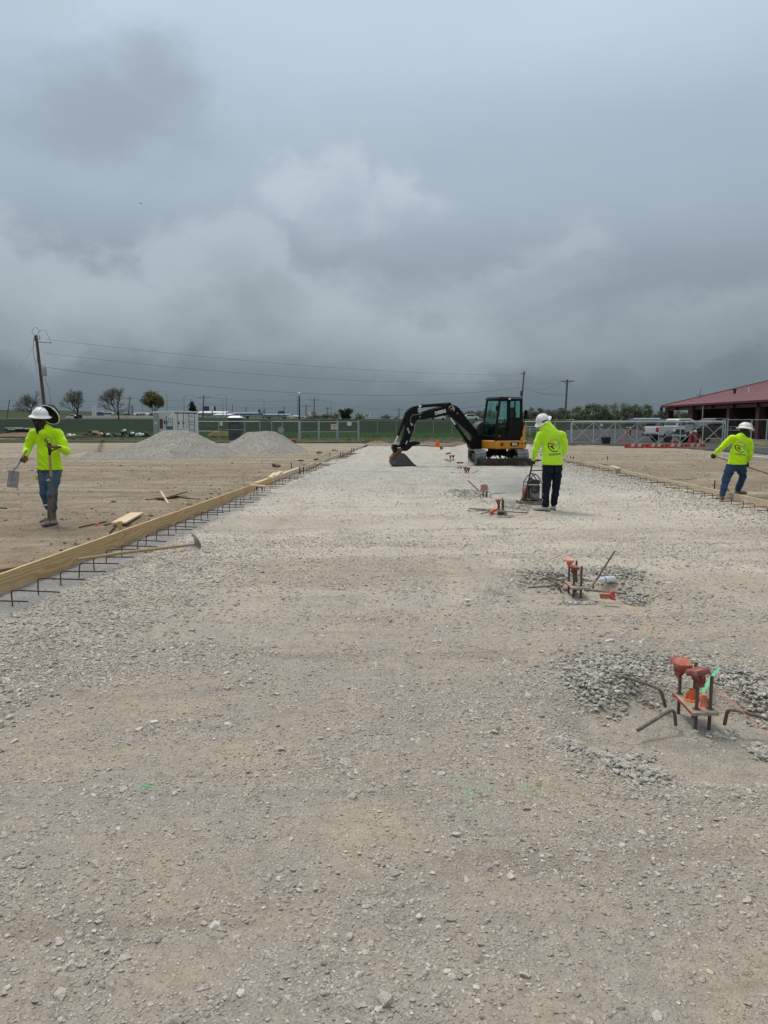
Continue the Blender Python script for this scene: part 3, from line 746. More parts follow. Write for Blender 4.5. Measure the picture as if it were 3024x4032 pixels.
GLOVE = mat('dark_gloves', (0.035, 0.018, 0.013), 0.85, var=0.3, vs=20, dirt=(0.16, 0.09, 0.04), da=0.4, ds=25)
GLOVE_R = mat('leather_gloves', (0.17, 0.085, 0.035), 0.8, var=0.35, vs=22, dirt=(0.03, 0.02, 0.015), da=0.5, ds=18)
LEATHER = mat('dusty_boot_leather', (0.15, 0.115, 0.085), 0.85, var=0.25, vs=12, dirt=(0.42, 0.39, 0.34), da=0.55, ds=9)
SHAFT = mat('dark_boot_shaft', (0.075, 0.05, 0.035), 0.8, var=0.3, vs=14, dirt=(0.30, 0.26, 0.21), da=0.3, ds=9)
PALEBOOT = mat('pale_work_shoe', (0.36, 0.345, 0.31), 0.9, var=0.15, vs=14)
SOLE = mat('rubber_sole', (0.05, 0.047, 0.042), 0.9)
HATW = mat('white_hard_hat', (0.78, 0.78, 0.76), 0.35, var=0.05, dirt=(0.18, 0.15, 0.12), da=0.18, ds=14)
HATD = mat('scuffed_hard_hat', (0.72, 0.70, 0.66), 0.4, var=0.08, dirt=(0.05, 0.045, 0.04), da=0.42, ds=13)
BLACK = mat('black_rubber', (0.012, 0.012, 0.012), 0.6)
GAITER = mat('patterned_gaiter', (0.018, 0.014, 0.014), 0.9, var=0.4, vs=20, dirt=(0.20, 0.10, 0.06), da=0.35, ds=24)
PR_DARK = mat('print_black', (0.03, 0.045, 0.03), 0.8); PR_RED = mat('print_maroon', (0.13, 0.018, 0.015), 0.8); PR_PALE = mat('print_grey_green', (0.30, 0.42, 0.30), 0.8)
PR_GREY = mat('print_grey', (0.17, 0.23, 0.10), 0.8)
HAIR = mat('black_hair', (0.012, 0.010, 0.009), 0.6)
STEEL = mat('worn_steel', (0.38, 0.38, 0.38), 0.42, 0.85, var=0.2, vs=10, dirt=(0.30, 0.25, 0.19), da=0.5, ds=7)
RUST = mat('rusty_rebar', (0.095, 0.052, 0.034), 0.85, 0.2, var=0.35, vs=30, dirt=(0.16, 0.075, 0.04), da=0.4, ds=18, bump=0.002, bs=150)
RODM = mat('threaded_rod_steel', (0.14, 0.115, 0.095), 0.55, 0.7, var=0.2, vs=30, dirt=(0.20, 0.12, 0.07), da=0.35, ds=20)
ASH = mat('ash_handle', (0.36, 0.235, 0.115), 0.6, var=0.2, vs=8, dirt=(0.17, 0.13, 0.09), da=0.3, ds=8)

def hand(parent, pos, along, palm, L=0.18, side=1, m_=GLOVE, curl=1.0, name='glove', h=0.005):
    """a gloved hand at the wrist pos: along = direction of the knuckles, palm = direction the palm faces; fingers close on what it holds"""
    a = Vector(along).normalized(); p = Vector(palm); p = (p-a*p.dot(a)).normalized(); w = a.cross(p)*side; pos = Vector(pos)
    s = SDF(0.010); k = L/0.18
    T = lambda x, y, z: pos + a*x*k + w*y*k + p*z*k            # along, across (thumb side +), towards the palm
    s.cap(T(-.02, 0, 0), T(.03, 0, 0), .030*k, .030*k, flat=p, fs=.75)
    s.cap(T(.03, .018, 0), T(.085, .024, .004), .024*k, .020*k, flat=p, fs=.75); s.cap(T(.03, -.018, 0), T(.08, -.024, .004), .024*k, .019*k, flat=p, fs=.75)
    for i, (y, ln) in enumerate(((.031, .90), (.011, 1.0), (-.010, .95), (-.030, .78))):
        r = .0100*k; b = T(.088, y, .004)
        j1 = T(.088+.038*ln*(1-.55*curl), y, .004+.030*ln*curl); j2 = T(.088+.038*ln*(1-.55*curl)-.012*curl+.022*(1-curl), y, .03*ln*curl+.024*curl+.008)
        j3 = T(.088+.006*ln+.05*(1-curl)-.02*curl, y, .03*ln*curl+.034*curl+.012)
        s.chain([b, j1, j2, j3], [r*1.05, r, r*.95, r*.85], k=.005)
    s.chain([T(.015, .022, .01), T(.045, .045, .024), T(.070, .040, .045), T(.082, .022, .056)], [.015*k, .0125*k, .011*k, .010*k], k=.008)
    return sdf_obj(name, s, m_, parent, h, relax=1)[0]

def hard_hat(parent, c, tilt=(0, 0), heading=0.0, s=1.0, m_=HATW, rx=.118, ry=.138):
    """full-brim hard hat; c = centre of the brim plane, heading = way the front points (rad, 0 = -Y)"""
    M = Matrix.Translation(Vector(c)) @ Matrix.Rotation(heading, 4, 'Z') @ Matrix.Rotation(tilt[0], 4, 'X') @ Matrix.Rotation(tilt[1], 4, 'Y')
    mb = MB(); prof = [(.166, -.014), (.168, -.008), (.160, .001), (.145, .010), (.127, .022)] + [(.122*math.cos(R(a)), .028+.112*math.sin(R(a))) for a in (0, 12, 25, 38, 52, 66, 80)] + [(0.0001, .141)]
    inner = [(0.0001, .132)] + [(.115*math.cos(R(a)), .020+.110*math.sin(R(a))) for a in (80, 60, 40, 20, 0)] + [(.140, .004), (.158, -.010), (.166, -.014)]
    sy = ry/rx*0.93
    mb.lathe([(r*s, z*s) for r, z in prof], 40, M, sx=rx/.122, sy=ry/.122*0.98); mb.lathe([(r*s, z*s) for r, z in inner], 40, M, sx=rx/.122, sy=ry/.122*0.98)
    o = mb.build('hard_hat', m_, parent, 50)
    rb = MB()
    for x in (-.035, 0, .035):
        pts = [Vector((x*s, -ry*s*math.cos(R(a))*1.0*math.sqrt(max(0, 1-(x/.122)**2)), (.030+.112*math.sin(R(a))*math.sqrt(max(.2, 1-(x/.122)**2)))*s)) for a in range(12, 170, 12)]
        rb.tube(pts, .006*s, 6, True, M)
    rb.build('ridge', m_, o, 60)
    return o

def boot(parent, ankle, toe, sz=1.0, m_=LEATHER, shaft=None, top=None, up=(0, 0, 1), name='boot'):
    an = Vector(ankle); to = Vector(toe); d = to-an; d.z = 0; d.normalize(); base = Vector((an.x, an.y, min(an.z, 9)))
    s = SDF(0.02); z0 = to.z
    heel = Vector((an.x, an.y, z0)) - d*.045*sz
    s.cap((heel.x, heel.y, z0+.035), (heel.x+d.x*.08, heel.y+d.y*.08, z0+.045), .038*sz, .042*sz)
    s.chain([Vector((heel.x, heel.y, z0+.04))+d*.08*sz, Vector((heel.x, heel.y, z0+.034))+d*.19*sz, Vector((heel.x, heel.y, z0+.030))+d*.255*sz], [.046*sz, .043*sz, .033*sz])
    s.cap(Vector((heel.x, heel.y, z0+.05))+d*.045, an+Vector((0, 0, .03)), .042*sz, .045*sz)
    if top is not None: s.cap(an, top, .044*sz, .055*sz)
    s.cut((0, 0, z0+.008), (0, 0, -1))
    o, _ = sdf_obj(name, s, m_, parent, .008)
    mb = MB(); pts = []
    for i in range(20):
        a = 2*math.pi*i/20; x = math.cos(a); y = math.sin(a); w = .041 if x > -.2 else .036
        pts.append((.095+x*.155*sz, y*(w+.008*math.sin((x+1)*1.2))*sz))
    sd = d.cross(Vector((0, 0, 1)))
    vs = [heel+d*p[0]+sd*p[1]+Vector((0, 0, h_-z0*0)) for h_ in (0.0, .020) for p in pts]
    vs = [Vector((v.x, v.y, z0+(0.0 if i < 20 else .022))) for i, v in enumerate(vs)]
    mb._add(vs, [tuple(range(19, -1, -1)), tuple(range(20, 40))]+[(i, (i+1) % 20, (i+1) % 20+20, i+20) for i in range(20)])
    mb.build('sole', SOLE, o, 40)
    return o

def figure(root, J, hoodie_m, jean_m, skin_m, hood='down', wr=0.010, front=-1, jean_wr=0.012, chest=1.0, loose=1.0, seed=0, hem=.035):
    """one continuous body and the clothes that follow it; J holds the joints"""
    V = {k: Vector(v) for k, v in J.items()}; f = front
    mid = (V['shL']+V['shR'])/2; hip = (V['hipL']+V['hipR'])/2; ax = (V['shR']-V['shL']).normalized(); fl = ax.cross(Vector((0, 0, 1))).normalized()
    # body under the clothes: head, neck, trunk, limbs in one surface
    b = SDF(0.025)
    b.cap(mid-Vector((0, 0, .10)), hip+Vector((0, 0, .07)), .120, .11, flat=fl, fs=.72).cap(V['shL'], V['shR'], .055, .055)
    for s_ in 'LR':
        b.chain([V['sh'+s_], V['el'+s_], V['wr'+s_]], [.05, .038, .027]); b.chain([V['hip'+s_], V['kn'+s_], V['an'+s_]], [.066, .048, .034])
        b.cap(V['an'+s_], V['an'+s_]+(V['to'+s_]-V['an'+s_])*.6, .036, .03)
    b.cap(mid+Vector((0, 0, .02)), V['head']-Vector((0, 0, .05)), .058, .055)
    hd = V['head']; fd = Vector(J['face']).normalized(); sd = fd.cross(Vector((0, 0, 1))).normalized(); upv = sd.cross(fd)
    b.ell(hd+upv*.03-fd*.01, (.078, .092, .098), k=.02, rot=[list(sd), list(fd), list(upv)] and np.array([list(sd), list(fd), list(upv)]).T)
    b.ell(hd-upv*.045+fd*.02, (.058, .070, .070), k=.03)
    b.cap(hd+fd*.088+upv*.012, hd+fd*.106-upv*.018, .009, .014, k=.012)           # nose
    b.cap(hd+fd*.080+upv*.036-sd*.045, hd+fd*.080+upv*.036+sd*.045, .010, .010, k=.015)  # brow
    b.cap(hd+fd*.083-upv*.052-sd*.02, hd+fd*.083-upv*.052+sd*.02, .009, .009, k=.008)   # lips
    for q in (-1, 1): b.cap(hd+sd*q*.079+upv*.015-fd*.01, hd+sd*q*.083-upv*.02-fd*.015, .013, .009, k=.006)  # ears
    body, _ = sdf_obj('body', b, skin_m, root, .009)
    for q in (-1, 1):
        e = MB(); e.lathe([(0.0001, -.011), (.008, -.008), (.011, 0), (.008, .008), (.0001, .011)], 10, c=tuple(hd+fd*.074+upv*.018+sd*q*.030)); e.build('eye', mat('eye', (.5, .48, .45), .3), body, 60)
    # sweatshirt
    h = SDF(0.035); lo = loose
    wst = V['waist']
    h.cap(mid-Vector((0, 0, .10)), mid*.4+wst*.6, .150*chest*lo, .148*lo, flat=fl, fs=.70); h.cap(mid*.35+wst*.65, wst-Vector((0, 0, .06)),   .160*lo, .184*lo, flat=fl, fs=.80)
    h.cap(V['shL']*.9+V['shR']*.1, V['shR']*.9+V['shL']*.1, .062, .062, k=.05); nk = mid+Vector((0, 0, .045))
    for q_ in 'LR': h.cap(nk, V['sh'+q_]*.85+mid*.15+Vector((0, 0, .0)), .055, .050, k=.06)
    h.cap(mid+Vector((0, 0, .0)), mid+Vector((0, 0, .055))*1.0+(hd-mid)*.1, .085, .068, k=.05)
    for s_ in 'LR':
        S_, E_, W_ = V['sh'+s_], V['el'+s_], V['wr'+s_]
        h.chain([S_, S_*.5+E_*.5, E_], [.063, .060*lo, .055*lo], k=.05); h.chain([E_, E_*.45+W_*.55, W_*.93+E_*.07], [.055*lo, .047*lo, .038], k=.02)
    if hood == 'down':
        h.chain([mid+ax*.10+fl*.02*f+Vector((0, 0, .05)), mid+fl*(-.105*f)+Vector((0, 0, .005)), mid-ax*.10+fl*.02*f+Vector((0, 0, .05))], [.035, .048, .035], k=.02)
        h.cap(mid+fl*(-.115*f)+Vector((0, 0, 0)), mid+fl*(-.125*f)-Vector((0, 0, .065)), .05, .028, k=.02)
    else:
        h.ell(hd-upv*.015-fd*.01, (.098, .108, .105), k=.03); h.chain([hd-fd*.01-upv*.03, hd*.45+mid*.55, mid+Vector((0, 0, .0))], [.098, .112, .125], k=.06)
        h.cap(mid-fd*.05, hd-fd*.06, .06, .06, k=.05)
    h.cut(wst-Vector((0, 0, .045)), (0, 0, -1))
    shirt, (hv, hf) = sdf_obj('sweatshirt', h, hoodie_m, root, .0085, wr, 22.0, seed)
    # jeans
    j = SDF(0.03); j.cap(V['hipL']+Vector((0, 0, .0)), V['hipR']+Vector((0, 0, .0)), .098, .098, flat=fl, fs=.95); j.cap(hip+Vector((0, 0, .03)), wst-Vector((0, 0, .03)), .125, .125, flat=fl, fs=.72)
    for s_ in 'LR':
        H_, K_, A_ = V['hip'+s_], V['kn'+s_], V['an'+s_]
        j.chain([H_, H_*.5+K_*.5, K_, K_*.5+A_*.5, A_+(K_-A_).normalized()*hem], [.100, .088, .070, .062, .058], k=.022)
    j.cut(wst-Vector((0, 0, .035)), (0, 0, 1))
    jn, jm = sdf_obj('jeans', j, jean_m, root, .0085, jean_wr, 20.0, seed+5)
    bvh = BVHTree.FromPolygons([Vector(p) for p in hv], [tuple(q) for q in hf])
    return shirt, jn, bvh, BVHTree.FromPolygons([Vector(p) for p in jm[0]], [tuple(q) for q in jm[1]]), body

# ---- the worker walking on the left, a shovel in each hand
base = P(198, 2064, YS); w1 = thing('person', 'worker in yellow-green hoodie, face gaiter and white hard hat walking on the left dirt', 'person', base)
J = dict(shL=(-.175, 0, 1.345), shR=(.195, .01, 1.345), elL=(-.262, -.02, 1.12), wrL=(-.205, -.19, 1.035), elR=(.315, -.04, 1.085), wrR=(.285, -.235, 1.155),
         hipL=(-.035, 0, .83), hipR=(.115, 0, .83), knL=(-.055, .0, .465), anL=(-.035, .15, .13), knR=(.105, -.12, .46), anR=(.085, -.08, .115),
         toL=(-.10, .02, .01), toR=(.02, -.24, .0), head=(-.045, -.035, 1.535), face=(-.10, -1, -.12), waist=(.045, 0, .86))
shirt, jn, bv, bvj, body = figure(w1, J, HIVIS, JEAN, SKIN, 'down', .0105, front=-1, seed=3, hem=.13, jean_wr=.012)
hard_hat(w1, (-.042, -.035, 1.598), (R(6), R(7)), R(-5), .93)
sp = hard_hat(w1, (.015, .15, 1.63), (R(-58), R(10)), R(-6), .98, BLACK); sp.name = 'spare_hard_hat'
MB().tube([(.163*math.cos(a), .163*math.sin(a), -.012) for a in np.linspace(0, 2*math.pi, 33)[:-1]], .009, 6, M=Matrix.Translation((.015, .15, 1.63)) @ Matrix.Rotation(R(-6), 4, 'Z') @ Matrix.Rotation(R(-58), 4, 'X') @ Matrix.Rotation(R(10), 4, 'Y'), closed=True).build('brim_edge', HATW, sp, 60)
MB().lathe([(.0001, .006), (.136, .002)], 24, Matrix.Translation((.015, .15, 1.63)) @ Matrix.Rotation(R(-6), 4, 'Z') @ Matrix.Rotation(R(-58), 4, 'X') @ Matrix.Rotation(R(10), 4, 'Y')).build('liner', BLACK, sp, 60)
g = SDF(.02); hd = Vector(J['head']); g.cap(hd+Vector((-.01, -.02, -.01)), hd+Vector((.0, -.01, -.09)), .086, .068); g.cap(hd+Vector((0, 0, -.08)), hd+Vector((.01, .01, -.155)), .068, .078); g.cap(hd+Vector((-.018, -.075, -.02)), hd+Vector((-.015, -.07, -.06)), .035, .035)
g.cut(hd+Vector((0, 0, .005)), (0, 0, 1)); sdf_obj('neck_gaiter', g, GAITER, w1, .008, .005, 30)
s_ = SDF(.006); s_.cap(hd+Vector((-.075, -.055, .022)), hd+Vector((.045, -.085, .022)), .020, .020, flat=(0, 0, 1), fs=.9); sdf_obj('sunglasses', s_, BLACK, w1, .006)
company_logo(shirt, (.085, -.3, 1.245), Matrix.Rotation(R(90), 3, 'X'), bv, .048, PR_DARK, PR_DARK, PR_PALE, False)
decal('printed_line', [strip(dense([(-.062, 0), (.062, 0)], .01), .011)], PR_GREY, shirt, (.085, -.3, 1.178), Matrix.Rotation(R(90), 3, 'X'), bv)
MB().tube([(-.10, -.105, 1.41), (-.105, -.135, 1.33), (-.10, -.137, 1.26)], .004, 6).build('drawstring', HIVIS, w1, 60); MB().tube([(.03, -.105, 1.41), (.075, -.13, 1.34), (.11, -.12, 1.29)], .004, 6).build('drawstring', HIVIS, w1, 60)
hand(w1, (-.215, -.195, 1.035), (-.25, -.45, -.85), (.5, -.8, .1), .19, -1, GLOVE_R)
hand(w1, (.285, -.24, 1.16), (-.65, -.55, .12), (-.1, .3, -1), .185, 1, GLOVE_R)
boot(w1, J['anL'], (-.10, .02, .01), .9, LEATHER, top=(-.04, .11, .26)); boot(w1, J['anR'], (.02, -.24, .0), .93, LEATHER, top=(.09, -.09, .30))
tp = MB(); tp.box((-.13, -.03, .70), (.05, .05, .075)); tp.build('tape_measure', mat('yellow_plastic', (.62, .42, .02), .4), w1, bevel=.01)
rp = lambda x, z, l, n: [strip(dense([(x-l, z+n), (x-l*.3, z), (x+l*.4, z+.006), (x+l, z-n)], .012), .014)]
decal('torn_patch', rp(.06, .0, .05, .004)+rp(.07, .012, .03, -.003), mat('frayed_threads', (.55, .58, .6), .95), w1, (0, -.4, .665), Matrix.Rotation(R(90), 3, 'X'), bvj, .002)
decal('torn_patch', rp(.055, .0, .025, .016), MATS['frayed_threads'], w1, (0, -.4, .30), Matrix.Rotation(R(90), 3, 'X'), bvj, .002)
# spade blade helper: square shovel
def shovel(label, head_c, head_dir, head_n, hand_end, socket_m=STEEL, bl=.30, bw=.25, dgrip=True, bend=None, round_=False, lab='shovel'):
    """head_c: where blade meets socket, head_dir: along the blade to its edge, head_n: blade's face normal, hand_end: top of the handle (all world)"""
    H = Vector(head_c); t = thing('shovel', label, 'shovel', H)
    hd_ = Vector(head_dir).normalized(); n = Vector(head_n); n = (n-hd_*n.dot(hd_)).normalized(); w = hd_.cross(n)
    M = Matrix((w, n, hd_)).transposed().to_4x4()
    mb = MB(); nx, nz = 9, 7; vs = []
    for side in (0, .003):
        for k in range(nz):
            for i in range(nx):
                u = (i/(nx-1)-.5)*2; v = k/(nz-1)
                ww = bw/2*(1.0-(.12 if not round_ else .0)*(1-v)*.4); 
                if round_: ww *= math.sqrt(max(.02, 1-max(0, (v-.45)/.58)**2))
                y = -.022*(abs(u)**3)+.012*(1-abs(u))*(1-v)*1.5+side + (.018*(1-abs(u)*.7) if abs(u) < .25 and v < .6 else 0)
                vs.append((u*ww, y, v*bl))
    fs = []
    o_ = nx*nz
    for k in range(nz-1):
        for i in range(nx-1):
            a = k*nx+i; fs.append((a, a+nx, a+nx+1, a+1)); fs.append((a+o_, a+1+o_, a+nx+1+o_, a+nx+o_))
    for i in range(nx-1): fs += [(i, i+1, i+1+o_, i+o_), ((nz-1)*nx+i, (nz-1)*nx+i+o_, (nz-1)*nx+i+1+o_, (nz-1)*nx+i+1)]
    for k in range(nz-1): fs += [(k*nx, k*nx+o_, (k+1)*nx+o_, (k+1)*nx), (k*nx+nx-1, (k+1)*nx+nx-1, (k+1)*nx+nx-1+o_, k*nx+nx-1+o_)]
    mb._add(vs, fs, M)
    for sx in (-1, 1): mb.box((sx*bw*.29, .004, -.002), (bw*.36, .022, .006), M=M)
    bd = mb.build('blade', socket_m, t, 40)
    he = Vector(hand_end)-H; ps = [M @ Vector((0, .012, bl*.3)), M @ Vector((0, .012, -.02))] + ([Vector(b) - H for b in bend] if bend else [])
    last = ps[-1]; dr = (he-last).normalized(); so = last+dr*.16
    sk = MB(); sk.tube(ps+[so], [.010, .017]+[.019]*(len(ps)-1), 10); sk.build('socket', socket_m, t, 50)
    hn = MB(); hn.tube([so-dr*.02, so*.5+he*.5, he-dr*.10], [.0175, .019, .0165], 10); hn.build('handle', ASH, t, 50)
    if dgrip:
        x = w; gp = MB().cyl(he-dr*.16, he-dr*.085, .019, .021, 10); gp.tube([he-dr*.09-x*.02, he-dr*.05-x*.055, he-dr*.0-x*.055, he+dr*.005], .012, 8); gp.tube([he-dr*.09+x*.02, he-dr*.05+x*.055, he-dr*.0+x*.055, he+dr*.005], .012, 8)
        gp.tube([he-x*.055, he+x*.055], .016, 10); gp.build('grip', BLACK, t, 50)
    return t
B = base
hnd = B+Vector((-.185, -.255, .985)); top = B+Vector((-.165, -.13, 1.19))
shovel('square shovel hanging blade down from the left-side worker\'s right glove', B+Vector((-.325, -.34, .815)), (-.12, -.12, -1), (.15, -1, .1), top, dgrip=False, bl=.235, bw=.155, bend=[tuple(B+Vector((-.295, -.325, .87)))])
shovel('shovel held upright with its black D-grip in the left-side worker\'s left glove', B+Vector((.20, -.335, .42)), (-.10, -.05, -1), (1, .12, -.05), B+Vector((.205, -.335, 1.205)), socket_m=mat('dirty_steel', (.16, .13, .10), .6, .6, var=.3, dirt=(.26, .2, .14), da=.6), bl=.30, bw=.20, round_=True, bend=[tuple(B+Vector((.222, -.335, .48))), tuple(B+Vector((.205, -.335, .58)))])

# ---- the worker seen from behind at the plate compactor
base = P(2157, 2012); w2 = thing('person', 'worker with hood up under a hard hat, seen from behind pushing the plate compactor', 'person', base)
J = dict(shL=(-.175, .02, 1.385), shR=(.225, -.01, 1.385), elL=(-.245, .03, 1.12), wrL=(-.255, .18, .935), elR=(.285, .05, 1.12), wrR=(.20, .26, .96),
         hipL=(-.02, 0, .84), hipR=(.145, 0, .84), knL=(-.035, .0, .48), anL=(-.052, -.02, .09), knR=(.15, .03, .49), anR=(.138, .14, .09),
         toL=(-.19, .05, .0), toR=(.13, .3, .0), head=(-.085, .09, 1.565), face=(-.45, 1, -.45), waist=(.06, .0, .895))
shirt, jn, bv, bvj, body = figure(w2, J, HIVIS_SOFT, JEAN_D, SKIN, 'up', .011, front=1, loose=1.08, seed=9, jean_wr=.017)
hard_hat(w2, (-.108, .115, 1.635), (R(-32), R(14)), R(180-42), .98, HATD)
bd = MB(); bd.tube([(-.19, .055, 1.60), (-.13, -.015, 1.625), (-.05, -.005, 1.65), (.0, .05, 1.655)], .017, 8); bd.build('hat_band', BLACK, w2, 60)
Qb = Matrix.Rotation(R(90), 3, 'X')
company_logo(shirt, (.065, -.35, 1.205), Qb, bv, .112, PR_DARK, PR_RED, PR_PALE)
decal('printed_line', [strip(dense([(-.112, -.01), (.112, .008)], .02), .030)], PR_GREY, shirt, (.07, -.35, 1.045), Qb, bv)
decal('printed_words', [text_mesh('CONCRETE CONSTRUCTION', .0175, .001)], PR_PALE, shirt, (.07, -.35, 1.044), Qb @ Matrix.Rotation(R(4), 3, 'Z'), bv, .004)
hand(w2, (-.255, .19, .925), (.05, .6, -.75), (.35, .75, .5), .185, -1, GLOVE)
hand(w2, (.20, .27, .95), (-.05, .6, -.75), (-.35, .75, .5), .185, 1, GLOVE)
boot(w2, J['anL'], (-.19, .05, .0), .92, PALEBOOT); boot(w2, J['anR'], (.13, .3, .0), .92, PALEBOOT)
bt = MB()
for z in (.868,): bt.tube([(.06+.158*math.cos(a), .0+.118*math.sin(a), z) for a in np.linspace(0, 2*math.pi, 25)[:-1]], .016, 6, closed=True)
bt.build('belt', BLACK, w2, 60)
pk = MB()
for x in (.0, .135): pk.box((x, -.121, .76), (.105, .01, .12))
pk.build('back_pocket', JEAN_D, w2, bevel=.003)

# ---- the worker raking over the right boards
base = P(2890, 1972); w3 = thing('person', 'worker in blue jeans seen from behind, raking with one foot on the right boards', 'person', base)
J = dict(shL=(-.125, .02, 1.285), shR=(.245, .0, 1.225), elL=(-.305, .04, 1.09), wrL=(-.385, .15, .975), elR=(.295, .02, .975), wrR=(.285, .13, .80),
         hipL=(-.105, 0, .715), hipR=(.10, .0, .715), knL=(-.185, .02, .425), anL=(-.262, -.02, .10), knR=(.215, .12, .49), anR=(.155, .20, .185),
         toL=(-.27, .18, .0), toR=(.36, .22, .115), head=(.165, .07, 1.435), face=(.75, .8, -.25), waist=(.015, 0, .80))
shirt, jn, bv, bvj, body = figure(w3, J, HIVIS, JEAN_B, mat('dark_skin', (.035, .02, .015), .6), 'down', .012, front=1, seed=14, jean_wr=.016)
hard_hat(w3, (.175, .06, 1.482), (R(-4), R(-12)), R(180+42), .98, HATD)
hs = SDF(.02); hd = Vector(J['head']); hs.cap(hd+Vector((-.01, -.02, .02)), hd+Vector((-.01, -.02, -.09)), .083, .068); hs.cut(hd+Vector((0, 0, .03)), (0, 0, 1)); sdf_obj('hair', hs, HAIR, w3, .008, .006, 40)
company_logo(shirt, (.035, -.35, 1.115), Qb @ Matrix.Rotation(R(-3), 3, 'Z'), bv, .104, PR_DARK, PR_RED, PR_PALE)
decal('printed_line', [strip(dense([(-.112, .012), (.112, -.012)], .02), .028)], PR_GREY, shirt, (.03, -.35, .965), Qb, bv)
decal('printed_words', [text_mesh('CONCRETE CONSTRUCTION', .0175, .001)], PR_PALE, shirt, (.03, -.35, .965), Qb @ Matrix.Rotation(R(-5.5), 3, 'Z'), bv, .004)
hand(w3, (-.39, .16, .965), (-.05, .3, -1), (.3, .8, .1), .18, -1, GLOVE)
hand(w3, (.287, .135, .79), (.25, .25, -1), (-.1, .9, .2), .18, 1, GLOVE)
boot(w3, J['anL'], (-.27, .18, .0), 1.0, LEATHER); boot(w3, J['anR'], (.36, .22, .112), .92, LEATHER)
# rake
a = base+Vector((-.42, .215, .935)); b_ = base+Vector((.30, .20, .705)); e = a+(b_-a)*2.55
t = thing('rake', 'wooden handled rake gripped by the worker standing on the right boards', 'rake', e)
MB().tube([a-e, (0, 0, 0)], [.016, .0175], 10).build('handle', ASH, t, 50)
mb = MB().bar((0, -.22, -.06), (0, .22, -.06), .02, .012); mb.tube([(0, 0, 0), (.06, 0, -.04), (0, 0, -.06)], .008, 8); mb.build('rake_head', RUST, t, 50)
for k in range(9): MB().cyl((0, -.2+k*.05, -.06), (.01, -.2+k*.05, -.13), .004, .003, 6).build('tine', RUST, t, 50)

# ---- plate compactor
cb = P(2103, 1990)+Vector((0, .25, 0)); pc = thing('plate_compactor', 'dusty plate compactor with black handle and red belt guard in front of the worker', 'plate compactor', cb, R(8))
DUST = mat('dusty_casting', (.23, .185, .15), .9, .1, var=.3, vs=12, dirt=(.42, .39, .35), da=.5, ds=8)
mb = MB().prism([(-.25, .06), (-.235, .015), (-.19, 0), (.19, 0), (.235, .015), (.25, .06), (.24, .065), (.18, .03), (-.18, .03), (-.24, .065)], .50); mb.box((0, 0, .05), (.36, .40, .05)); mb.build('base_plate', DUST, pc, bevel=.006)
MB().box((0, -.01, .115), (.34, .34, .012)).box((-.10, -.02, .095), (.04, .3, .03)).box((.10, -.02, .095), (.04, .3, .03)).build('engine_deck', DUST, pc, bevel=.005)
for sx in (-1, 1):
    for sy in (-1, 1): MB().cyl((sx*.14, sy*.13, .07), (sx*.14, sy*.13, .11), .028, n=12).build('rubber_mount', BLACK, pc, 50)
mb = MB(); mb.cyl((-.02, 0, .09), (-.02, 0, .09), .06); 
GR = mat('red_guard', (.30, .045, .03), .55, var=.2, dirt=(.42, .34, .30), da=.35, ds=9)
vs = [(-.0+.115*math.cos(R(a)), .17+.115*math.sin(R(a))) for a in range(200, -21, -20)]
pts = [(-.075, .08)]+[(.10*math.cos(R(a)), .24+.10*math.sin(R(a))) for a in range(180, -1, -20)]+[(.095, .08)]
MB().prism(pts, .085, Matrix.Translation((-.155, -.03, .02)) @ Matrix.Rotation(R(78), 4, 'Z')).build('belt_guard', GR, pc, bevel=.02)
ENG = mat('engine_black', (.028, .028, .026), .6, var=.3, dirt=(.30, .28, .25), da=.35, ds=14); ALU = mat('cast_aluminium', (.30, .29, .27), .6, .5, var=.2, dirt=(.36, .33, .29), da=.4, ds=12)
MB().box((.03, .0, .23), (.20, .22, .20)).cyl((.03, -.13, .21), (.03, -.10, .21), .085, n=20).build('engine_block', ALU, pc, bevel=.012)
MB().cyl((.03, -.17, .30), (.03, -.10, .30), .075, .082, n=20).box((.03, -.02, .34), (.21, .17, .07)).build('recoil_cover', ENG, pc, bevel=.01)
MB().prism([(-.12, 0), (-.10, .075), (-.06, .09), (.07, .09), (.11, .07), (.12, 0)], .16, Matrix.Translation((.03, 0, .40))).build('fuel_tank', ENG, pc, bevel=.015)
MB().cyl((.0, .0, .485), (.0, 0, .51), .024, n=12).build('fuel_cap', BLACK, pc, 40)
MB().box((-.10, .02, .33), (.06, .14, .08)).build('muffler', ENG, pc, bevel=.01)
mb = MB(); 
for sy in (-.12, .12): mb.tube([(-.15, sy, .12), (-.13, sy, .44), (-.05, sy, .56), (.03, sy, .60), (.10, sy, .53), (.17, sy, .40), (.17, sy, .12)], .011, 8)
mb.tube([(-.13, -.12, .44), (-.13, .12, .44)], .009, 8); mb.tube([(.03, -.12, .60), (.03, .12, .60)], .012, 8); mb.tube([(-.05, -.12, .55), (-.04, -.05, .50), (.02, -.03, .47)], .008, 8)
mb.build('roll_cage', BLACK, pc, 50)
inv = lambda p: Matrix.Rotation(-R(8), 3, 'Z') @ (Vector(p)-cb)
bp = P(2157, 2012)
gl = inv(bp+Vector((-.245, .265, .885))); gr = inv(bp+Vector((.19, .335, .90)))
lo1 = Vector((-.21, -.18, .10)); lo2 = Vector((.20, -.18, .10))
mb = MB(); mb.tube([lo1, gl*.80+lo1*.20, gl+Vector((.0, .02, -.03)), gl+Vector((0, .0, .03))], .0165, 10); mb.tube([lo2, gr*.80+lo2*.20, gr+Vector((0, .02, -.03)), gr+Vector((0, 0, .03))], .0165, 10)
mb.tube([gl+Vector((0, 0, .025)), gr+Vector((0, 0, .025))], .015, 10); k = .78
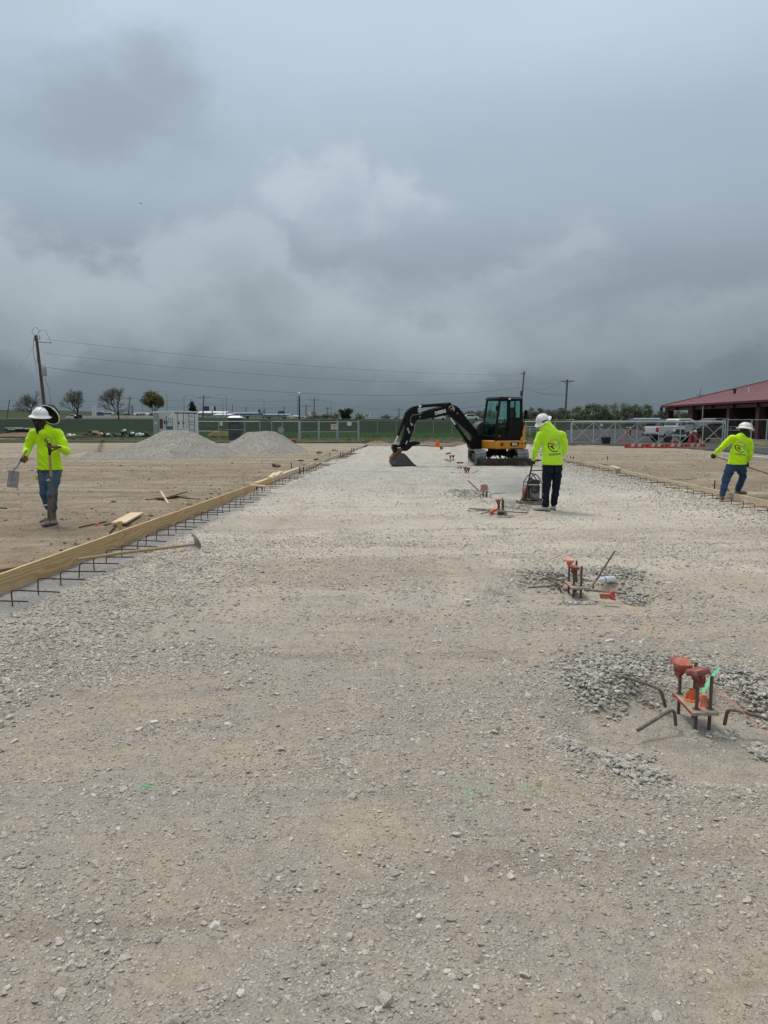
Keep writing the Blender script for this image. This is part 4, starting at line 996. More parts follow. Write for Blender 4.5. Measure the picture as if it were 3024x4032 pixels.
mb.tube([gl*k+lo1*(1-k), gr*k+lo2*(1-k)], .010, 8); mb.build('handle', mat('black_tube', (.015, .012, .012), .5), pc, 50)
MB().box(gl+Vector((.09, 0, .03)), (.035, .03, .05)).build('throttle_lever', mat('red_plastic', (.45, .02, .03), .4), pc, bevel=.006)
# ================================================================== EXCAVATOR
YEL = mat('machine_yellow', (.60, .255, .010), .38, var=.06, dirt=(.38, .30, .20), da=.12, ds=5, coat=.3)
MBLK = mat('machine_black', (.0035, .0036, .004), .45, var=.2, dirt=(.05, .045, .035), da=.08, ds=6, spec=.22)
CHROME = mat('cylinder_chrome', (.75, .76, .78), .18, 1.0, var=.03)
TRK = mat('dusty_track_rubber', (.20, .195, .19), .9, var=.25, vs=9, dirt=(.42, .40, .36), da=.45, ds=6)
DKST = mat('dull_blade_steel', (.035, .028, .024), .55, .5, var=.3, vs=6, dirt=(.24, .20, .16), da=.35, ds=4)
BKT = mat('bucket_steel', (.085, .083, .082), .5, .6, var=.2, vs=6, dirt=(.20, .15, .10), da=.3, ds=4)
WHT = mat('white_lettering', (.75, .75, .73), .5); WHTD = mat('pale_lettering', (.35, .37, .38), .5)
def glass_mat(name, tint, a):
    m_ = bpy.data.materials.new(name); m_.use_nodes = True; t = NT(m_.node_tree)
    g = t.add('BsdfGlossy', {'Color': (.9, .95, .95, 1), 'Roughness': .03}); tr = t.add('BsdfTransparent', {'Color': (*tint, 1)}); mx = t.add('MixShader', {0: t.m('ADD', t.m('MULTIPLY', t.m('POWER', t.add('LayerWeight').outputs['Facing'], 4.0), .5), a+.03)})
    t.l.new(tr.outputs[0], mx.inputs[1]); t.l.new(g.outputs[0], mx.inputs[2]); t.l.new(mx.outputs[0], t.add('OutputMaterial').inputs[0]); return m_
CABG = glass_mat('green_tinted_glass', (.76, .93, .89), .0); CARG = glass_mat('car_glass', (.06, .07, .075), .10)
YAW = R(25)
EXC = Vector((((1207*.42194+1450)-1512)/FPX*28.1, 28.3, float(pad_z(5.6, 28.3))*0+.03))
ex = thing('excavator', 'yellow and black compact excavator with its bucket resting on the gravel', 'excavator', EXC)
# tracks point at the camera
for sx in (-1, 1):
    cx = sx*.80; L, H, wd = 1.25, .56, .40
    n = 44; ring = []
    for i in range(n):
        u = i/n*2*(2*(L-H/2)) + 0; 
    tr = MB(); prof = []
    for a in np.linspace(-90, 90, 13): prof.append((L-H/2+H/2*math.cos(R(a)), H/2+H/2*math.sin(R(a))))
    for a in np.linspace(90, 270, 13): prof.append((-L+H/2+H/2*math.cos(R(a)), H/2+H/2*math.sin(R(a))))
    inn = [(p[0]*.955, H/2+(p[1]-H/2)*.84) for p in prof]
    m_ = len(prof); vs = [(cx+s*wd/2, p[0], p[1]) for s in (-1, 1) for p in prof] + [(cx+s*wd/2, p[0], p[1]) for s in (-1, 1) for p in inn]
    fs = []
    for i in range(m_):
        j = (i+1) % m_; fs += [(i, j, j+m_, i+m_), (2*m_+i, 3*m_+i, 3*m_+j, 2*m_+j), (i, 2*m_+i, 2*m_+j, j), (m_+i, m_+j, 3*m_+j, 3*m_+i)]
    tk = MB()._add(vs, fs).build('track', TRK, ex, 35)
    # tread lugs
    per = []; tot = 0
    for i in range(m_):
        j = (i+1) % m_; d = math.hypot(prof[j][0]-prof[i][0], prof[j][1]-prof[i][1]); per.append((tot, d, i, j)); tot += d
    lug = None
    for k in range(42):
        s0 = k/42*tot
        for (t0, d, i, j) in per:
            if t0 <= s0 < t0+d: break
        f = (s0-t0)/d; y = prof[i][0]+(prof[j][0]-prof[i][0])*f; z = prof[i][1]+(prof[j][1]-prof[i][1])*f; dy, dz = (prof[j][0]-prof[i][0])/d, (prof[j][1]-prof[i][1])/d
        if lug is None:
            lug = MB(); lug.box((-.10, 0, .012), (.185, .055, .034)); lug.box((.10, .03, .012), (.185, .055, .034)); lme = bpy.data.meshes.new('lug'); lme.from_pydata(lug.v, [], lug.f); lme.materials.append(TRK)
        o = bpy.data.objects.new('tread_lug', lme); COL.objects.link(o); o.parent = tk
        o.location = (cx, y, z); o.rotation_euler = (math.atan2(dz, dy)+math.pi, 0, 0)
        o.rotation_euler = Matrix(((1, 0, 0), (0, dy, dz), (0, dz, -dy))).transposed().to_euler() if False else (math.atan2(dz, dy)+math.pi, 0, 0)
    MB().box((cx, 0, H/2), (wd*.55, 2*L-H*1.1, H*.42)).build('track_frame', MBLK, ex, bevel=.01)
    for y in (-L+H/2, L-H/2): MB().cyl((cx-wd*.3, y, H/2), (cx+wd*.3, y, H/2), H*.40, n=20).cyl((cx-wd*.42, y, H/2), (cx+wd*.42, y, H/2), H*.16, n=14).build('track_wheel', MBLK, ex, 40)
    for y in (-.6, -.2, .2, .6): MB().cyl((cx-wd*.36, y, .10), (cx+wd*.36, y, .10), .08, n=14).build('roller', MBLK, ex, 40)
MB().box((0, 0, .40), (1.3, .62, .16)).box((-.4, 0, .34), (.3, 1.0, .12)).box((.4, 0, .34), (.3, 1.0, .12)).build('undercarriage', MBLK, ex, bevel=.02)
MB().cyl((0, 0, .46), (0, 0, .60), .36, n=28).build('slew_ring', MBLK, ex, 40)
# dozer blade towards the camera
bl = MB(); pts = [(-.02, .0), (-.065, .02), (-.05, .14), (-.075, .30), (-.03, .31), (.0, .15), (.02, .03)]
bl.prism([(p[0], p[1]) for p in pts], 2.04, Matrix.Translation((.05, -1.45, -.03)) @ Matrix.Rotation(R(90), 4, 'Z'))
bl.build('dozer_blade', DKST, ex, 30, bevel=.004)
for sx in (-.42, .42): MB().bar((sx, -.35, .34), (sx, -1.40, .12), .09, .10).build('blade_arm', MBLK, ex, bevel=.01)
MB().cyl((0, -.3, .42), (0, -.75, .30), .045).cyl((.1, -1.38, .16), (.1, -1.3, .30), .03).build('blade_cylinder', MBLK, ex, 40)
MB().cyl((0, -.75, .30), (0, -1.38, .16), .025).build('cylinder_rod', CHROME, ex, 40)
for q in ((-.12, .15), (.15, -.1)): MB().tube([(q[0], -.45, .50), (q[0]*1.6, -.62, .30), (q[0]*2, -.8, .42), (q[0]*1.2, -.95, .24)], .014, 6).build('hose', BLACK, ex, 60)
# the house, turned: local -X is its front
HM = Matrix.Rotation(YAW, 4, 'Z')
def hp(x, y, z): return HM @ Vector((x, y, z))
hb = MB()      # outline in plan, front at -X, left side at -Y
def plan(pts, z0, z1, mb, taper=None):
    n = len(pts); q = taper or pts
    mb._add([hp(p[0], p[1], z0) for p in pts]+[hp(p[0], p[1], z1) for p in q], [tuple(range(n-1, -1, -1)), tuple(range(n, 2*n))]+[(i, (i+1) % n, (i+1) % n+n, i+n) for i in range(n)])
    return mb
side = [(-.62, -.90), (.62, -.90), (.80, -.80)] + [(.98*math.cos(R(a)), .92*math.sin(R(a))) for a in range(-44, 45, 11)] + [(.80, .80), (.62, .90), (-.30, .90), (-.30, .40), (-.72, .34), (-.72, -.60)]
plan(side, .60, .92, hb).build('lower_body', YEL, ex, 40, bevel=.035)
cw = [(.42, -.93), (.70, -.86)] + [(1.0*math.cos(R(a)), .95*math.sin(R(a))) for a in range(-48, 49, 12)] + [(.70, .86), (.42, .93), (.55, 0)]
ct = [(.70, -.84), (.74, -.80)] + [(.93*math.cos(R(a)), .88*math.sin(R(a))) for a in range(-48, 49, 12)] + [(.74, .80), (.70, .84), (.78, 0)]
plan(cw, .925, 1.62, MB(), ct).build('counterweight', YEL, ex, 40, bevel=.03)
plan([(-.28, .02), (.60, .02), (.66, .86), (-.24, .86)], .93, 1.50, MB(), [(-.2, .04), (.62, .04), (.62, .80), (-.15, .80)]).build('engine_hood', MBLK, ex, 40, bevel=.05)
plan([(-.66, -.89), (.50, -.89), (.50, .03), (-.66, .03)], .925, 1.05, MB()).build('cab_floor', MBLK, ex, 40, bevel=.01)
plan([(.42, -.86), (.62, -.86), (.62, .02), (.42, .02)], 1.05, 1.72, MB(), [(.50, -.84), (.60, -.84), (.60, .02), (.50, .02)]).build('rear_panel', MBLK, ex, 40, bevel=.02)
# cab frame
x0, x1, y0_, y1_, zb, zt = -.66, .52, -.90, .02, 1.05, 2.50
xf = x0+.10
cf = MB()
def post(a, b, w=.07): cf.bar(hp(*a), hp(*b), w, w, up=hp(1, 0, 0))
for yy in (y0_+.03, y1_-.03):
    post((x0+.02, yy, zb), (x0+.02, yy, 1.50)); post((x0+.02, yy, 1.48), (xf+.06, yy, zt-.05)); post((x1-.02, yy, zb), (x1-.06, yy, zt-.05), .08)
post((-.12, y0_+.03, zb), (-.10, y0_+.03, zt-.05), .10)
for z_ in (zb+.02, zt-.06):
    xx = x0+.02 if z_ < 2 else xf+.06
    cf.bar(hp(xx, y0_+.03, z_), hp(xx, y1_-.03, z_), .07, .07); cf.bar(hp(x1-.04, y0_+.03, z_), hp(x1-.04, y1_-.03, z_), .07, .07)
    cf.bar(hp(xx, y0_+.03, z_), hp(x1-.04, y0_+.03, z_), .07, .08); cf.bar(hp(xx, y1_-.03, z_), hp(x1-.04, y1_-.03, z_), .07, .07)
cf.bar(hp(x0+.02, y0_+.03, 1.52), hp(x0+.02, y1_-.03, 1.52), .05, .05)
cf.bar(hp(.16, y0_+.03, 1.75), hp(.18, y0_+.03, zt-.05), .05, .05)
cf.build('cab_frame', MBLK, ex, bevel=.012)
plan([(-.60, -.93), (.52, -.93), (.56, -.86), (.56, .0), (.5, .05), (-.58, .05)], 2.46, 2.55, MB(), [(-.54, -.88), (.48, -.88), (.50, -.84), (.50, -.02), (.46, .0), (-.52, .0)]).build('cab_roof', MBLK, ex, 40, bevel=.02)
plan([(-.08, -.915), (.47, -.915), (.47, -.885), (-.08, -.885)], 1.09, 1.78, MB()).build('door_panel', MBLK, ex, bevel=.01)
plan([(-.62, -.91), (-.16, -.91), (-.16, -.89), (-.62, -.89)], 1.07, 1.13, MB()).build('door_sill', MBLK, ex, bevel=.006)
def pane(a, b, c, d, nm='window'):
    mb = MB(); P4 = [hp(*q) for q in (a, b, c, d)]; n = (P4[1]-P4[0]).cross(P4[2]-P4[0]).normalized()*.006
    mb._add([q-n for q in P4]+[q+n for q in P4], [(3, 2, 1, 0), (4, 5, 6, 7), (0, 1, 5, 4), (1, 2, 6, 5), (2, 3, 7, 6), (3, 0, 4, 7)]); return mb.build(nm, CABG, ex)
pane((x0+.02, y0_+.06, 1.55), (x0+.02, y1_-.06, 1.55), (xf+.05, y1_-.06, zt-.1), (xf+.05, y0_+.06, zt-.1), 'windshield')
pane((x0+.02, y0_+.06, 1.09), (x0+.02, y1_-.06, 1.09), (x0+.02, y1_-.06, 1.5), (x0+.02, y0_+.06, 1.5), 'lower_windshield')
for yy in (y0_+.03, y1_-.03):
    pane((x0+.05, yy, 1.13), (-.17, yy, 1.13), (-.15, yy, zt-.1), (xf+.10, yy, zt-.1)); pane((-.05, yy, 1.79), (.14, yy, 1.79), (.15, yy, zt-.1), (-.05, yy, zt-.1)); pane((.2, yy, 1.79), (.45, yy, 1.79), (.42, yy, zt-.1), (.21, yy, zt-.1))
pane((x1-.05, y0_+.08, 1.74), (x1-.05, y1_-.08, 1.74), (x1-.07, y1_-.08, zt-.1), (x1-.07, y0_+.08, zt-.1))
st_ = MB(); st_.box(hp(.12, -.44, 1.40), (.48, .46, .14), rz=YAW); st_.box(hp(.34, -.44, 1.72), (.13, .44, .62), rz=YAW); st_.box(hp(.38, -.44, 2.08), (.09, .24, .18), rz=YAW); st_.box(hp(.1, -.44, 1.2), (.3, .3, .28), rz=YAW); st_.build('seat', BLACK, ex, bevel=.04)
for yy in (-.70, -.18):
    MB().box(hp(.05, yy, 1.52), (.42, .10, .12), rz=YAW).cyl(hp(-.12, yy, 1.55), hp(-.16, yy, 1.75), .022).build('control_console', BLACK, ex, bevel=.02)
MB().cyl(hp(-.42, -.60, 1.05), hp(-.36, -.6, 1.42), .014).cyl(hp(-.42, -.35, 1.05), hp(-.36, -.35, 1.42), .014).build('travel_lever', BLACK, ex, 40)
MB().box(hp(-.68, -.94, 2.12), (.05, .10, .2), rz=YAW).tube([hp(-.60, -.92, 2.0), hp(-.68, -.94, 2.0), hp(-.68, -.94, 2.3), hp(-.58, -.92, 2.3)], .010, 6).build('mirror', MBLK, ex, bevel=.01)
MB().tube([hp(-.60, -.30, 1.6), hp(-.59, -.34, 2.0), hp(-.55, -.36, 2.35)], .008, 6).build('wiper', BLACK, ex)
MB().box(hp(-.12, -.945, 2.47), (.09, .03, .07), rz=YAW).build('work_light', mat('lamp_lens', (.6, .6, .58), .2), ex, bevel=.008)
MB().tube([hp(-.02, -.93, 1.35), hp(-.05, -.96, 1.42), hp(-.05, -.96, 1.62), hp(-.02, -.93, 1.68)], .011, 6).build('grab_handle', BLACK, ex, 50)
MB().cyl(hp(.66, -.82, 1.5), hp(.62, -.92, 1.95), .02).box(hp(.62, -.95, 1.9), (.02, .12, .32), rz=YAW+.4).build('rear_mirror', MBLK, ex, bevel=.006)
# side lettering
Ql = (HM.to_3x3() @ Matrix.Rotation(R(90), 3, 'X'))
decal('number_plate', [([(-.20, -.075), (.165, -.075), (.215, .075), (-.20, .075)], [(0, 1, 2, 3)])], MBLK, ex, hp(.18, -.902, .775), Ql, None, .004)
decal('model_number', [text_mesh('50G', .14, .006)], WHT, ex, hp(.175, -.902, .775), Ql, None, .007)
decal('maker_badge', [([(.075*math.cos(R(a)), .075*math.sin(R(a))) for a in range(0, 360, 30)], [tuple(range(12))])], MBLK, ex, hp(-.40, -.902, .775), Ql, None, .004)
decal('maker_badge', [strip([(-.045, -.03), (-.02, .02), (.0, -.02), (.03, -.03), (.045, .01)], .014), strip([(-.02, .045), (.02, .02)], .014)], YEL, ex, hp(-.40, -.902, .775), Ql, None, .007)
decal('warning_sticker', [([(-.02, -.05), (.02, -.05), (.02, .05), (-.02, .05)], [(0, 1, 2, 3)])], mat('orange_sticker', (.6, .16, .02), .5), ex, hp(-.28, -.902, .775), Ql, None, .004)
for xx in (.52,): MB().cyl(hp(xx, -.91, .80), hp(xx, -.885, .80), .035, n=16).build('latch', BLACK, ex, 40)
MB().tube([hp(.66, -.89, .80), hp(.69, -.885, .84), hp(.74, -.86, .84), hp(.76, -.85, .80), hp(.74, -.86, .76), hp(.69, -.885, .76)], .012, 6, closed=True).build('tie_down_ring', BLACK, ex, 40)
decal('company_name', [text_mesh('RM Concrete Construction', .052, .0015)], WHTD, ex, hp(.20, -.942, 2.505), Ql, None, .008)
decal('warning_sticker', [([(-.05, -.035), (.05, -.035), (.05, .035), (-.05, .035)], [(0, 1, 2, 3)])], mat('maroon_sticker', (.25, .03, .02), .5), ex, hp(-.52, -.91, 1.085), Ql, None, .006)
# work equipment: everything in one upright plane through the swing bracket
BO = EXC + Vector((-.98*math.cos(YAW), -.98*math.sin(YAW), 0)) + Vector((0, .12, 0)); BD = Vector((-math.cos(YAW*.9), -math.sin(YAW*.9), 0)); BN = Vector((BD.y, -BD.x, 0))
if BN.y > 0: BN = -BN
def fp(X, Y):
    """region coordinates of the side view -> (reach, height) in the boom plane"""
    u, v = 1520+X*.3496, 1540+Y*.3496; d = ray(u, v); o = Vector((0, 0, CAM_H)); k = (BO-o).dot(BN)/d.dot(BN); p = o+d*k
    return ((p-BO).dot(BD), p.z-EXC.z)
BM = Matrix((BD, -BN, Vector((0, 0, 1)))).transposed().to_4x4(); BM.translation = BO-EXC
if True:
    off = lambda y: Matrix.Translation((0, y, 0))
def pl(pts, w, y=0.0): 
    return MB().prism([fp(*p) for p in pts], w, BM @ Matrix.Translation((0, y, 0)))
def smooth_poly(pts, it=2):
    for _ in range(it):
        o = []
        for i in range(len(pts)):
            a, b = pts[i], pts[(i+1) % len(pts)]; o += [(a[0]*.75+b[0]*.25, a[1]*.75+b[1]*.25), (a[0]*.25+b[0]*.75, a[1]*.25+b[1]*.75)]
        pts = o
    return pts
boom = pl(smooth_poly([(1040, 478), (930, 345), (850, 240), (808, 185), (765, 158), (705, 152), (640, 176), (520, 207), (380, 240), (348, 262), (346, 305), (372, 326), (460, 312), (560, 297), (662, 264), (722, 288), (800, 358), (905, 452), (965, 508), (950, 560), (975, 592), (1010, 570)], 1), .17)
boom.build('boom', MBLK, ex, 30, bevel=.012)
pl(smooth_poly([(955, 520), (1060, 480), (1075, 560), (1060, 640), (1000, 662), (940, 655), (920, 590)], 1), .24).build('swing_bracket', MBLK, ex, 30, bevel=.015)
arm = pl(smooth_poly([(352, 180), (318, 165), (262, 190), (222, 240), (205, 300), (215, 360), (195, 480), (150, 610), (165, 640), (215, 630), (240, 600), (290, 470), (315, 350), (385, 300), (378, 262), (350, 240)], 1), .15)
arm.build('arm', MBLK, ex, 30, bevel=.012)
def cyl2(nm, a, b, c, r1, r2, y=0):
    f = lambda p: BM @ Vector((fp(*p)[0], y, fp(*p)[1]))
    A, B_, C_ = f(a), f(b), f(c)
    o = MB().cyl(A, B_, r1, n=16).cyl(B_, B_+(C_-B_).normalized()*.05, r1*1.15, n=16).build(nm, MBLK, ex, 40)
    MB().cyl(B_, C_, r2, n=14).build('cylinder_rod', CHROME, o, 40); MB().cyl(C_+Vector((BM.col[1][:3]))*-.06, C_+Vector(BM.col[1][:3])*.06, .045, n=14).build('pin', MBLK, o, 40)
cyl2('arm_cylinder', (712, 145), (413, 168), (352, 176), .062, .030)
cyl2('bucket_cylinder', (232, 240), (140, 488), (92, 610), .055, .028)
cyl2('boom_cylinder', (930, 590), (790, 388), (722, 285), .065, .032)
cyl2('thumb_cylinder', (300, 400), (235, 545), (205, 610), .038, .02, -.09)
pl([(628, 160), (700, 128), (722, 135), (725, 160), (690, 178), (640, 180)], .20).build('cylinder_mount', MBLK, ex, 30, bevel=.01)
pl([(78, 600), (112, 598), (118, 640), (112, 700), (92, 702), (66, 640)], .20).build('bucket_link', MBLK, ex, 30, bevel=.01)
pl([(95, 612), (180, 595), (225, 615), (215, 640), (150, 632), (100, 640)], .17).build('bucket_link', MBLK, ex, 30, bevel=.01)
pl([(50, 745), (95, 690), (150, 640), (175, 650), (160, 690), (110, 725), (95, 760), (62, 772)], .26).build('quick_coupler', mat('rusty_coupler', (.18, .085, .03), .7, .3, var=.3, dirt=(.05, .04, .03), da=.5, ds=6), ex, 30, bevel=.01)
th = pl([(165, 655), (200, 600), (250, 572), (310, 562), (360, 572), (382, 592), (350, 590), (300, 600), (265, 640), (225, 672), (180, 675)], .22).build('thumb', MBLK, ex, 30, bevel=.006)
for k in range(8):
    u = 268+k*13; v = 622-k*4.5 if k < 6 else 598
    pl([(u, v-14), (u+12, v-14), (u+8, v+6)], .18).build('thumb_tooth', MBLK, th)
# bucket: curved shell with side plates and teeth, opening to the right
prof = [(165, 697), (120, 715), (82, 745), (70, 785), (80, 825), (105, 850), (145, 858), (230, 862), (330, 858)]
pf = [fp(*p) for p in prof]
bw = .62; sh = MB(); n = len(pf)
cxy = fp(200, 790); inn = [(p[0]+(cxy[0]-p[0])*.06, p[1]+(cxy[1]-p[1])*.06) for p in pf]
vs = [BM @ Vector((p[0], s*bw/2, p[1])) for s in (-1, 1) for p in pf]+[BM @ Vector((p[0], s*bw/2, p[1])) for s in (-1, 1) for p in inn]; fs = []
for i in range(n-1): fs += [(i, i+1, i+1+n, i+n), (2*n+i, 3*n+i, 3*n+i+1, 2*n+i+1), (i, 2*n+i, 2*n+i+1, i+1), (n+i, n+i+1, 3*n+i+1, 3*n+i)]
fs += [(0, n, 3*n, 2*n), (n-1, 3*n-1, 4*n-1, 2*n-1)]
bk = sh._add(vs, fs).build('bucket', BKT, ex, 35)
for s in (-1, 1): MB().prism([pf[i] for i in range(n)]+[fp(262, 800), fp(205, 735)], .02, BM @ Matrix.Translation((0, s*(bw/2-.008), 0))).build('side_plate', BKT, bk)
for k in range(5):
    y = -.26+k*.13; MB().prism([fp(318, 850), fp(352, 860), fp(318, 868)], .06, BM @ Matrix.Translation((0, y, 0))).build('bucket_tooth', BKT, bk)
# lettering on the boom
def on_boom(X, Y): s, z = fp(X, Y); return BM @ Vector((s, .086, z))
a, b = on_boom(548, 250), on_boom(660, 222)
xd = (b-a).normalized(); zn = (Vector(BM.col[1][:3])); zn = zn if zn.y < 0 else -zn
def bq(a, b):
    x = (b-a).normalized(); n_ = zn; y = n_.cross(x); return Matrix((x, y, n_)).transposed()
sgn = 1 if (BM.to_3x3() @ Vector((0, 1, 0))).y < 0 else -1
def on_boom(X, Y): s, z = fp(X, Y); return BM @ Vector((s, sgn*.086, z))
Q = bq(on_boom(548, 250), on_boom(660, 222))
decal('maker_name', [text_mesh('DEERE', .165, .006)], WHT, ex, on_boom(601, 238), Q, None, .004)
company_logo(ex, on_boom(724, 203), Q, None, .125, MBLK, mat('dark_red_print', (.22, .01, .01), .5), WHT, True, .004)
hs = lambda pts, r=.012, y=.09: MB().tube([BM @ Vector((fp(*p)[0], sgn*y, fp(*p)[1])) for p in pts], r, 8)
hs([(262, 375), (262, 330), (270, 290), (290, 268), (330, 265), (375, 262)], .014).build('hose', mat('grey_hose', (.16, .16, .16), .6), ex, 60)
for y in (-.05, .05): hs([(380, 245), (500, 205), (620, 172), (680, 155)], .013, y).build('hose', BLACK, ex, 60)
hs([(855, 510), (862, 560), (880, 585), (905, 580)], .016).build('hose', BLACK, ex, 60); hs([(800, 400), (850, 470), (920, 560)], .014, .11).build('hose', BLACK, ex, 60)
for p in ((375, 250), (368, 290), (790, 250)): MB().cyl(on_boom(*p), on_boom(*p)+zn*.03, .03, n=10).build('grease_point', ALU, ex, 40)
for p in ((236, 430), (250, 460), (280, 375)):
    s, z = fp(*p); decal('warning_sticker', [([(-.035, -.05), (.035, -.05), (.035, .05), (-.035, .05)], [(0, 1, 2, 3)])], WHTD, ex, BM @ Vector((s, sgn*.078, z)), Q, None, .004)
sl_ = MB().cyl(hp(-.75, .42, .98), hp(-.75, .42, 1.5), .01, n=6)
# the rounded engine cover seen left of the cab
s_ = MB().prism(smooth_poly([(-.80, .95), (-.78, 1.30), (-.62, 1.58), (-.30, 1.66), (-.1, 1.60), (-.1, .95)], 1), .42, HM @ Matrix.Translation((0, .55, 0)))
s_.build('boom_side_cover', mat('dark_grey_cover', (.045, .048, .05), .5), ex, 30, bevel=.02)

# ================================================================== FORM BOARDS, DOWELS, BOLTS
def pine_mat():
    m_ = bpy.data.materials.new('pine_board'); m_.use_nodes = True; t = NT(m_.node_tree)
    b = t.add('BsdfPrincipled', {'Roughness': .75, 'Specular IOR Level': .3}); t.l.new(b.outputs[0], t.add('OutputMaterial').inputs[0])
    c = t.add('TexCoord').outputs['Object']; r = t.add('ObjectInfo').outputs['Random']
    c2 = t.vm('ADD', c, t.comb(t.m('MULTIPLY', r, 37.0), 0, 0))
    w = t.add('TexWave', wave_type='RINGS', rings_direction='X'); t.put(w.inputs['Vector'], t.vm('ADD', t.scale(c2, (.22, 6.0, 7.0)), t.vm('SCALE', t.noise(t.scale(c2, (.5, 3, 3)), 1.6, 3, .5, out=1), sc=1.3)))
    for k, v in (('Scale', 1.5), ('Distortion', 1.2), ('Detail', 2.0), ('Detail Scale', 1.0)): w.inputs[k].default_value = v
    g = t.noise(t.scale(c2, (2.0, 60, 60)), 2.0, 4, .6)
    col = t.mix(w.outputs['Fac'], (.60, .44, .235), (.44, .275, .120)); col = t.mix(t.ss(g, .4, .7, 0, .5), col, (.47, .31, .15))
    kn = t.vor(t.scale(c2, (1.6, 3.5, 3.5)), 1.35); kk = t.ss(kn.outputs['Distance'], .085, .05); col = t.mix(t.m('MULTIPLY', kk, .9), col, (.10, .035, .018))
    n = t.noise(c2, 1.6, 5, .6); col = t.mix(t.ss(n, .55, .75, 0, .55), col, (.36, .31, .25))
    t.put(b.inputs['Base Color'], col)
    bn = t.add('Bump', {'Strength': .4, 'Distance': .003}); t.put(bn.inputs['Height'], g); t.l.new(bn.outputs[0], b.inputs['Normal']); return m_
PINE = pine_mat(); PINE_G = mat('weathered_board', (.54, .43, .30), .85, var=.25, vs=5, dirt=(.36, .32, .27), da=.5, ds=5); OLDW = mat('old_lumber', (.20, .13, .075), .85, var=.3, vs=6, dirt=(.28, .22, .16), da=.4, ds=6)
PLY = mat('pale_plank', (.62, .47, .30), .8, var=.1, vs=4)
def board(label, a, b, h, w, m_, name='form_board', cat='board', group=None, up=(0, 0, 1), sag=0.0, seed=0):
    """a plank from a to b (centres of its ends): h tall, w thick"""
    a = Vector(a); b = Vector(b); L = (b-a).length; rn = random.Random(seed*7+3)
    mb = MB(); k = max(2, int(L/.6)); vs = []; fs = []
    for i in range(k+1):
        x = L*i/k; dy = sag*math.sin(math.pi*i/k)+rn.uniform(-.001, .001); dz = rn.uniform(-.0015, .0015)
        for (y, z) in ((-w/2, -h/2), (w/2, -h/2), (w/2, h/2), (-w/2, h/2)): vs.append((x, y+dy, z+dz))
    for i in range(k):
        for j in range(4): fs.append((i*4+j, i*4+(j+1) % 4, i*4+4+(j+1) % 4, i*4+4+j)[::-1])
    fs += [(0, 1, 2, 3), (k*4+3, k*4+2, k*4+1, k*4)]
    mb._add(vs, fs); o = mb.build(name, m_, bevel=.0025)
    Q = frame(a, b, up); X = (b-a).normalized(); Z = Q.col[1]; Y = Z.cross(X)
    o.matrix_world = Matrix.Translation(a) @ Matrix((X, Y, Z)).transposed().to_4x4()
    return tag(o, label, cat, group)
def on_l(y, off=0.0, z=0.0): return Vector((float(xl(y))-.019+off, y, z))
def on_r(y, off=0.0, z=0.0): return Vector((float(xr(y))+.019+off, y, z))
lj = [(.4, 4.9), (4.9, 9.62), (9.62, 14.3), (14.3, 19.0), (19.0, 22.4), (22.4, 26.9), (29.4, 33.6), (33.6, 38.2), (38.2, 42.6), (42.6, 47.5)]
where = ['nearest the camera', 'beside the first rebar dowels', 'behind the scraper with the wooden handle', 'past the small wooden stake', 'at the loose plank scraps', 'ending at the gap in the form',
         'starting after the gap in the form', 'beyond the gap, second in line', 'third beyond the gap', 'the farthest one']
for i, (a, b) in enumerate(lj):
    jit = random.Random(i).uniform(-.012, .012)
    board('yellow pine form board on the left side, '+where[i], on_l(a+.006, jit*.3, BH/2-.02+jit*.3), on_l(b-.006, -jit*.5, BH/2-.02-jit*.4), .21, .038, PINE if i < 4 else PINE_G, group='left form boards', seed=i)
rj = [(8.5, 12.4), (12.4, 15.0), (15.0, 18.0), (18.0, 20.9), (20.9, 22.8), (22.8, 27.4), (27.4, 32.0), (32.0, 36.6), (36.6, 41.2), (41.2, 45.8), (45.8, 50.5)]
wr_ = ['cut by the edge of the frame', 'under the raking worker\'s foot', 'just behind the raking worker', 'with a clean pale face, mid-way along', 'short piece at the bend', 'sloping off beside the far pile of offcuts', 'beside the compactor worker\'s elbow', 'behind the compactor worker', 'behind the excavator', 'second from the far end', 'farthest']
for i, (a, b) in enumerate(rj):
    jit = random.Random(i+40).uniform(-.012, .012)
    board('tan form board on the right side, '+wr_[i], on_r(a+.006, jit*.3, BH/2-.02+jit*.3), on_r(b-.006, -jit*.4, BH/2-.02-jit*.3), .21, .038, PINE_G, group='right form boards', seed=i+20)
def rebar(name, pts, r, label, cat, group=None, m_=RUST, ribs=False, loc=None):
    base_ = Vector(loc if loc is not None else pts[-1]); q = [Vector(p)-base_ for p in pts]
    mb = MB().tube(q, r, 8)
    if ribs:
        for a, b in zip(q[:-1], q[1:]):
            L = (b-a).length; k = int(L/.009)
            d = (b-a).normalized()
            for i in range(k): mb.cyl(a+d*(i+.3)*.009, a+d*(i+.65)*.009, r*1.07, n=8)
    o = mb.build(name, m_, None, 50, base_); return tag(o, label, cat, group)
def bend(p0, corner, p1, rad=.035, n=5):
    p0, c, p1 = Vector(p0), Vector(corner), Vector(p1); a = c+(p0-c).normalized()*rad; b = c+(p1-c).normalized()*rad
    return [p0]+[a*(1-t)**2+c*2*t*(1-t)+b*t*t for t in [i/n for i in range(n+1)]]+[p1]
NTH = 'first second third fourth fifth sixth seventh eighth ninth tenth eleventh twelfth thirteenth fourteenth'.split()
rn = random.Random(4)
y = 5.93; k = 0
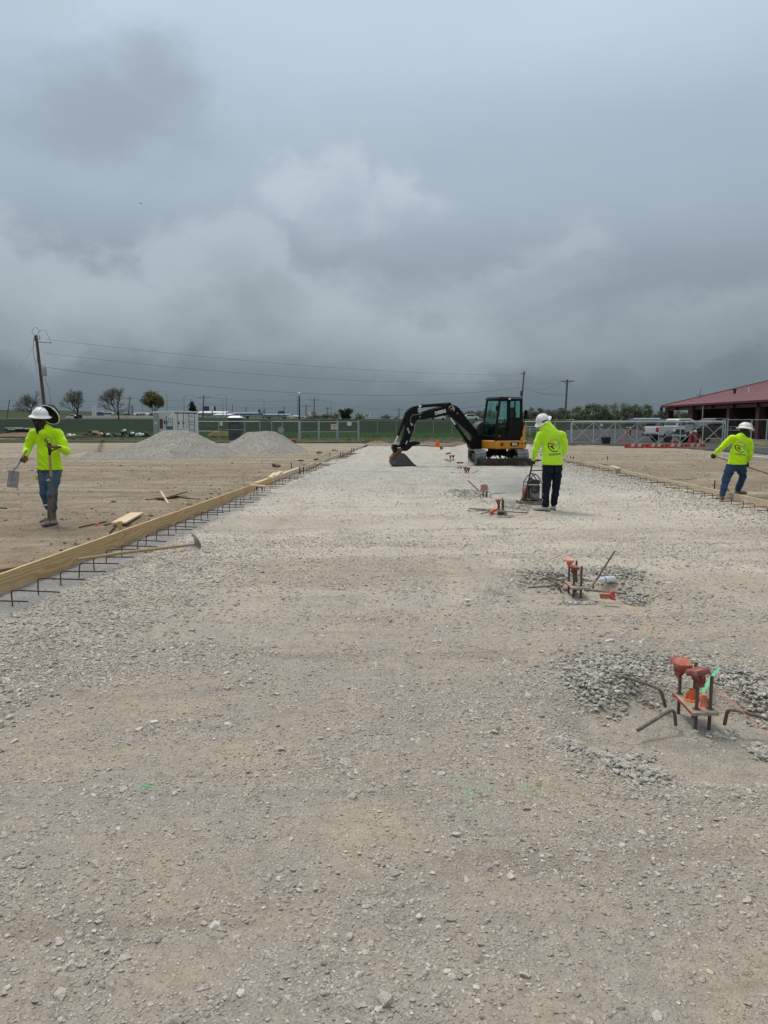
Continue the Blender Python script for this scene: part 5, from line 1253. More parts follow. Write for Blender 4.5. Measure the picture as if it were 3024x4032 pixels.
while y < 36:
    if not (26.2 < y < 29.6):
        x = float(xl(y))+.33+rn.uniform(-.03, .03); z0 = float(pad_z(x, y)); h = .155+rn.uniform(-.012, .01)
        dx, dy = .44+rn.uniform(-.06, .05), rn.uniform(-.06, .09)
        p = bend((x, y, z0-.03), (x+rn.uniform(-.008, .02), y+rn.uniform(-.01, .01), z0+h), (x+dx, y+dy, z0+h-.012+rn.uniform(-.01, .012)))
        lab = 'bent rebar dowel standing in the row along the left form board'
        if k < 14: lab = NTH[k]+' bent rebar dowel from the camera along the left form board'
        rebar('bent_rebar', p, .0068, lab, 'rebar', 'rebar dowels along the left form', loc=(x, y, z0))
    y += .40+rn.uniform(-.03, .03); k += 1
y = 11.0; kr = 0
while y < 38:
    x = float(xr(y))-.25+rn.uniform(-.03, .03); z0 = float(pad_z(x, y)); h = .13+rn.uniform(-.015, .012)
    dx, dy = -.44+rn.uniform(-.06, .06), rn.uniform(-.10, .06)
    p = bend((x, y, z0-.03), (x+rn.uniform(-.02, .01), y, z0+h), (x+dx, y+dy, z0+h-.012+rn.uniform(-.012, .012)))
    rebar('bent_rebar', p, .0068, 'bent rebar dowel in the row beside the right form board' if kr >= 14 else NTH[kr]+' bent rebar dowel from the camera beside the right form board', 'rebar', 'rebar dowels along the right form', loc=(x, y, z0))
    y += .45+rn.uniform(-.04, .05); kr += 1
DKSTK = mat('steel_stake', (.02, .018, .017), .6, .5)
def stake(u, v0, v1, label, z=YS, r=.014):
    p = P(u, v0, z); h = (v0-v1)/FPX*p.y; rn_ = random.Random(u)
    o = MB().cyl((0, 0, -.15), (rn_.uniform(-.015, .015), 0, h), r, n=8).build('stake', DKSTK, None, 50, p); tag(o, label, 'stake', 'steel form stakes')
stake(2813, 1925, 1892, 'dark steel stake left of the raking worker\'s leg, behind the board'); stake(2898, 1946, 1928, 'short dark steel stake between the raking worker\'s legs')
stake(1148, 1850, 1821, 'thin steel stake on the dirt behind the left form, nearest before the gap')
stake(1181, 1872, 1838, 'left one of the paired dark stakes on the pad side before the gap', 0, .017); stake(1196, 1869, 1838, 'right one of the paired dark stakes on the pad side before the gap', 0, .017)
stake(1299, 1803, 1782, 'thin stake standing behind the left form just after the gap'); stake(1384, 1786, 1764, 'left one of the farther paired stakes on the left form', 0, .018); stake(1393, 1782, 1764, 'right one of the farther paired stakes on the left form', 0, .018)
stake(1341, 1805, 1779, 'left one of the middle paired stakes after the gap', 0, .016); stake(1350, 1803, 1780, 'right one of the middle paired stakes after the gap', 0, .016)
stake(1012, 1935, 1916, 'left short stake under the little white plank on the left form', 0, .017); stake(1031, 1935, 1916, 'right short stake under the little white plank on the left form', 0, .017)
for i, (u, h) in enumerate(((1441, 20), (1452, 26), (1462, 22), (1471, 17), (1447, 13), (1480, 12))):
    stake(u, 1747, 1747-h, 'rusty rebar post in the cluster past the far left corner, number %s from left' % ['one', 'three', 'four', 'five', 'two', 'six'][i], YS, .016)
for i, (u, v, h) in enumerate(((2393, 1815, 20), (2246, 1814, 20), (2258, 1816, 20))): stake(u, v, v-h, ['rusty stake by the offcuts on the right form', 'left dark stake clamped to the far right form board', 'right dark stake clamped to the far right form board'][i], 0.05, .016)
# little planks and offcuts
def plank_px(label, a, b, za, zb, w, th, m_, name='plank', cat='plank', group=None):
    A, B_ = P(*a, za), P(*b, zb); return board(label, A, B_, th, w, m_, name, cat, group)
plank_px('pale cut plank lying on the dirt behind the small wooden stake', (466, 2060), (540, 2020), YS+.05, YS+.045, .21, .028, PLY)
st = MB().box((0, 0, .02), (.04, .07, .22)).build('wooden_stake', PINE, None, None, P(473, 2088, YS)+Vector((0, 0, .0)), bevel=.002); tag(st, 'short square wooden stake behind the left board, under the pale plank', 'stake')
plank_px('brown brace stick leaning from the wooden stake down to the dirt', (462, 2068), (432, 2100), YS+.13, YS+.02, .04, .03, OLDW, 'brace', 'brace')
plank_px('wide brown board on top of the old lumber heap on the left dirt', (632, 1962), (722, 1936), YS+.07, YS+.09, .17, .03, OLDW)
plank_px('short brown board at the near end of the old lumber heap', (580, 1969), (640, 1957), YS+.03, YS+.06, .13, .04, OLDW)
plank_px('long thin stick reaching right from the old lumber heap', (655, 1950), (784, 1966), YS+.03, YS+.02, .05, .025, OLDW)
plank_px('lower thin stick under the old lumber heap', (640, 1968), (754, 1974), YS+.02, YS+.015, .06, .03, OLDW)
plank_px('pale stick crossing the old lumber heap steeply', (634, 1936), (662, 1982), YS+.14, YS+.02, .035, .02, PLY)
plank_px('little white plank laid across two stakes on the left form', (985, 1911), (1046, 1914), .20, .20, .12, .03, PLY)
plank_px('weathered board lying flat behind the left form before the gap', (1012, 1903), (1090, 1874), .12, .12, .20, .03, PINE_G)
plank_px('second weathered board lying flat behind the left form', (1092, 1873), (1180, 1842), .12, .12, .20, .03, PINE_G)
for i, q in enumerate((((1062, 1880), (1084, 1862)), ((1082, 1873), (1106, 1857)))): plank_px(['left', 'right'][i]+' one of two short offcuts propped up behind the left form', q[0], q[1], .16, .17, .12, .03, PLY)
plank_px('pale offcut on the bend of the right form', (2395, 1830), (2440, 1846), .19, .19, .14, .03, PINE_G); plank_px('reddish offcut lying on the bend of the right form', (2378, 1827), (2410, 1833), .20, .20, .12, .03, OLDW)
plank_px('brown broken lumber at the left edge of the frame', (-30, 2222), (40, 2245), YS+.03, YS+.02, .18, .05, OLDW)
rod_px = lambda label, pts, r=.009, m_=RUST, z=YS, g=None, nm='steel_rod': rebar(nm, [P(u, v, z+dz) for u, v, dz in pts], r, label, 'rod', g, m_)
rod_px('black steel rod with an orange mark lying on the left dirt', [(312, 2076, .02), (360, 2066, .02), (419, 2054, .03)], .012)
MB().cyl(P(375, 2064, YS+.024)-P(382, 2062, YS+.025), P(388, 2061, YS+.025)-P(382, 2062, YS+.025), .0135, n=8).build('orange_tape', mat('fluorescent_orange', (.85, .10, .02), .6), None, None, P(382, 2062, YS+.025))
tag(bpy.data.objects['orange_tape'], 'band of orange tape round the black rod on the left dirt', 'tape')
rod_px('thin black rod ending at the pale plank', [(410, 2068, .015), (455, 2057, .03)], .010); rod_px('thin rod lying on the dirt at the left edge of the frame', [(-40, 1998, .02), (27, 2001, .02)], .012)
rod_px('crumpled wire lying on the dirt beside the right form', [(2640, 1893, .01), (2665, 1885, .05), (2690, 1890, .02), (2745, 1884, .02)], .007)
# concrete scraper
e = P(735, 2145, .07); t = thing('concrete_scraper', 'long wooden-handled scraper lying over the left dowels with its steel blade on the gravel', 'scraper', P(790, 2160, .0))
O = P(790, 2160, .0); h0 = P(305, 2203, .16)-O; s0 = P(728, 2148, .07)-O; s1 = P(765, 2143, .075)-O
MB().tube([h0, h0*.6+s0*.4+Vector((0, 0, .008)), s0], [.016, .0185, .017], 10).build('handle', ASH, t, 50)
MB().tube([s0*1.02-h0*.02*0, s1], [.020, .017], 10).build('socket', ALU, t, 50)
bm_ = MB(); nx, nz = 9, 7; ctr = P(765, 2150, 0)-O; wd_ = Vector((.42, -.90, 0)).normalized(); nn = Vector((.9, .42, 0)).normalized(); vs = []
for s_ in (0, .004):
    for k in range(nz):
        for i in range(nx):
            u = (i/(nx-1)-.5)*.46; v = k/(nz-1)*.17; vs.append(ctr+wd_*u+nn*(.07*(v/.17)**2*-1+.045+s_)+Vector((0, 0, v+.005)))
fs = []; o_ = nx*nz
for k in range(nz-1):
    for i in range(nx-1): a = k*nx+i; fs += [(a, a+1, a+nx+1, a+nx), (a+o_, a+nx+o_, a+nx+1+o_, a+1+o_)]
for i in range(nx-1): fs += [(i, i+o_, i+1+o_, i+1), ((nz-1)*nx+i, (nz-1)*nx+i+1, (nz-1)*nx+i+1+o_, (nz-1)*nx+i+o_)]
for k in range(nz-1): fs += [(k*nx, (k+1)*nx, (k+1)*nx+o_, k*nx+o_), (k*nx+nx-1, k*nx+nx-1+o_, (k+1)*nx+nx-1+o_, (k+1)*nx+nx-1)]
bm_._add(vs, fs).build('blade', STEEL, t, 60)

# ---- anchor bolts
ORG = mat('faded_orange_cap', (.42, .105, .062), .75, var=.2, vs=14, dirt=(.42, .33, .28), da=.45, ds=18); ORG2 = mat('rusty_red_cap', (.23, .06, .04), .7, var=.3, vs=16, dirt=(.40, .33, .29), da=.4, ds=18)
ORG3 = mat('bright_orange_plastic', (.68, .18, .04), .45, var=.12, vs=14, dirt=(.45, .33, .24), da=.25, ds=18); ORG4 = mat('salmon_plastic', (.70, .26, .17), .5, var=.1, vs=14)
TPLY = mat('template_plywood', (.30, .24, .18), .8, var=.2, vs=14, dirt=(.42, .38, .33), da=.45, ds=12); REDP = mat('red_painted_edge', (.42, .06, .045), .6, var=.2)
def rebar_cap(parent, p, m_, sz=1.0, tilt=(0, 0), rz=0, flip=False, tl=None, square=True):
    """mushroom safety cap: square plate on a tapered ribbed stem; p = under side of the plate"""
    M = Matrix.Translation(Vector(p)) @ Matrix.Rotation(rz, 4, 'Z') @ Matrix.Rotation(tilt[0], 4, 'X') @ Matrix.Rotation(tilt[1], 4, 'Y') @ Matrix.Scale(sz, 4)
    if flip: M = M @ Matrix.Rotation(math.pi, 4, 'X')
    mb = MB(); q = lambda h, s, r=.25: [(s*(1-r if i in (0, 3) else 1)*sx if False else 0, 0, 0) for i in ()]
    if square:
        s = .043; c = .010; oct_ = [(s, -s+c), (s, s-c), (s-c, s), (-s+c, s), (-s, s-c), (-s, -s+c), (-s+c, -s), (s-c, -s)]
        lv = [(0.0, 1.0), (.004, 1.04), (.022, 1.0), (.027, .93), (.0255, .80), (.0245, .2)]
        vs = [(x*k, y_*k, z) for z, k in lv for x, y_ in oct_]; fs = [tuple(range(7, -1, -1)), tuple(range(40, 48))]+[(a*8+i, a*8+(i+1) % 8, a*8+8+(i+1) % 8, a*8+8+i) for a in range(5) for i in range(8)]
        mb._add(vs, fs, M)
    else: mb.lathe([(.044, 0), (.046, .006), (.042, .009), (.02, .008)], 22, M)
    mb.lathe([(.016, -.062), (.0185, -.062), (.020, -.03), (.026, -.018), (.034, -.001)], 14, M); mb.lathe([(.016, -.062), (.015, -.002)], 12, M)
    for k in range(8):
        a = R(k*45+22); d = Vector((math.cos(a), math.sin(a), 0)); mb.bar(d*.021+Vector((0, 0, -.045)), d*.030+Vector((0, 0, -.002)), .002, .010, up=d, M=M)
    return mb.build('rebar_cap', m_, parent, 40)
def bolt_set(label, P0, rods, r, plate, pz, caps, thick=.018, group='anchor bolt clusters', detail=True, wash=True):
    """rods: list of (foot on plate (u, v), top v); plate: four (u, v) corners"""
    O = P(*P0, -.04); t = thing('anchor_bolts', label, 'anchor bolts', O, 0, group)
    if plate:
        c = [P(u, v, pz) - O for u, v in plate]; mb = MB(); dz = Vector((0, 0, thick))
        mb._add([q-dz for q in c]+c, [(3, 2, 1, 0), (4, 5, 6, 7), (0, 1, 5, 4), (1, 2, 6, 5), (2, 3, 7, 6), (3, 0, 4, 7)]); pb = mb.build('template_board', [TPLY, REDP], t, bevel=.0015)
        pb.data.polygons.foreach_set('material_index', [0, 0, 1 if detail else 0, 0, 0, 0])
    for i, (u, v, tv) in enumerate(rods):
        f = P(u, v, pz)-O; wp = P(u, v, pz); h = (v-tv)/FPX*wp.y*1.015
        mb = MB().cyl(f-Vector((0, 0, pz+.10)), f+Vector((0, 0, h)), r, n=10)
        if detail:
            n_ = int((h+.12)/.0042)
            for k in range(n_): z = -.12+k*.0042; mb.tube([f+Vector((0, 0, z)), f+Vector((0, 0, z+.0013)), f+Vector((0, 0, z+.0026))], [r, r*1.09, r], 10, cap=False)
        rd = mb.build('anchor_rod', RODM, t, 50)
        if wash and plate: MB().cyl(f+Vector((0, 0, .0005)), f+Vector((0, 0, .004)), r*2.3, n=18).build('washer', RODM, rd, 40)
        if i in caps:
            m_, tilt, rz, sz = caps[i]; rebar_cap(t, f+Vector((0, 0, h-.002)), m_, sz, tilt, rz)
    return t
bolt_set('nearest anchor bolt cluster with a wooden template and two red caps', (2740, 2840), [(2675, 2732, 2612), (2733, 2748, 2600), (2742, 2792, 2645), (2796, 2792, 2654)], .0092,
         [(2647, 2723), (2726, 2808), (2832, 2806), (2798, 2772), ], .035, {0: (ORG, (R(16), R(4)), R(8), 1.12), 2: (ORG2, (R(-14), R(-6)), R(20), 1.12)})
MB()  # loose caps resting on the template
O = P(2722, 2755, .036); cp = empty('rebar_cap', O); tag(cp, 'bright orange cone-shaped cap standing on the nearest wooden template', 'rebar cap')
MB().lathe([(.043, 0), (.044, .004), (.036, .006), (.024, .010), (.018, .03), (.0165, .062), (.0135, .062), (.0155, .02)], 24).build('cone', ORG3, cp, 40)
for k in range(6):
    a = R(60*k); MB().bar((.018*math.cos(a), .018*math.sin(a), .035), (.030*math.cos(a), .030*math.sin(a), .006), .002, .014, up=(math.cos(a), math.sin(a), 0)).build('rib', ORG3, cp)
O = P(2768, 2778, .036); cp = empty('rebar_cap', O, R(20)); tag(cp, 'salmon square-based cap turned upside down on the nearest template', 'rebar cap')
rebar_cap(cp, (0, 0, .002), ORG4, 1.0, flip=True); MB().cyl((0, 0, .05), (0, 0, .0655), .0145, n=14).build('opening', ORG3, cp, 40)
def bar_px(label, pts, r=.0095, ribs=False, group=None):
    pp = [P(u, v, z) for u, v, z in pts]; o = []
    for i, p in enumerate(pp):
        if 0 < i < len(pp)-1:
            a = p+(pp[i-1]-p).normalized()*.05; b = p+(pp[i+1]-p).normalized()*.05; o += [a, a*.5625/1+p*.375+b*.0625, (a+p*2+b)/4, a*.0625+p*.375+b*.5625, b]
        else: o.append(p)
    return rebar('bent_rebar', o, r, label, 'rebar', group, RUST if r < .009 else mat('dusty_rebar', (.17, .135, .105), .85, .2, var=.3, vs=30, dirt=(.36, .32, .27), da=.45, ds=12), ribs)
Gb = 'rebar around the anchor bolts'
bar_px('thick bent rebar reaching from the gravel heap to left of the nearest template', [(2390, 2642, .03), (2600, 2709, .07), (2620, 2783, -.06)], .0095, True, Gb)
bar_px('thick rebar sloping down to a cut end in front of the nearest template', [(2510, 2876, -.02), (2655, 2787, .05), (2661, 2856, -.06)], .0095, True, Gb)
bar_px('bent rebar arching out of the pit right of the nearest template', [(3060, 2840, .02), (2866, 2788, .07), (2853, 2852, -.06)], .0095, True, Gb)
bar_px('rebar lying from the stone ring to the left corner of the second template', [(2081, 2247, .04), (2150, 2268, .03), (2223, 2290, .01)], .0095, False, Gb)
bar_px('nearly level bent rebar left of the second template', [(2080, 2314, .0), (2198, 2304, .04), (2211, 2334, -.05)], .0095, False, Gb)
bp_ = P(2335, 2319, -.03); d0 = bp_.y
rebar('bent_rebar', [bp_, bp_+Vector((.004, 0, .05)), D(2344, 2290, d0), D(2421, 2169, d0+.05)], .0095, 'straight rebar leaning up to the right beside the second bolt cluster', 'rebar', Gb, MATS['dusty_rebar'])
bar_px('rebar lying to the right in front of the second template', [(2300, 2322, .03), (2467, 2338, .0)], .0095, False, Gb)
bolt_set('second anchor bolt cluster with a template and two flat red caps', (2265, 2330), [(2240, 2288, 2208), (2259, 2304, 2236), (2268, 2290, 2207), (2288, 2306, 2227)], .0105,
         [(2221, 2286), (2250, 2315), (2310, 2315), (2288, 2288)], .035, {0: (ORG4, (R(10), 0), 0, .86), 1: (ORG2, (R(12), R(4)), R(25), .92)})
MB().prism([(-.05, 0), (.08, 0), (.085, .045), (-.055, .045)], .05, Matrix.Rotation(R(-10), 4, 'Z')).build('orange_block', mat('dusty_orange', (.38, .12, .075), .8, var=.2, vs=14, dirt=(.45, .38, .31), da=.55, ds=14), None, None, P(2385, 2356, -.01), bevel=.004); tag(bpy.data.objects['orange_block'], 'orange plastic block lying in front of the second bolt cluster', 'block')
MB().prism([(0, 0), (.05, -.01), (.03, .08), (.0, .06)], .05).build('red_plastic_scrap', REDP, None, None, P(2400, 2358, -.01)); tag(bpy.data.objects['red_plastic_scrap'], 'small red plastic scrap right of the orange block', 'scrap')
# bottle
bt = thing('plastic_bottle', 'empty clear plastic bottle with a blue and white label lying on the stones', 'bottle', P(2385, 2282, .03))
Mb = Matrix.Rotation(R(18), 4, 'Z') @ Matrix.Rotation(R(90), 4, 'Y') @ Matrix.Translation((0, 0, -.08))
MB().lathe([(.012, -.012), (.013, .0), (.028, .035), (.033, .05), (.033, .13), (.030, .14), (.033, .15), (.033, .175), (.026, .185)], 16, Mb).build('bottle_body', mat('frosted_clear_plastic', (.72, .75, .77), .25, alpha=.75), bt, 40)
MB().lathe([(.0335, .055), (.0335, .085)], 16, Mb).build('bottle_label', mat('white_label', (.7, .72, .75), .5), bt, 40)
MB().lathe([(.0338, .057), (.0338, .068)], 16, Mb).build('label_band', mat('blue_print', (.03, .09, .35), .5), bt, 40)
# third and fourth, then the line of clusters to the far end
bolt_set('third anchor bolt cluster with one funnel cap beside the plate compactor', (1975, 2028), [(1961, 2006, 1971), (1966, 2009, 1968), (1977, 2006, 1961), (1982, 2009, 1968)], .012,
         [(1957, 2000), (1961, 2010), (1995, 2010), (1991, 2000)], .07, {0: (ORG, (0, 0), 0, 1.05)}, thick=.03, detail=False, wash=False)
bolt_set('fourth anchor bolt cluster beside the tilted orange cap', (1908, 1952), [(1904, 1951, 1915), (1914, 1951, 1907), (1918, 1952, 1911), (1901, 1948, 1925)], .014, None, 0, {0: (ORG, (R(-20), R(-12)), 0, 1.4), 3: (ORG4, (R(-30), R(-25)), 0, 1.25)}, detail=False)
for lab, pts in (('rebar lying left of the third bolt cluster', [(1848, 2002, .05), (1931, 2008, .04)]), ('short rebar pointing at the third cluster from below left', [(1893, 2023, 0), (1930, 2014, .05), (1934, 2026, -.05)]), ('rebar lying right of the third bolt cluster', [(1991, 2014, .05), (2078, 2019, .02)]),
                 ('arched rebar hoop beside the fourth bolt cluster', [(1890, 1951, -.03), (1895, 1945, .16), (1918, 1930, .18), (1926, 1924, .15)]), ('rebar lying right of the fourth bolt cluster', [(1928, 1950, -.02), (1930, 1945, .06), (1992, 1940, .05)]),
                 ('rebar lying left of the sixth bolt cluster', [(1756, 1835, .03), (1805, 1842, .03)]), ('rebar lying left of the fifth bolt cluster', [(1776, 1860, .03), (1825, 1866, .02)]), ('rebar angling away right of the fifth bolt cluster', [(1850, 1868, .02), (1884, 1852, .10)])):
    bar_px(lab, pts, .011, False, Gb)
bp_ = P(1893, 1946, -.03)
rebar('bent_rebar', [bp_, bp_+Vector((0, 0, .08)), D(1889, 1935, bp_.y), D(1843, 1892, bp_.y+.1)], .011, 'rebar leaning up to the left beside the fourth bolt cluster', 'rebar', Gb, RUST)
MB().prism([(-.075, .0), (-.035, -.01), (.08, .07), (.05, .095), (-.015, .07)], .06).build('orange_plastic_cap', mat('bright_red_orange', (.85, .06, .02), .5), None, None, P(1945, 2021, 0), bevel=.015); tag(bpy.data.objects['orange_plastic_cap'], 'bright red-orange plastic cap lying against the third bolt cluster', 'cap')
def far_bolts(label, u, v, us, tops, capm, w=.016):
    O = P(u, v); t = thing('anchor_bolts', label, 'anchor bolts', O, 0, 'anchor bolt clusters')
    for i, (du, tv) in enumerate(zip(us, tops)):
        x = (u+du-1512)/FPX*O.y-O.x; h = (v-tv)/FPX*O.y; MB().cyl((x, .1*(i % 2), -.1), (x, .1*(i % 2), h), w, n=8).build('anchor_rod', RODM, t, 50)
        if capm[i]: rebar_cap(t, (x, .1*(i % 2), h), capm[i], 1.35)
    return t
far_bolts('fifth anchor bolt cluster, two tan caps on rods', 1839, 1867, (-7, 7, -2), (1843, 1846, 1850), (ORG2, ORG2, None))
far_bolts('sixth anchor bolt cluster wrapped in white tape', 1813, 1849, (-8, 6, 0), (1823, 1824, 1828), (ORG2, ORG2, None))
MB().box((0, 0, 0), (.30, .14, .09)).build('white_tape', mat('white_wrap', (.7, .68, .64), .8), None, None, D(1813, 1832, P(1813, 1849).y-.12), bevel=.01); tag(bpy.data.objects['white_tape'], 'white wrap round the sixth bolt cluster', 'tape')
far_bolts('seventh anchor bolt cluster, two dark capped rods by its low board', 1779, 1814, (-6, 6), (1796, 1796), (ORG2, ORG2), .02)
plank_px('low board across the foot of the seventh bolt cluster', (1752, 1808), (1784, 1812), .08, .08, .12, .03, OLDW)
far_bolts('eighth anchor bolt cluster, capped rods behind the seventh', 1766, 1803, (-5, 5), (1786, 1785), (ORG2, ORG2), .02)
far_bolts('ninth anchor bolt cluster, four bare rods in a row', 1744, 1789, (-7, -3, 3, 8), (1762, 1764, 1768, 1766), (None, None, None, None), .02)
far_bolts('farthest anchor bolt cluster, two small capped rods', 1738, 1773, (-4, 4), (1762, 1763), (ORG2, ORG2), .022)
for i, (u0, u1, v) in enumerate(((1715, 1752, 1782), (1790, 1850, 1806), (1716, 1745, 1772))): bar_px('thin rebar on the gravel %s' % ['left of the ninth bolt cluster', 'right of the seventh bolt cluster', 'left of the farthest bolt cluster'][i], [(u0, v, .03), (u1, v, .03)], .014, False, Gb)
# string line and green tape
pts = [P(2100, 2090, .12), P(2262, 2228, .11), P(2410, 2345, .11), P(2655, 2563, .11), P(2838, 2727, .10), P(3090, 2950, .10)]
tag(MB().tube([Vector(p)-pts[0] for p in pts], .0016, 5).build('string_line', mat('pink_string', (.72, .13, .11), .7), None, 60, pts[0]), 'thin pink mason\'s string running diagonally past the bolt clusters', 'string')
g_ = [P(2766, 2728, .035), P(2772, 2712, .05), P(2789, 2688, .05), P(2800, 2668, .06), P(2812, 2652, .06), P(2833, 2632, .06)]
o = MB(); 
for i in range(len(g_)-1): o.bar(g_[i]-g_[0], (g_[i+1]-g_[0])*1.02, .022-.002*i, .004, up=(0, -.7, .7))
tag(o.build('green_tape', mat('green_flagging', (.16, .62, .34), .5), None, None, g_[0]), 'strip of green tape sticking up behind the nearest template', 'tape')
# ================================================================== GRAVEL PILES
PILE_M = stone_mat('pile_chips', (0.30, 0.278, 0.24), (0.35, 0.325, 0.282), (0.42, 0.39, 0.34)); PSTONES = stone_set(PILE_M, 5)
def heap(name, label, cx, cy, rx, ry, h, flat, seed, m_, n=110, stones=None, k=9000, tail=0.0, cat='gravel pile', ss=.0135):
    g = np.linspace(-1.5, 1.5, n); U, V = np.meshgrid(g, g, indexing='ij'); U = U.T; V = V.T
    def hz(u, v):
        w = fbm(u*1.1+seed, v*1.1, 3, seed)-0.5
        q = np.hypot(u, v*1.0)+w*0.26+0.05*np.sin(3*np.arctan2(v, u)+seed)
        z = np.clip(1.0-(q-flat)/(1-flat), 0, 1); z = np.where(q < flat, 1.0, z); z = z - .10*np.clip(z-.82, 0, 1)
        z = z*h + (fbm(u*7, v*7, 4, seed+3)-.5)*.10*np.minimum(z*3, 1)
        if tail: z = np.maximum(z, tail*(1-sst(np.hypot((u+1.15)/.55, (v+.25)/.3), .3, 1)))
        return z-.03
    Z = hz(U, V); X = cx+U*rx; Y = cy+V*ry; base = yard_z(X, Y)
    o = link(name, grid_mesh(X-cx, Y-cy, Z+base-YS), m_, None, None, (cx, cy, YS)); tag(o, label, cat)
    if stones:
        rg = np.random.default_rng(seed); u = rg.uniform(-1.25, 1.25, k); v = rg.uniform(-1.25, 1.0, k); z = hz(u, v); ok = z > .0; u, v, z = u[ok], v[ok], z[ok]
        x, y = cx+u*rx, cy+v*ry; s = ss*np.exp(rg.normal(0, .3, len(x)))
        st = scatter('loose_stones', x-cx, y-cy, z+yard_z(x, y)-YS, s, stones, rg); st.parent = o; st['kind'] = 'stuff'
    return o
def pile_mat():
    m_ = bpy.data.materials.new('piled_gravel'); m_.use_nodes = True; t = NT(m_.node_tree)
    b = t.add('BsdfPrincipled', {'Roughness': .95, 'Specular IOR Level': .2}); t.l.new(b.outputs[0], t.add('OutputMaterial').inputs[0]); c = t.add('TexCoord').outputs['Object']
    v = t.vor(c, 22.0); r = t.xyz(v.outputs['Color'])[0]; n = t.noise(c, 1.3, 5, .6)
    col = t.mix(r, (.29, .268, .23), (.39, .36, .315)); col = t.mix(1.0, col, t.ss(n, .3, .7, .85, 1.1, 'LINEAR'), 'MULTIPLY'); t.put(b.inputs['Base Color'], col)
    bn = t.add('Bump', {'Strength': 1.0, 'Distance': .02}); t.put(bn.inputs['Height'], t.m('SUBTRACT', t.noise(c, 30, 4, .7), v.outputs['Distance'])); t.l.new(bn.outputs[0], b.inputs['Normal']); return m_
PM = pile_mat()
p = D(690, 1690, 34.0); heap('gravel_pile', 'bigger pile of grey gravel in front of the white container', p.x-.1, 34.2, 3.0, 3.4, p.z-YS+.02, .16, 2, PM, stones=PSTONES, k=34000, tail=.22)
p = D(1030, 1696, 38.5); heap('gravel_pile', 'smaller grey gravel pile with a flat top right of the bigger one', p.x, 38.6, 2.55, 3.2, p.z-YS, .24, 8, PM, stones=PSTONES, k=26000)
RED = mat('red_brown_dirt', (.175, .112, .072), .95, var=.3, vs=3, bump=.02, bs=12)
heap('dirt_mound', 'red-brown dirt mound at the left edge of the frame', P(5, 1728).x, 70, 2.2, 2.0, .72, .1, 5, RED, 50, cat='dirt mound'); heap('dirt_mound', 'long low ridge of brown dirt behind the walking worker', P(150, 1716, .1).x, 84, 5.4, 1.2, .45, .3, 6, RED, 50, cat='dirt mound')
for i, (u, v, s_) in enumerate(((1490, 1752, .5), (1690, 1755, .5), (1800, 1757, .6), (1600, 1754, .7))):
    q = P(u, v); heap('dirt_mound', ['small', 'low', 'rough', 'broad'][i]+' brown dirt heap at the pad\'s far end, '+['leftmost', 'left of the excavator cab', 'behind the boom', 'behind the bucket'][i], q.x, min(q.y, 52.6), s_*2.2, .8, .26, .1, 20+i, RED, 30, cat='dirt mound')

# ================================================================== ROAD, VERGES
ASPH = mat('old_asphalt', (.068, .068, .070), .95, spec=.08, var=.15, vs=.6, bump=.004, bs=60, dirt=(.13, .115, .095), da=.3, ds=.4, coord='Object')
CONC = mat('pale_concrete', (.42, .40, .36), .9, var=.12, vs=1.5); GRASS = mat('rough_grass', (.12, .12, .045), 1.0, var=.45, vs=1.2, bump=.03, bs=8, dirt=(.21, .17, .09), da=.5, ds=.7)
def ribbon(name, near, far, z0, m_, n=60):
    def rs(pts):
        pts = [Vector(p) for p in pts]; L = [0]
        for a, b in zip(pts[:-1], pts[1:]): L.append(L[-1]+(b-a).length)
        t = np.linspace(0, L[-1], n); return np.interp(t, L, [p.x for p in pts]), np.interp(t, L, [p.y for p in pts])
    ax, ay = rs(near); bx_, by = rs(far); k = np.linspace(0, 1, 12)[:, None]; X = ax+(bx_-ax)*k; Y = ay+(by-ay)*k
    base = np.where(Y < 57, np.maximum(yard_z(X, Y)*0+YS*(1-sst(Y, 54, 56.5))+.05*(1-sst(Y, 50, 57)), 0), 0)
    Z = np.maximum(base, far_z(X, Y))+z0; X, Y, Z = np.vstack([X[:1], X]), np.vstack([Y[:1], Y]), np.vstack([Z[:1]-.4, Z])
    o = link(name, grid_mesh(X, Y, Z), m_); o['kind'] = 'structure'; return o
nr = [P(3300, 1822), P(3024, 1799), P(2800, 1782), P(2600, 1768), P(2300, 1757), P(2000, 1747), P(1400, 1743), P(700, 1742), P(250, 1738), P(-300, 1736)]
fr = [P(3300, 1772), P(3024, 1766), P(2870, 1759), P(2600, 1743), P(2450, 1738), P(2250, 1737), P(2000, 1737), P(1400, 1738), P(700, 1737), P(250, 1732), P(-300, 1730)]
ribbon('road', nr, fr, .03, ASPH)
ribbon('driveway', [P(2180, 1737), P(2420, 1739), P(2640, 1742), P(2790, 1744)], [P(2150, 1704), P(2400, 1700), P(2560, 1703), P(2640, 1712)], .02, ASPH)
ribbon('road', [P(-2200, 1661), P(-600, 1650)-Vector((0, 0, 0))] if False else [Vector((-220, 241, 0)), Vector((0, 243, 0)), Vector((60, 244, 0))], [Vector((-220, 250, 0)), Vector((0, 252, 0)), Vector((60, 253, 0))], .12, CONC)
ribbon('grass_verge', [P(2862, 1756), P(3024, 1763), P(3300, 1768)], [P(2850, 1738), P(3024, 1734), P(3300, 1730)], .05, GRASS)
kb = MB(); q = [P(3300, 1826, .2), P(3024, 1803, .2), P(2860, 1790, .2)]
for a, b in zip(q[:-1], q[1:]): kb.bar(a-Vector((0, 0, .05))-q[0], b-Vector((0, 0, .05))-q[0], .3, .14)
kb.build('kerb', CONC, None, None, q[0])['kind'] = 'structure'
kb = MB(); q = [P(3300, 1770, .16), P(3024, 1764, .16), P(2890, 1759, .16)]
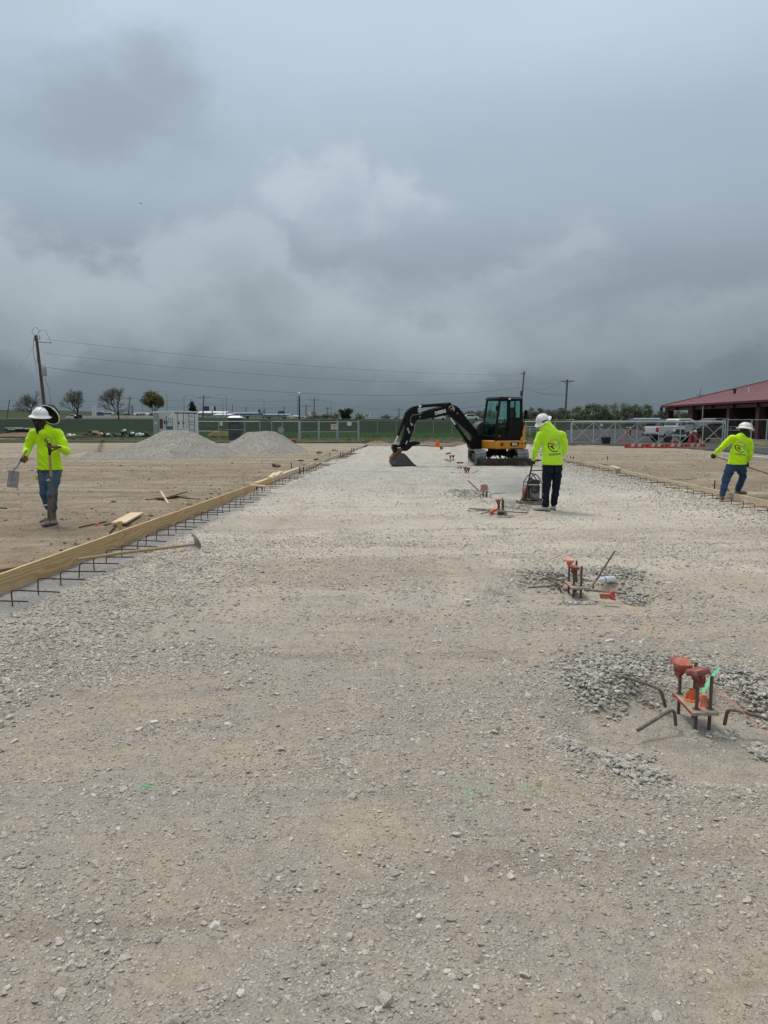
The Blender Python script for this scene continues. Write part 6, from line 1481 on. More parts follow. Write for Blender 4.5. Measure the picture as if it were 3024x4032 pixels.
for a, b in zip(q[:-1], q[1:]): kb.bar(a-q[0], b-q[0], .15, .10)
kb.build('kerb', CONC, None, None, q[0])['kind'] = 'structure'

# tufts along the verge in front of the gates
def tufts(name, pts, h, m_, seed=1, n=26):
    rn = random.Random(seed); mb = MB()
    for p in pts:
        for _ in range(n):
            a = rn.uniform(0, 6.28); r = rn.uniform(0, .35); b = Vector(p)+Vector((r*math.cos(a), r*math.sin(a), 0)); l = h*rn.uniform(.4, 1.2); d = Vector((rn.uniform(-.4, .4), rn.uniform(-.4, .4), 1))*l; w = Vector((rn.uniform(-1, 1), rn.uniform(-1, 1), 0)).normalized()*.012
            mb._add([b-w, b+w, b+d], [(0, 1, 2)])
    o = mb.build(name, m_); o['kind'] = 'stuff'; return o
rn = random.Random(8)
tufts('grass', [P(rn.uniform(2120, 2480), rn.uniform(1752, 1760), .05) for _ in range(130)] + [P(rn.uniform(1180, 1480), rn.uniform(1742, 1746), .03) for _ in range(60)], .13, mat('dry_grass', (.16, .13, .06), 1.0, var=.4, vs=2))
tufts('grass', [Vector((rn.uniform(-60, 45), rn.uniform(66, 90), 0)) for _ in range(900)], .15, mat('green_grass', (.075, .115, .03), 1.0, var=.4, vs=2), 5, 14)

# ================================================================== FENCES AND GATES
GALV = mat('galvanised_pipe', (.42, .43, .43), .5, .4, var=.12, vs=3); WHITEP = mat('white_gate_pipe', (.56, .56, .55), .55, var=.1, vs=2, dirt=(.35, .33, .30), da=.25, ds=2); WIRE = mat('fence_wire', (.13, .14, .14), .7, .1)
def mesh_wire(mb, a, b, z0, z1, step=.12, r=.0028):
    """diamond mesh between two posts"""
    a = Vector(a); b = Vector(b); L = (b-a).length; d = (b-a).normalized(); H = z1-z0; n_ = Vector((-d.y, d.x, 0))*r
    s = -H
    while s < L:
        for up in (1, -1):
            t0, t1 = max(s, 0), min(s+H, L)
            if t1-t0 > .02:
                h0, h1 = (t0-s), (t1-s)
                if up < 0: h0, h1 = H-h0, H-h1
                p, q = a+d*t0, a+d*t1; p = Vector((p.x, p.y, z0+h0)); q = Vector((q.x, q.y, z0+h1)); w = Vector((0, 0, r))
                mb._add([p-w, p+n_, p+w, q-w, q+n_, q+w], [(0, 1, 4, 3), (1, 2, 5, 4), (2, 0, 3, 5)])
        s += step
def fence(label, pts, h, zb=None, group=None, postr=.035, rail=.025, mid=None, wire=True, step=.12, m_=GALV, name='chain_link_fence', wr=.0028):
    O = Vector(pts[0]); t = thing(name, label, 'fence', O, 0, group); q = [Vector(p)-O for p in pts]; w = MB()
    for i, p in enumerate(q):
        MB().cyl(p-Vector((0, 0, .3)), p+Vector((0, 0, h+.03)), postr, n=8).build('fence_post', m_, t, 40)
        if i:
            a = q[i-1]; MB().cyl(a+Vector((0, 0, h)), p+Vector((0, 0, h)), rail, n=6).build('rail', m_, t, 60)
            if mid and i in mid: MB().cyl(a+Vector((0, 0, h*mid[i])), p+Vector((0, 0, h*mid[i])), rail*.9, n=6).build('rail', m_, t, 60)
            if wire: mesh_wire(w, a, p, .05, h-.02, step, wr)
    if wire: o = w.build('chain_link_mesh', WIRE, t); o['kind'] = 'stuff'
    return t
gz = lambda u, Y: Vector(((u-1512)/FPX*Y, Y, float(far_z((u-1512)/FPX*Y, Y))))
fence('chain-link fence behind the gravel piles, between the container and the double gate', [gz(778, 66), gz(866, 65.5), gz(968, 65), gz(1027, 64.5), gz(1073, 64), gz(1115, 63.5), gz(1178, 62.6)], 1.75, mid={2: .58, 1: .5}, postr=.04)
fence('far chain-link fence crossing the lawn behind the excavator', [gz(1413+73*i, 107) for i in range(11)], 1.85, step=.22, wr=.0042)
fence('far chain-link fence running right behind the sliding gate', [gz(2216+73*i, 107) for i in range(1, 7)], 1.85, step=.22, wr=.0042)
def gate_leaf(label, a, b, h, z0=.05, sign=None):
    O = Vector(a); t = thing('gate', label, 'gate', O, 0, 'double gates'); d = Vector(b)-O
    for s_ in (0, .5, 1) if False else (0.02, .98): MB().cyl(d*s_+Vector((0, 0, z0)), d*s_+Vector((0, 0, h)), .03, n=8).build('frame_post', GALV, t, 40)
    for z in (z0, h*.5, h): MB().cyl(d*.02+Vector((0, 0, z)), d*.98+Vector((0, 0, z)), .025, n=6).build('rail', GALV, t, 40)
    w = MB(); mesh_wire(w, d*.02, d*.98, z0, h, .12); o = w.build('chain_link_mesh', WIRE, t); o['kind'] = 'stuff'; return t
Yg = 62.0
gate_leaf('left leaf of the chain-link double gate, no sign', gz(1184, Yg), gz(1256, Yg), 1.72); gate_leaf('leaf of the chain-link gate carrying the red lettered sign', gz(1258, Yg), gz(1328, Yg), 1.72); gate_leaf('right leaf of the chain-link double gate with a blank white sign', gz(1332, Yg), gz(1411, Yg), 1.72)
for u, r_, lab in ((1182, .07, 'thick fence post left of the double gate'), (1257, .05, 'fence post between the first two gate leaves'), (1330, .05, 'fence post right of the red lettered sign'), (1413, .06, 'thick fence post right of the double gate')):
    tag(MB().cyl((0, 0, -.3), (0, 0, 1.86), r_, n=10).build('gate_post', GALV, None, 50, gz(u, Yg)), lab, 'post')
def sign(label, u0, u1, v0, v1, Y, m_, th=.02, words=None, wm=None, name='sign', parent=None, ws=.12):
    a, b = D(u0, v0, Y), D(u1, v1, Y); c = (a+b)/2; o = MB().box((0, 0, 0), (abs(b.x-a.x), th, abs(a.z-b.z))).build(name, m_, parent, None, c)
    if parent is None: tag(o, label, 'sign')
    for i, (tx, dz, sz) in enumerate(words or []): decal('lettering', [text_mesh(tx, sz, .004)], wm, o, (0, -th/2, dz), Matrix.Rotation(R(90), 3, 'X'), None, .006)
    return o
SGW = mat('white_sign', (.66, .65, .62), .6); RDL = mat('red_lettering', (.5, .03, .03), .6)
sign('white sign with red words hanging on the middle gate leaf', 1303, 1329, 1671, 1691, Yg-.08, SGW, words=[('AUTHORIZED', .10, .085), ('VEHICLES', -.01, .085), ('ONLY', -.12, .085)], wm=RDL)
sign('blank pale sign near the top of the right gate leaf', 1367, 1384, 1662, 1676, Yg-.08, SGW); sign('narrow white sign on the fence right of the container', 866, 876, 1658, 1676, 65.3, SGW)
dsc = MB().cyl((0, -.02, 0), (0, .02, 0), .27, n=20).build('round_sign', mat('grey_disc', (.38, .38, .37), .5, .5), None, 40, D(1106, 1693, 63.3)); tag(dsc, 'round grey disc hung on the chain-link fence behind the smaller pile', 'sign')
# sliding gate with crossed braces
vs_u = [2247, 2332, 2417, 2502, 2588, 2672, 2760, 2847]; ys_ = np.linspace(54, 50.5, 8)
A = [Vector(((u-1512)/FPX*y_, y_, .03)) for u, y_ in zip(vs_u, ys_)]; O = A[0]; t = thing('sliding_gate', 'long sliding gate of white pipes with crossed braces in every bay', 'gate', O); q = [p-O for p in A]
Z = lambda z: Vector((0, 0, z))
for i, p in enumerate(q):
    MB().cyl(p+Z(.08), p+Z(1.68), .042 if i in (0, 7) else .032, n=8).build('upright', WHITEP, t, 40)
    if i:
        a = q[i-1]; off = (p-a).normalized().cross(Z(1))*.012
        MB().cyl(a+Z(.15)+off, p+Z(1.62)+off, .022, n=6).build('brace', WHITEP, t, 40); MB().cyl(a+Z(1.62)-off, p+Z(.15)-off, .022, n=6).build('brace', WHITEP, t, 40)
MB().cyl(q[0]+Z(1.68), q[-1]+Z(1.68), .045, n=8).build('top_rail', WHITEP, t, 40); MB().cyl(q[0]+Z(.08), q[-1]+Z(.08), .04, n=8).build('bottom_rail', WHITEP, t, 40)
MB().cyl(q[0]+Z(1.58), q[-1]+Z(1.58), .02, n=8).build('rail', WHITEP, t, 40)
w = MB(); mesh_wire(w, q[0], q[-1], .1, 1.6, .12, .0026); o = w.build('chain_link_mesh', WIRE, t); o['kind'] = 'stuff'
fence('chain-link fence right of the sliding gate, before the red-roofed building', [Vector(((u-1512)/FPX*50, 50, .05)) for u in (2838, 2856, 2949, 3010, 3090)], 1.78, mid={2: .60, 1: .6}, postr=.045)
fence('short chain-link fence between the excavator and the sliding gate', [gz(2056, 60), gz(2110, 59), gz(2180, 57), gz(2243, 55)], 1.72, mid={1: .55, 2: .55})
sign('small white sign on the fence behind the sliding gate', 2362, 2374, 1669, 1678, 106, SGW); sign('large pale square sign wired on the sliding gate', 2697, 2729, 1671, 1699, 51.6, mat('pale_grey_sign', (.40, .42, .41), .5)); 
tag(MB().cyl((0, -.02, 0), (0, .02, 0), .22, n=20).build('round_sign', MATS['grey_disc'], None, 40, D(2632, 1707, 51.8)), 'round grey disc hung on the sliding gate beside the white pickup', 'sign')
for i, (u0, u1, v0, v1, Y) in enumerate(((2060, 2110, 1674, 1682, 100),)):
    t = thing('pipe_barrier', 'low white pipe barrier on the lawn right of the excavator', 'barrier', gz(2085, Y)); 
    for x in (-.9, -.1, .9): MB().cyl((x, 0, 0), (x, 0, 1.1), .05, n=8).build('leg', WHITEP, t, 40)
    for z in (1.08, .75): MB().cyl((-.9, 0, z), (2.6 if z < 1 else .9, 0, z), .04, n=8).build('rail', WHITEP, t, 40)

# ================================================================== CONTAINER, TOILET, LUMBER, CONES
CW = mat('container_white', (.72, .72, .69), .55, var=.06, vs=1, dirt=(.33, .30, .27), da=.2, ds=1.5); CG = mat('container_grey', (.30, .31, .31), .5); BLU = mat('poster_blue', (.03, .12, .28), .5); DKF = mat('dark_bar', (.03, .035, .04), .5)
cc = Vector(((690-1512)/FPX*61.0, 61.0, 0)); ph = R(50); ct_ = thing('shipping_container', 'short white shipping container with doors and a blue and white poster', 'container', cc, ph)
# local: door face along +X (2.44), long side along direction -X*... built as box: x 0..2.44, y 0..2.99, near side (x=0) faces left
Wd, Ln, Hh = 2.44, 2.99, 2.6
MB().box((Wd/2, Ln/2, Hh/2+.06), (Wd-.08, Ln-.08, Hh-.14)).build('box', CW, ct_)
fr_ = MB()
for x in (.05, Wd-.05):
    for y in (.05, Ln-.05): fr_.box((x, y, Hh/2), (.12, .12, Hh-.26))
for z in (.08, Hh-.06):
    for y in (.05, Ln-.05): fr_.box((Wd/2, y, z), (Wd-.0, .12, .13 if z < 1 else .11))
    for x in (.05, Wd-.05): fr_.box((x, Ln/2, z), (.12, Ln-.25, .13 if z < 1 else .11))
fr_.build('frame', CW, ct_, bevel=.008)
for s_ in (0, 1):
    x0 = .12+s_*1.11; dd = MB().box((x0+.545, -.0, Hh/2), (1.08, .05, Hh-.26)).build('door', CW, ct_, bevel=.006)
    for z in (.55, 1.0, 1.45, 1.9): MB().box((x0+.545, -.03, z), (.98, .012, .20)).build('door_panel', CW, dd, bevel=.004)
    for x in (.25, .82): 
        rd = MB().cyl((x0+x, -.055, .16), (x0+x, -.055, Hh-.1), .018, n=8).build('lock_rod', DKF, dd, 40); 
    MB().box((x0+.54, -.07, 1.05), (.4, .02, .035)).build('handle', DKF, dd)
for i, (x, z, w_, h_, m_) in enumerate(((.45, 1.62, .16, .2, BLU), (.92, 1.62, .16, .16, mat('brown_print', (.2, .13, .05), .6)), (1.75, 2.2, .25, .10, WHTD), (1.75, 1.7, .7, .05, WHTD), (1.75, 1.5, .7, .05, WHTD))):
    MB().box((x, -.072, z), (w_, .004, h_)).build('printed_mark', m_, ct_)
MB().box((.5*Wd, -.02, Hh-.16), (Wd-.2, .06, .06)).build('door_header', DKF, ct_)
# left side: corrugated panels, a steel door, a window, the poster
for k in range(12): MB().box((-.012, .62+.19*k*.93, Hh/2), (.03, .09, Hh-.3)).build('corrugation', CW, ct_)
def on_side(y0, y1, z0, z1, m_, nm, off=.04, par=None): return MB().box((-off, (y0+y1)/2, (z0+z1)/2), (.03, y1-y0, z1-z0)).build(nm, m_, par or ct_, bevel=.004)
dr = on_side(2.15, 2.9, .15, 2.45, CG, 'side_door'); on_side(2.22, 2.28, 1.0, 1.15, DKF, 'handle', .07, dr); on_side(2.45, 2.65, 1.5, 1.7, SGW, 'notice', .06, dr)
wf = on_side(1.55, 2.0, 1.15, 1.95, DKF, 'window'); on_side(1.6, 1.95, 1.2, 1.9, mat('dark_brown_glass', (.10, .03, .015), .3), 'pane', .06, wf)
on_side(1.15, 1.32, 1.55, 1.82, DKF, 'control_box', .06); po = on_side(.12, 1.0, .95, 2.2, SGW, 'poster', .06); on_side(.12, 1.0, .95, 1.35, BLU, 'poster_band', .066, po); on_side(.86, 1.0, .95, 2.2, BLU, 'poster_band', .068, po)
Qs = Matrix(((0, 0, -1), (-1, 0, 0), (0, 1, 0)))
decal('poster_emblem', [strip(arc(0, 0, .14, -120, 80), .05), strip(arc(-.02, -.26, .1, 120, 300), .04)], BLU, po, (-.08, .72, 1.92), Qs, None, .004)
for i, z in enumerate((2.0, 1.93, 1.86, 1.75, 1.65, 1.5)): on_side(.18, .50 if i < 3 else .80, z, z+.03, mat('print_blue_grey', (.2, .27, .38), .6), 'poster_line', .078, po)
# toilet
tt = thing('portable_toilet', 'dark grey portable toilet with a white domed roof behind the gravel piles', 'portable toilet', Vector(((932-1512)/FPX*70, 70, .0)))
TG = mat('toilet_grey', (.055, .058, .06), .6)
MB().box((0, 0, 1.05), (1.12, 1.12, 2.0)).build('body', TG, tt, bevel=.03); MB().box((0, 0, .05), (1.25, 1.25, .1)).build('base', TG, tt, bevel=.02)
for x in (-.52, .52): MB().box((x, -.58, 1.05), (.10, .05, 1.95)).build('corner_trim', TG, tt, bevel=.01)
dd = MB().box((.0, -.575, 1.02), (.86, .04, 1.85)).build('door', mat('toilet_door', (.07, .073, .075), .6), tt, bevel=.01); MB().box((.32, -.60, 1.05), (.06, .03, .14)).build('latch', BLACK, dd)
for z in (.35, .55, 1.55, 1.7): MB().box((0, -.60, z), (.6, .015, .06)).build('vent_slot', BLACK, dd)
MB()._add([(x*sx, y*sy, z) for z, sx, sy in ((2.05, .66, .66), (2.12, .68, .68), (2.24, .50, .50), (2.30, .25, .25)) for x, y in ((-1, -1), (1, -1), (1, 1), (-1, 1))], [(0, 3, 2, 1), (12, 13, 14, 15)]+[(a*4+i, a*4+(i+1) % 4, a*4+4+(i+1) % 4, a*4+4+i) for a in range(3) for i in range(4)]).build('roof', mat('toilet_white', (.72, .72, .70), .4), tt, bevel=.04)
MB().cyl((.3, .3, 2.2), (.3, .3, 2.4), .05, n=10).build('vent_pipe', MATS['toilet_white'], tt, 40)
# lumber stack, plank by plank
ls = Vector(((872-1512)/FPX*81, 81, .03)); lt = thing('lumber_stack', 'stack of fresh yellow planks beside the portable toilet', 'lumber', ls, R(4)); lt.scale = (1.42, 1.3, 1.2); FRW = mat('fresh_pine', (.60, .40, .16), .7, var=.15, vs=2)
for z in range(6):
    for y in range(3):
        l = 1.9-z*.12-(0.3 if z > 3 else 0); MB().box(((z % 2)*.05-.1+.06*y, y*.22, .18+z*.055+z*.012), (l, .19, .045)).build('plank', FRW, lt)
for x in (-.6, .6): MB().box((x, .2, .08), (.1, .7, .10)).build('bearer', OLDW, lt)
CO = mat('cone_orange', (.80, .13, .015), .6, var=.08); CWH = mat('cone_collar', (.65, .65, .62), .5)
def cone(label, u, v, h, Y=None, fallen=None, col=CO, collar=False, z=.03):
    p = P(u, v, z); sc = h; t = thing('traffic_cone', label, 'cone', p)
    if fallen is not None: t.rotation_euler = (0, fallen, random.Random(u).uniform(0, 3))
    MB().box((0, 0, .02), (.52*sc, .52*sc, .045)).build('base', col, t, bevel=.01); MB().lathe([(.19*sc, .04), (.17*sc, .08), (.035*sc, sc), (.02*sc, sc+.01)], 18).build('cone', col, t, 40)
    if collar: MB().lathe([(.125*sc, .35*sc), (.090*sc, .58*sc)], 18, c=(0, 0, .0), sx=1.05, sy=1.05).build('collar', CWH, t, 40)
cone('orange cone at the right end of the lumber stack', 924, 1722, .80); cone('orange cone showing behind the right slope of the smaller pile', 1098, 1737, .5)
cone('orange cone in front of the sliding gate, right of the black bin', 2455, 1751, .50); cone('orange cone in front of the pickups, under the pale square sign', 2648, 1749, .42); cone('orange cone just right of the red bollards', 2757, 1748, .52, collar=True)
t = thing('marker_flag', 'bent orange marker board standing at the far end of the gravel pad', 'marker', P(1722, 1760, .0)); MB().prism([(-.19, 0), (-.12, .25), (-.08, .42), (.08, .44), (.17, .25), (.14, .05), (.02, .10), (0, -.02)], .05, Matrix.Rotation(R(12), 4, 'X')).build('board', CO, t, bevel=.01); MB().box((0, .12, .02), (.34, .34, .05)).build('foot', CO, t)
BRD = mat('barrier_red', (.36, .028, .020), .5, var=.1); BOR = mat('barrier_orange', (.48, .075, .025), .5); BWH = mat('barrier_white', (.55, .53, .50), .5, dirt=(.35, .3, .25), da=.3)
def barrier(label, a, b, h=.24):
    A, B_ = Vector(a), Vector(b); t = thing('low_barricade', label, 'barricade', A, math.atan2(B_.y-A.y, B_.x-A.x), 'striped low barricades'); L = (B_-A).length
    MB().prism([(0, 0), (L, 0), (L, h*.3), (0, h*.3)], .34, Matrix.Translation((0, 0, 0))).build('foot', BRD, t, bevel=.01)
    MB().box((.09, 0, h*.62), (.16, .2, h*.74)).build('end_block', BRD, t, bevel=.02); MB().box((L-.09, 0, h*.62), (.16, .2, h*.74)).build('end_block', BRD, t, bevel=.02)
    k = max(2, int((L-.36)/.16)); w_ = (L-.36)/k
    for i in range(k):
        x = .18+i*w_; MB().prism([(x, h*.28), (x+w_*.98, h*.28), (x+w_*.98-.0, h), (x-.0, h)], .17, Matrix(((1, 0, .35, -.35*h*.6), (0, 1, 0, 0), (0, 0, 1, 0), (0, 0, 0, 1)))).build('stripe_panel', BWH if i % 2 else BOR, t)
for a, b, l in ((2459, 2538, 'left end, beside the orange cone'), (2541, 2614, 'in front of the white pickup\'s tail'), (2617, 2692, 'in front of the dark pickup\'s nose'), (2695, 2778, 'right end, past the red bollards')): barrier('red and white striped low barricade, '+l, P(a, 1763, .12), P(b, 1764, .12))
barrier('small red barricade lying behind the smaller gravel pile', P(1105, 1740, .05), P(1162, 1741, .05), .2)
t = thing('trash_can', 'black trash can standing before the sliding gate', 'trash can', P(2385, 1753, .08)); MB()._add([(x*s, y*s, z) for z, s in ((0, .22), (.50, .26)) for x, y in ((-1, -1), (1, -1), (1, 1), (-1, 1))], [(0, 3, 2, 1), (4, 5, 6, 7)]+[(i, (i+1) % 4, (i+1) % 4+4, i+4) for i in range(4)]).build('bin', BLACK, t, bevel=.03); MB().box((0, 0, .535), (.56, .56, .07)).build('lid', BLACK, t, bevel=.03); MB().tube([(-.28, -.1, .42), (-.31, -.1, .5), (-.28, -.1, .58)], .02, 6).build('handle', BLACK, t, 50)
def bollard(label, u, v, h, Y): 
    p = D(u, v, Y); p.z = max(0.02, float(far_z(p.x, p.y))); t = thing('bollard', label, 'bollard', p, 0, 'red bollards'); MB().cyl((0, 0, -.1), (0, 0, h), .10, n=14).build('post', BRD, t, 40); MB().lathe([(.105, h-.02), (.105, h+.05), (.06, h+.11), (.0001, h+.13)], 14).build('cap', BWH, t, 40)
bollard('red bollard behind the cone, left of the pair by the dark pickup', 2718, 1744, .85, 55.5); bollard('red bollard with a white top nearest the dark pickup\'s front wheel', 2736, 1747, .93, 54.5); bollard('left one of two far red bollards beyond the sliding gate', 2470, 1705, .95, 95); bollard('right one of two far red bollards beyond the sliding gate', 2481, 1705, .95, 95)

# ================================================================== PICKUPS
TIRE = mat('tyre', (.018, .018, .018), .85); RIM = mat('alloy_rim', (.55, .55, .56), .3, .9); LENS = mat('headlight_lens', (.62, .64, .66), .15); TAIL = mat('tail_lens', (.45, .01, .01), .25)
def pickup(label, body_m, loc, rz):
    """built along +X = front"""
    t = thing('pickup_truck', label, 'pickup', loc, rz); W_ = 1.98
    side_ = [(-2.9, .62), (-2.9, 1.15), (-2.86, 1.28), (-1.05, 1.30), (-1.02, 1.32), (1.25, 1.28), (2.45, 1.20), (2.82, 1.08), (2.90, .85), (2.90, .50), (2.45, .42), (2.38, .62), (2.22, .86), (1.98, .95), (1.72, .86), (1.55, .62), (1.50, .40), (-1.35, .40), (-1.42, .62), (-1.58, .86), (-1.82, .95), (-2.08, .86), (-2.25, .62), (-2.32, .50)]
    MB().prism(side_, W_).build('body', body_m, t, 30, bevel=.04)
    MB().box((-1.98, 0, 1.285), (1.7, 1.6, .06)).build('bed_opening', BLACK, t)
    cabp = [(-1.02, 1.28), (-.88, 1.86), (-.70, 1.93), (.25, 1.94), (.50, 1.88), (1.22, 1.30)]
    cb_ = MB().prism(cabp, W_-.26).build('cab', body_m, t, 30, bevel=.05)
    for s_ in (-1, 1):
        y = s_*(W_/2-.122)
        for pts in ([(-.90, 1.36), (-.80, 1.80), (-.12, 1.83), (-.12, 1.36)], [(-.04, 1.36), (-.04, 1.83), (.36, 1.82), (.98, 1.36)]): MB().prism(pts, .02, Matrix.Translation((0, y, 0))).build('side_window', CARG if False else mat('dark_auto_glass', (.012, .014, .016), .08), t)
        for x in (-1.0, -.08, .92): MB().box((x, s_*(W_/2+.002), .9), (.012, .01, .72)).build('door_gap', BLACK, t)
        for x in (-.78, .08): MB().box((x, s_*(W_/2+.02), 1.16), (.2, .03, .045)).build('door_handle', CHROME, t, bevel=.008)
        MB().box((.92, s_*(W_/2+.12), 1.40), (.12, .22, .24)).build('wing_mirror', BLACK, t, bevel=.03)
        MB().box((2.78, s_*(W_/2-.22), .98), (.20, .38, .22)).build('headlight', LENS, t, bevel=.03); MB().box((-2.85, s_*(W_/2-.10), 1.02), (.14, .22, .40)).build('tail_light', TAIL, t, bevel=.02)
        MB().box((.1, s_*(W_/2+.05), .38), (2.6, .12, .06)).build('running_board', CHROME, t, bevel=.01)
        for x in (-1.83, 1.98):
            wh = empty('wheel', (x, s_*(W_/2-.14), .41), 0, t)
            Mr = Matrix.Rotation(R(90), 4, 'X'); MB().lathe([(.26, -.13), (.38, -.135), (.41, -.09), (.41, .09), (.38, .135), (.26, .13)], 28, Mr).build('tyre', TIRE, wh, 40)
            rm = MB().lathe([(.26, -.12), (.25, -.04), (.06, -.06), (.06, .06), (.25, .04), (.26, .12)], 24, Mr)
            for k in range(6): a = R(60*k); rm.bar((.05*math.cos(a), s_*.09, .05*math.sin(a)), (.25*math.cos(a), s_*.10, .25*math.sin(a)), .07, .03, up=(0, 1, 0))
            rm.build('rim', RIM, wh, 40)
    MB().prism([(.56, 1.84), (.60, 1.86), (1.22, 1.34), (1.18, 1.32)], W_-.45).build('windshield', MATS['dark_auto_glass'], t); MB().prism([(-1.0, 1.40), (-1.03, 1.41), (-.90, 1.80), (-.87, 1.80)], W_-.5).build('rear_window', MATS['dark_auto_glass'], t)
    MB().box((2.90, 0, .92), (.06, 1.05, .34)).build('grille', BLACK, t, bevel=.02); MB().box((2.93, 0, .56), (.18, 1.9, .20)).build('front_bumper', CHROME, t, bevel=.04); MB().box((-2.98, 0, .58), (.16, 1.86, .20)).build('rear_bumper', BLACK, t, bevel=.03)
    MB().box((-2.915, 0, .98), (.03, 1.35, .48)).build('tailgate', body_m, t, bevel=.02)
    return t
WP = mat('white_car_paint', (.66, .67, .68), .25, var=.03, coat=.5); DP = mat('charcoal_car_paint', (.018, .017, .018), .25, var=.05, coat=.5)
pickup('white pickup parked facing right behind the sliding gate', WP, Vector(((2672-1512)/FPX*62, 62, .04)), R(14)); pickup('dark charcoal pickup facing left in front of the white one', DP, Vector(((2800-1512)/FPX*57.2, 57.2, .04)), R(180+11))

# ================================================================== RED-ROOFED BUILDING
ROOF = mat('red_metal_roof', (.155, .034, .035), .45, var=.10, vs=.5, dirt=(.28, .10, .08), da=.15, ds=.6); FAS = mat('dark_red_fascia', (.10, .015, .016), .5); SID = mat('brown_siding', (.028, .017, .010), .8, var=.2, vs=2); DKW = mat('window_dark', (.010, .010, .011), .15); SOF = mat('soffit', (.04, .022, .018), .8)  # siding base colour lowered to carry the deep shade under the porch
def brick_mat():
    m_ = bpy.data.materials.new('red_brick'); m_.use_nodes = True; t = NT(m_.node_tree); b = t.add('BsdfPrincipled', {'Roughness': .9}); t.l.new(b.outputs[0], t.add('OutputMaterial').inputs[0])
    c = t.add('TexCoord').outputs['Object']; x, y, z = t.xyz(c)[:3]; br = t.add('TexBrick'); t.put(br.inputs['Vector'], t.comb(t.m('ADD', x, y), z)); 
    for k, v in (('Scale', 1.0), ('Brick Width', .21), ('Row Height', .072), ('Mortar Size', .008)): br.inputs[k].default_value = v
    t.put(br.inputs['Color1'], (.045, .010, .009, 1)); t.put(br.inputs['Color2'], (.065, .017, .013, 1)); t.put(br.inputs['Mortar'], (.06, .04, .035, 1)); t.put(b.inputs['Base Color'], br.outputs[0]); return m_  # brick and mortar colours also darkened to hold the porch shade
BRK = brick_mat()
XB, Y0, Y1, EV = 33.8, 46.0, 89.0, 3.55; bd = thing('building', 'long brown building with a dark red metal roof and covered porch', 'building', (XB, 66, 0)); bo = lambda x, y, z: Vector((x-XB, y-66, z))
sl_r = .235; XR = XB+15
rf_ = MB(); a, b, c, d = bo(XB, Y0, EV), bo(XB, Y1, EV), bo(XR, Y1, EV+15*sl_r), bo(XR, Y0, EV+15*sl_r); e, f = bo(XR+15, Y1, EV), bo(XR+15, Y0, EV); up = Vector((0, 0, .12))
rf_._add([a, b, c, d, e, f]+[p+up for p in (a, b, c, d, e, f)], [(0, 1, 2, 3), (3, 2, 4, 5), (6, 9, 8, 7), (9, 11, 10, 8), (0, 6, 7, 1), (1, 7, 8, 2), (2, 8, 10, 4), (5, 4, 10, 11), (0, 3, 9, 6), (3, 5, 11, 9)])
ro = rf_.build('roof', ROOF, bd)
for k in range(90):
    y = Y0+.3+k*.475; MB().bar(bo(XB+.02, y, EV+.125), bo(XR, y, EV+15*sl_r+.125), .03, .014).build('standing_seam', ROOF, ro)
MB().bar(bo(XB-.03, Y1+.03, EV+.10), bo(XR, Y1+.03, EV+15*sl_r+.10), .06, .24).build('rake_trim', mat('roof_trim', (.30, .07, .065), .4), ro); MB().box(bo(XB-.05, (Y0+Y1)/2, EV+.02), (.14, Y1-Y0, .22)).build('gutter', FAS, ro, bevel=.02)
MB().box(bo(XB+.35, (Y0+Y1)/2, EV-.30), (.25, Y1-Y0-1.0, .38)).build('porch_beam', FAS, bd, bevel=.01)
for k in range(10): MB().box(bo(XB+.12, Y0+2+k*4.6, EV-.25), (.32, .14, .42)).build('bracket', FAS, bd)
MB().box(bo(XB+1.7, (Y0+Y1)/2, EV-.06), (3.2, Y1-Y0-.4, .04)).build('soffit', SOF, bd)
XW = XB+3.3
MB().box(bo(XW+6, (Y0+Y1)/2-1.5, 1.75), (12, Y1-Y0-3, 3.5)).build('wall', SID, bd); MB().box(bo(XW+6, Y1-.7, 1.75), (12.5, .5, 3.4)).build('end_wall', BRK, bd)
MB().box(bo(XW-.04, (Y0+58)/2, 1.6), (.10, 58-Y0, 3.2)).build('brick_wall', BRK, bd)
for k in range(84): MB().box(bo(XW-.025, 58.3+k*.335, 1.9), (.05, .05, 3.0)).build('batten', SID, bd)
for y in (Y1-1.2, 81, 72.2, 66.5, 61.4, 56.5): MB().box(bo(XB+.5, y, (EV-.4)/2), (.62, 1.0 if y > 80 else .62, EV-.4)).build('brick_column', BRK, bd, bevel=.01)
for i, (y, w_, z0, z1) in enumerate(((69.5, 1.5, .0, 2.2), (64.2, 1.3, .9, 2.2), (77, 1.2, .0, 2.2), (60.0, 1.1, .9, 2.2))):
    fm = MB().box(bo(XW-.07, y, (z0+z1)/2), (.06, w_+.14, z1-z0+.12)).build('window' if z0 else 'door', mat('brown_frame', (.05, .03, .02), .6), bd); MB().box(bo(XW-.11, y, (z0+z1)/2), (.03, w_, z1-z0)).build('pane', DKW, fm)
MB().tube([bo(XB+.06, 77.6, EV), bo(XB+.06, 77.6, 2.6), bo(XB+.1, 77.6, .1)], .06, 8).build('downspout', WHTD if False else mat('white_metal', (.5, .5, .49), .5), bd, 50)
MB().box(bo(XB+1.6, (Y0+Y1)/2, .06), (3.6, Y1-Y0, .12)).build('porch_slab', mat('shaded_concrete', (.22, .20, .18), .9), bd)
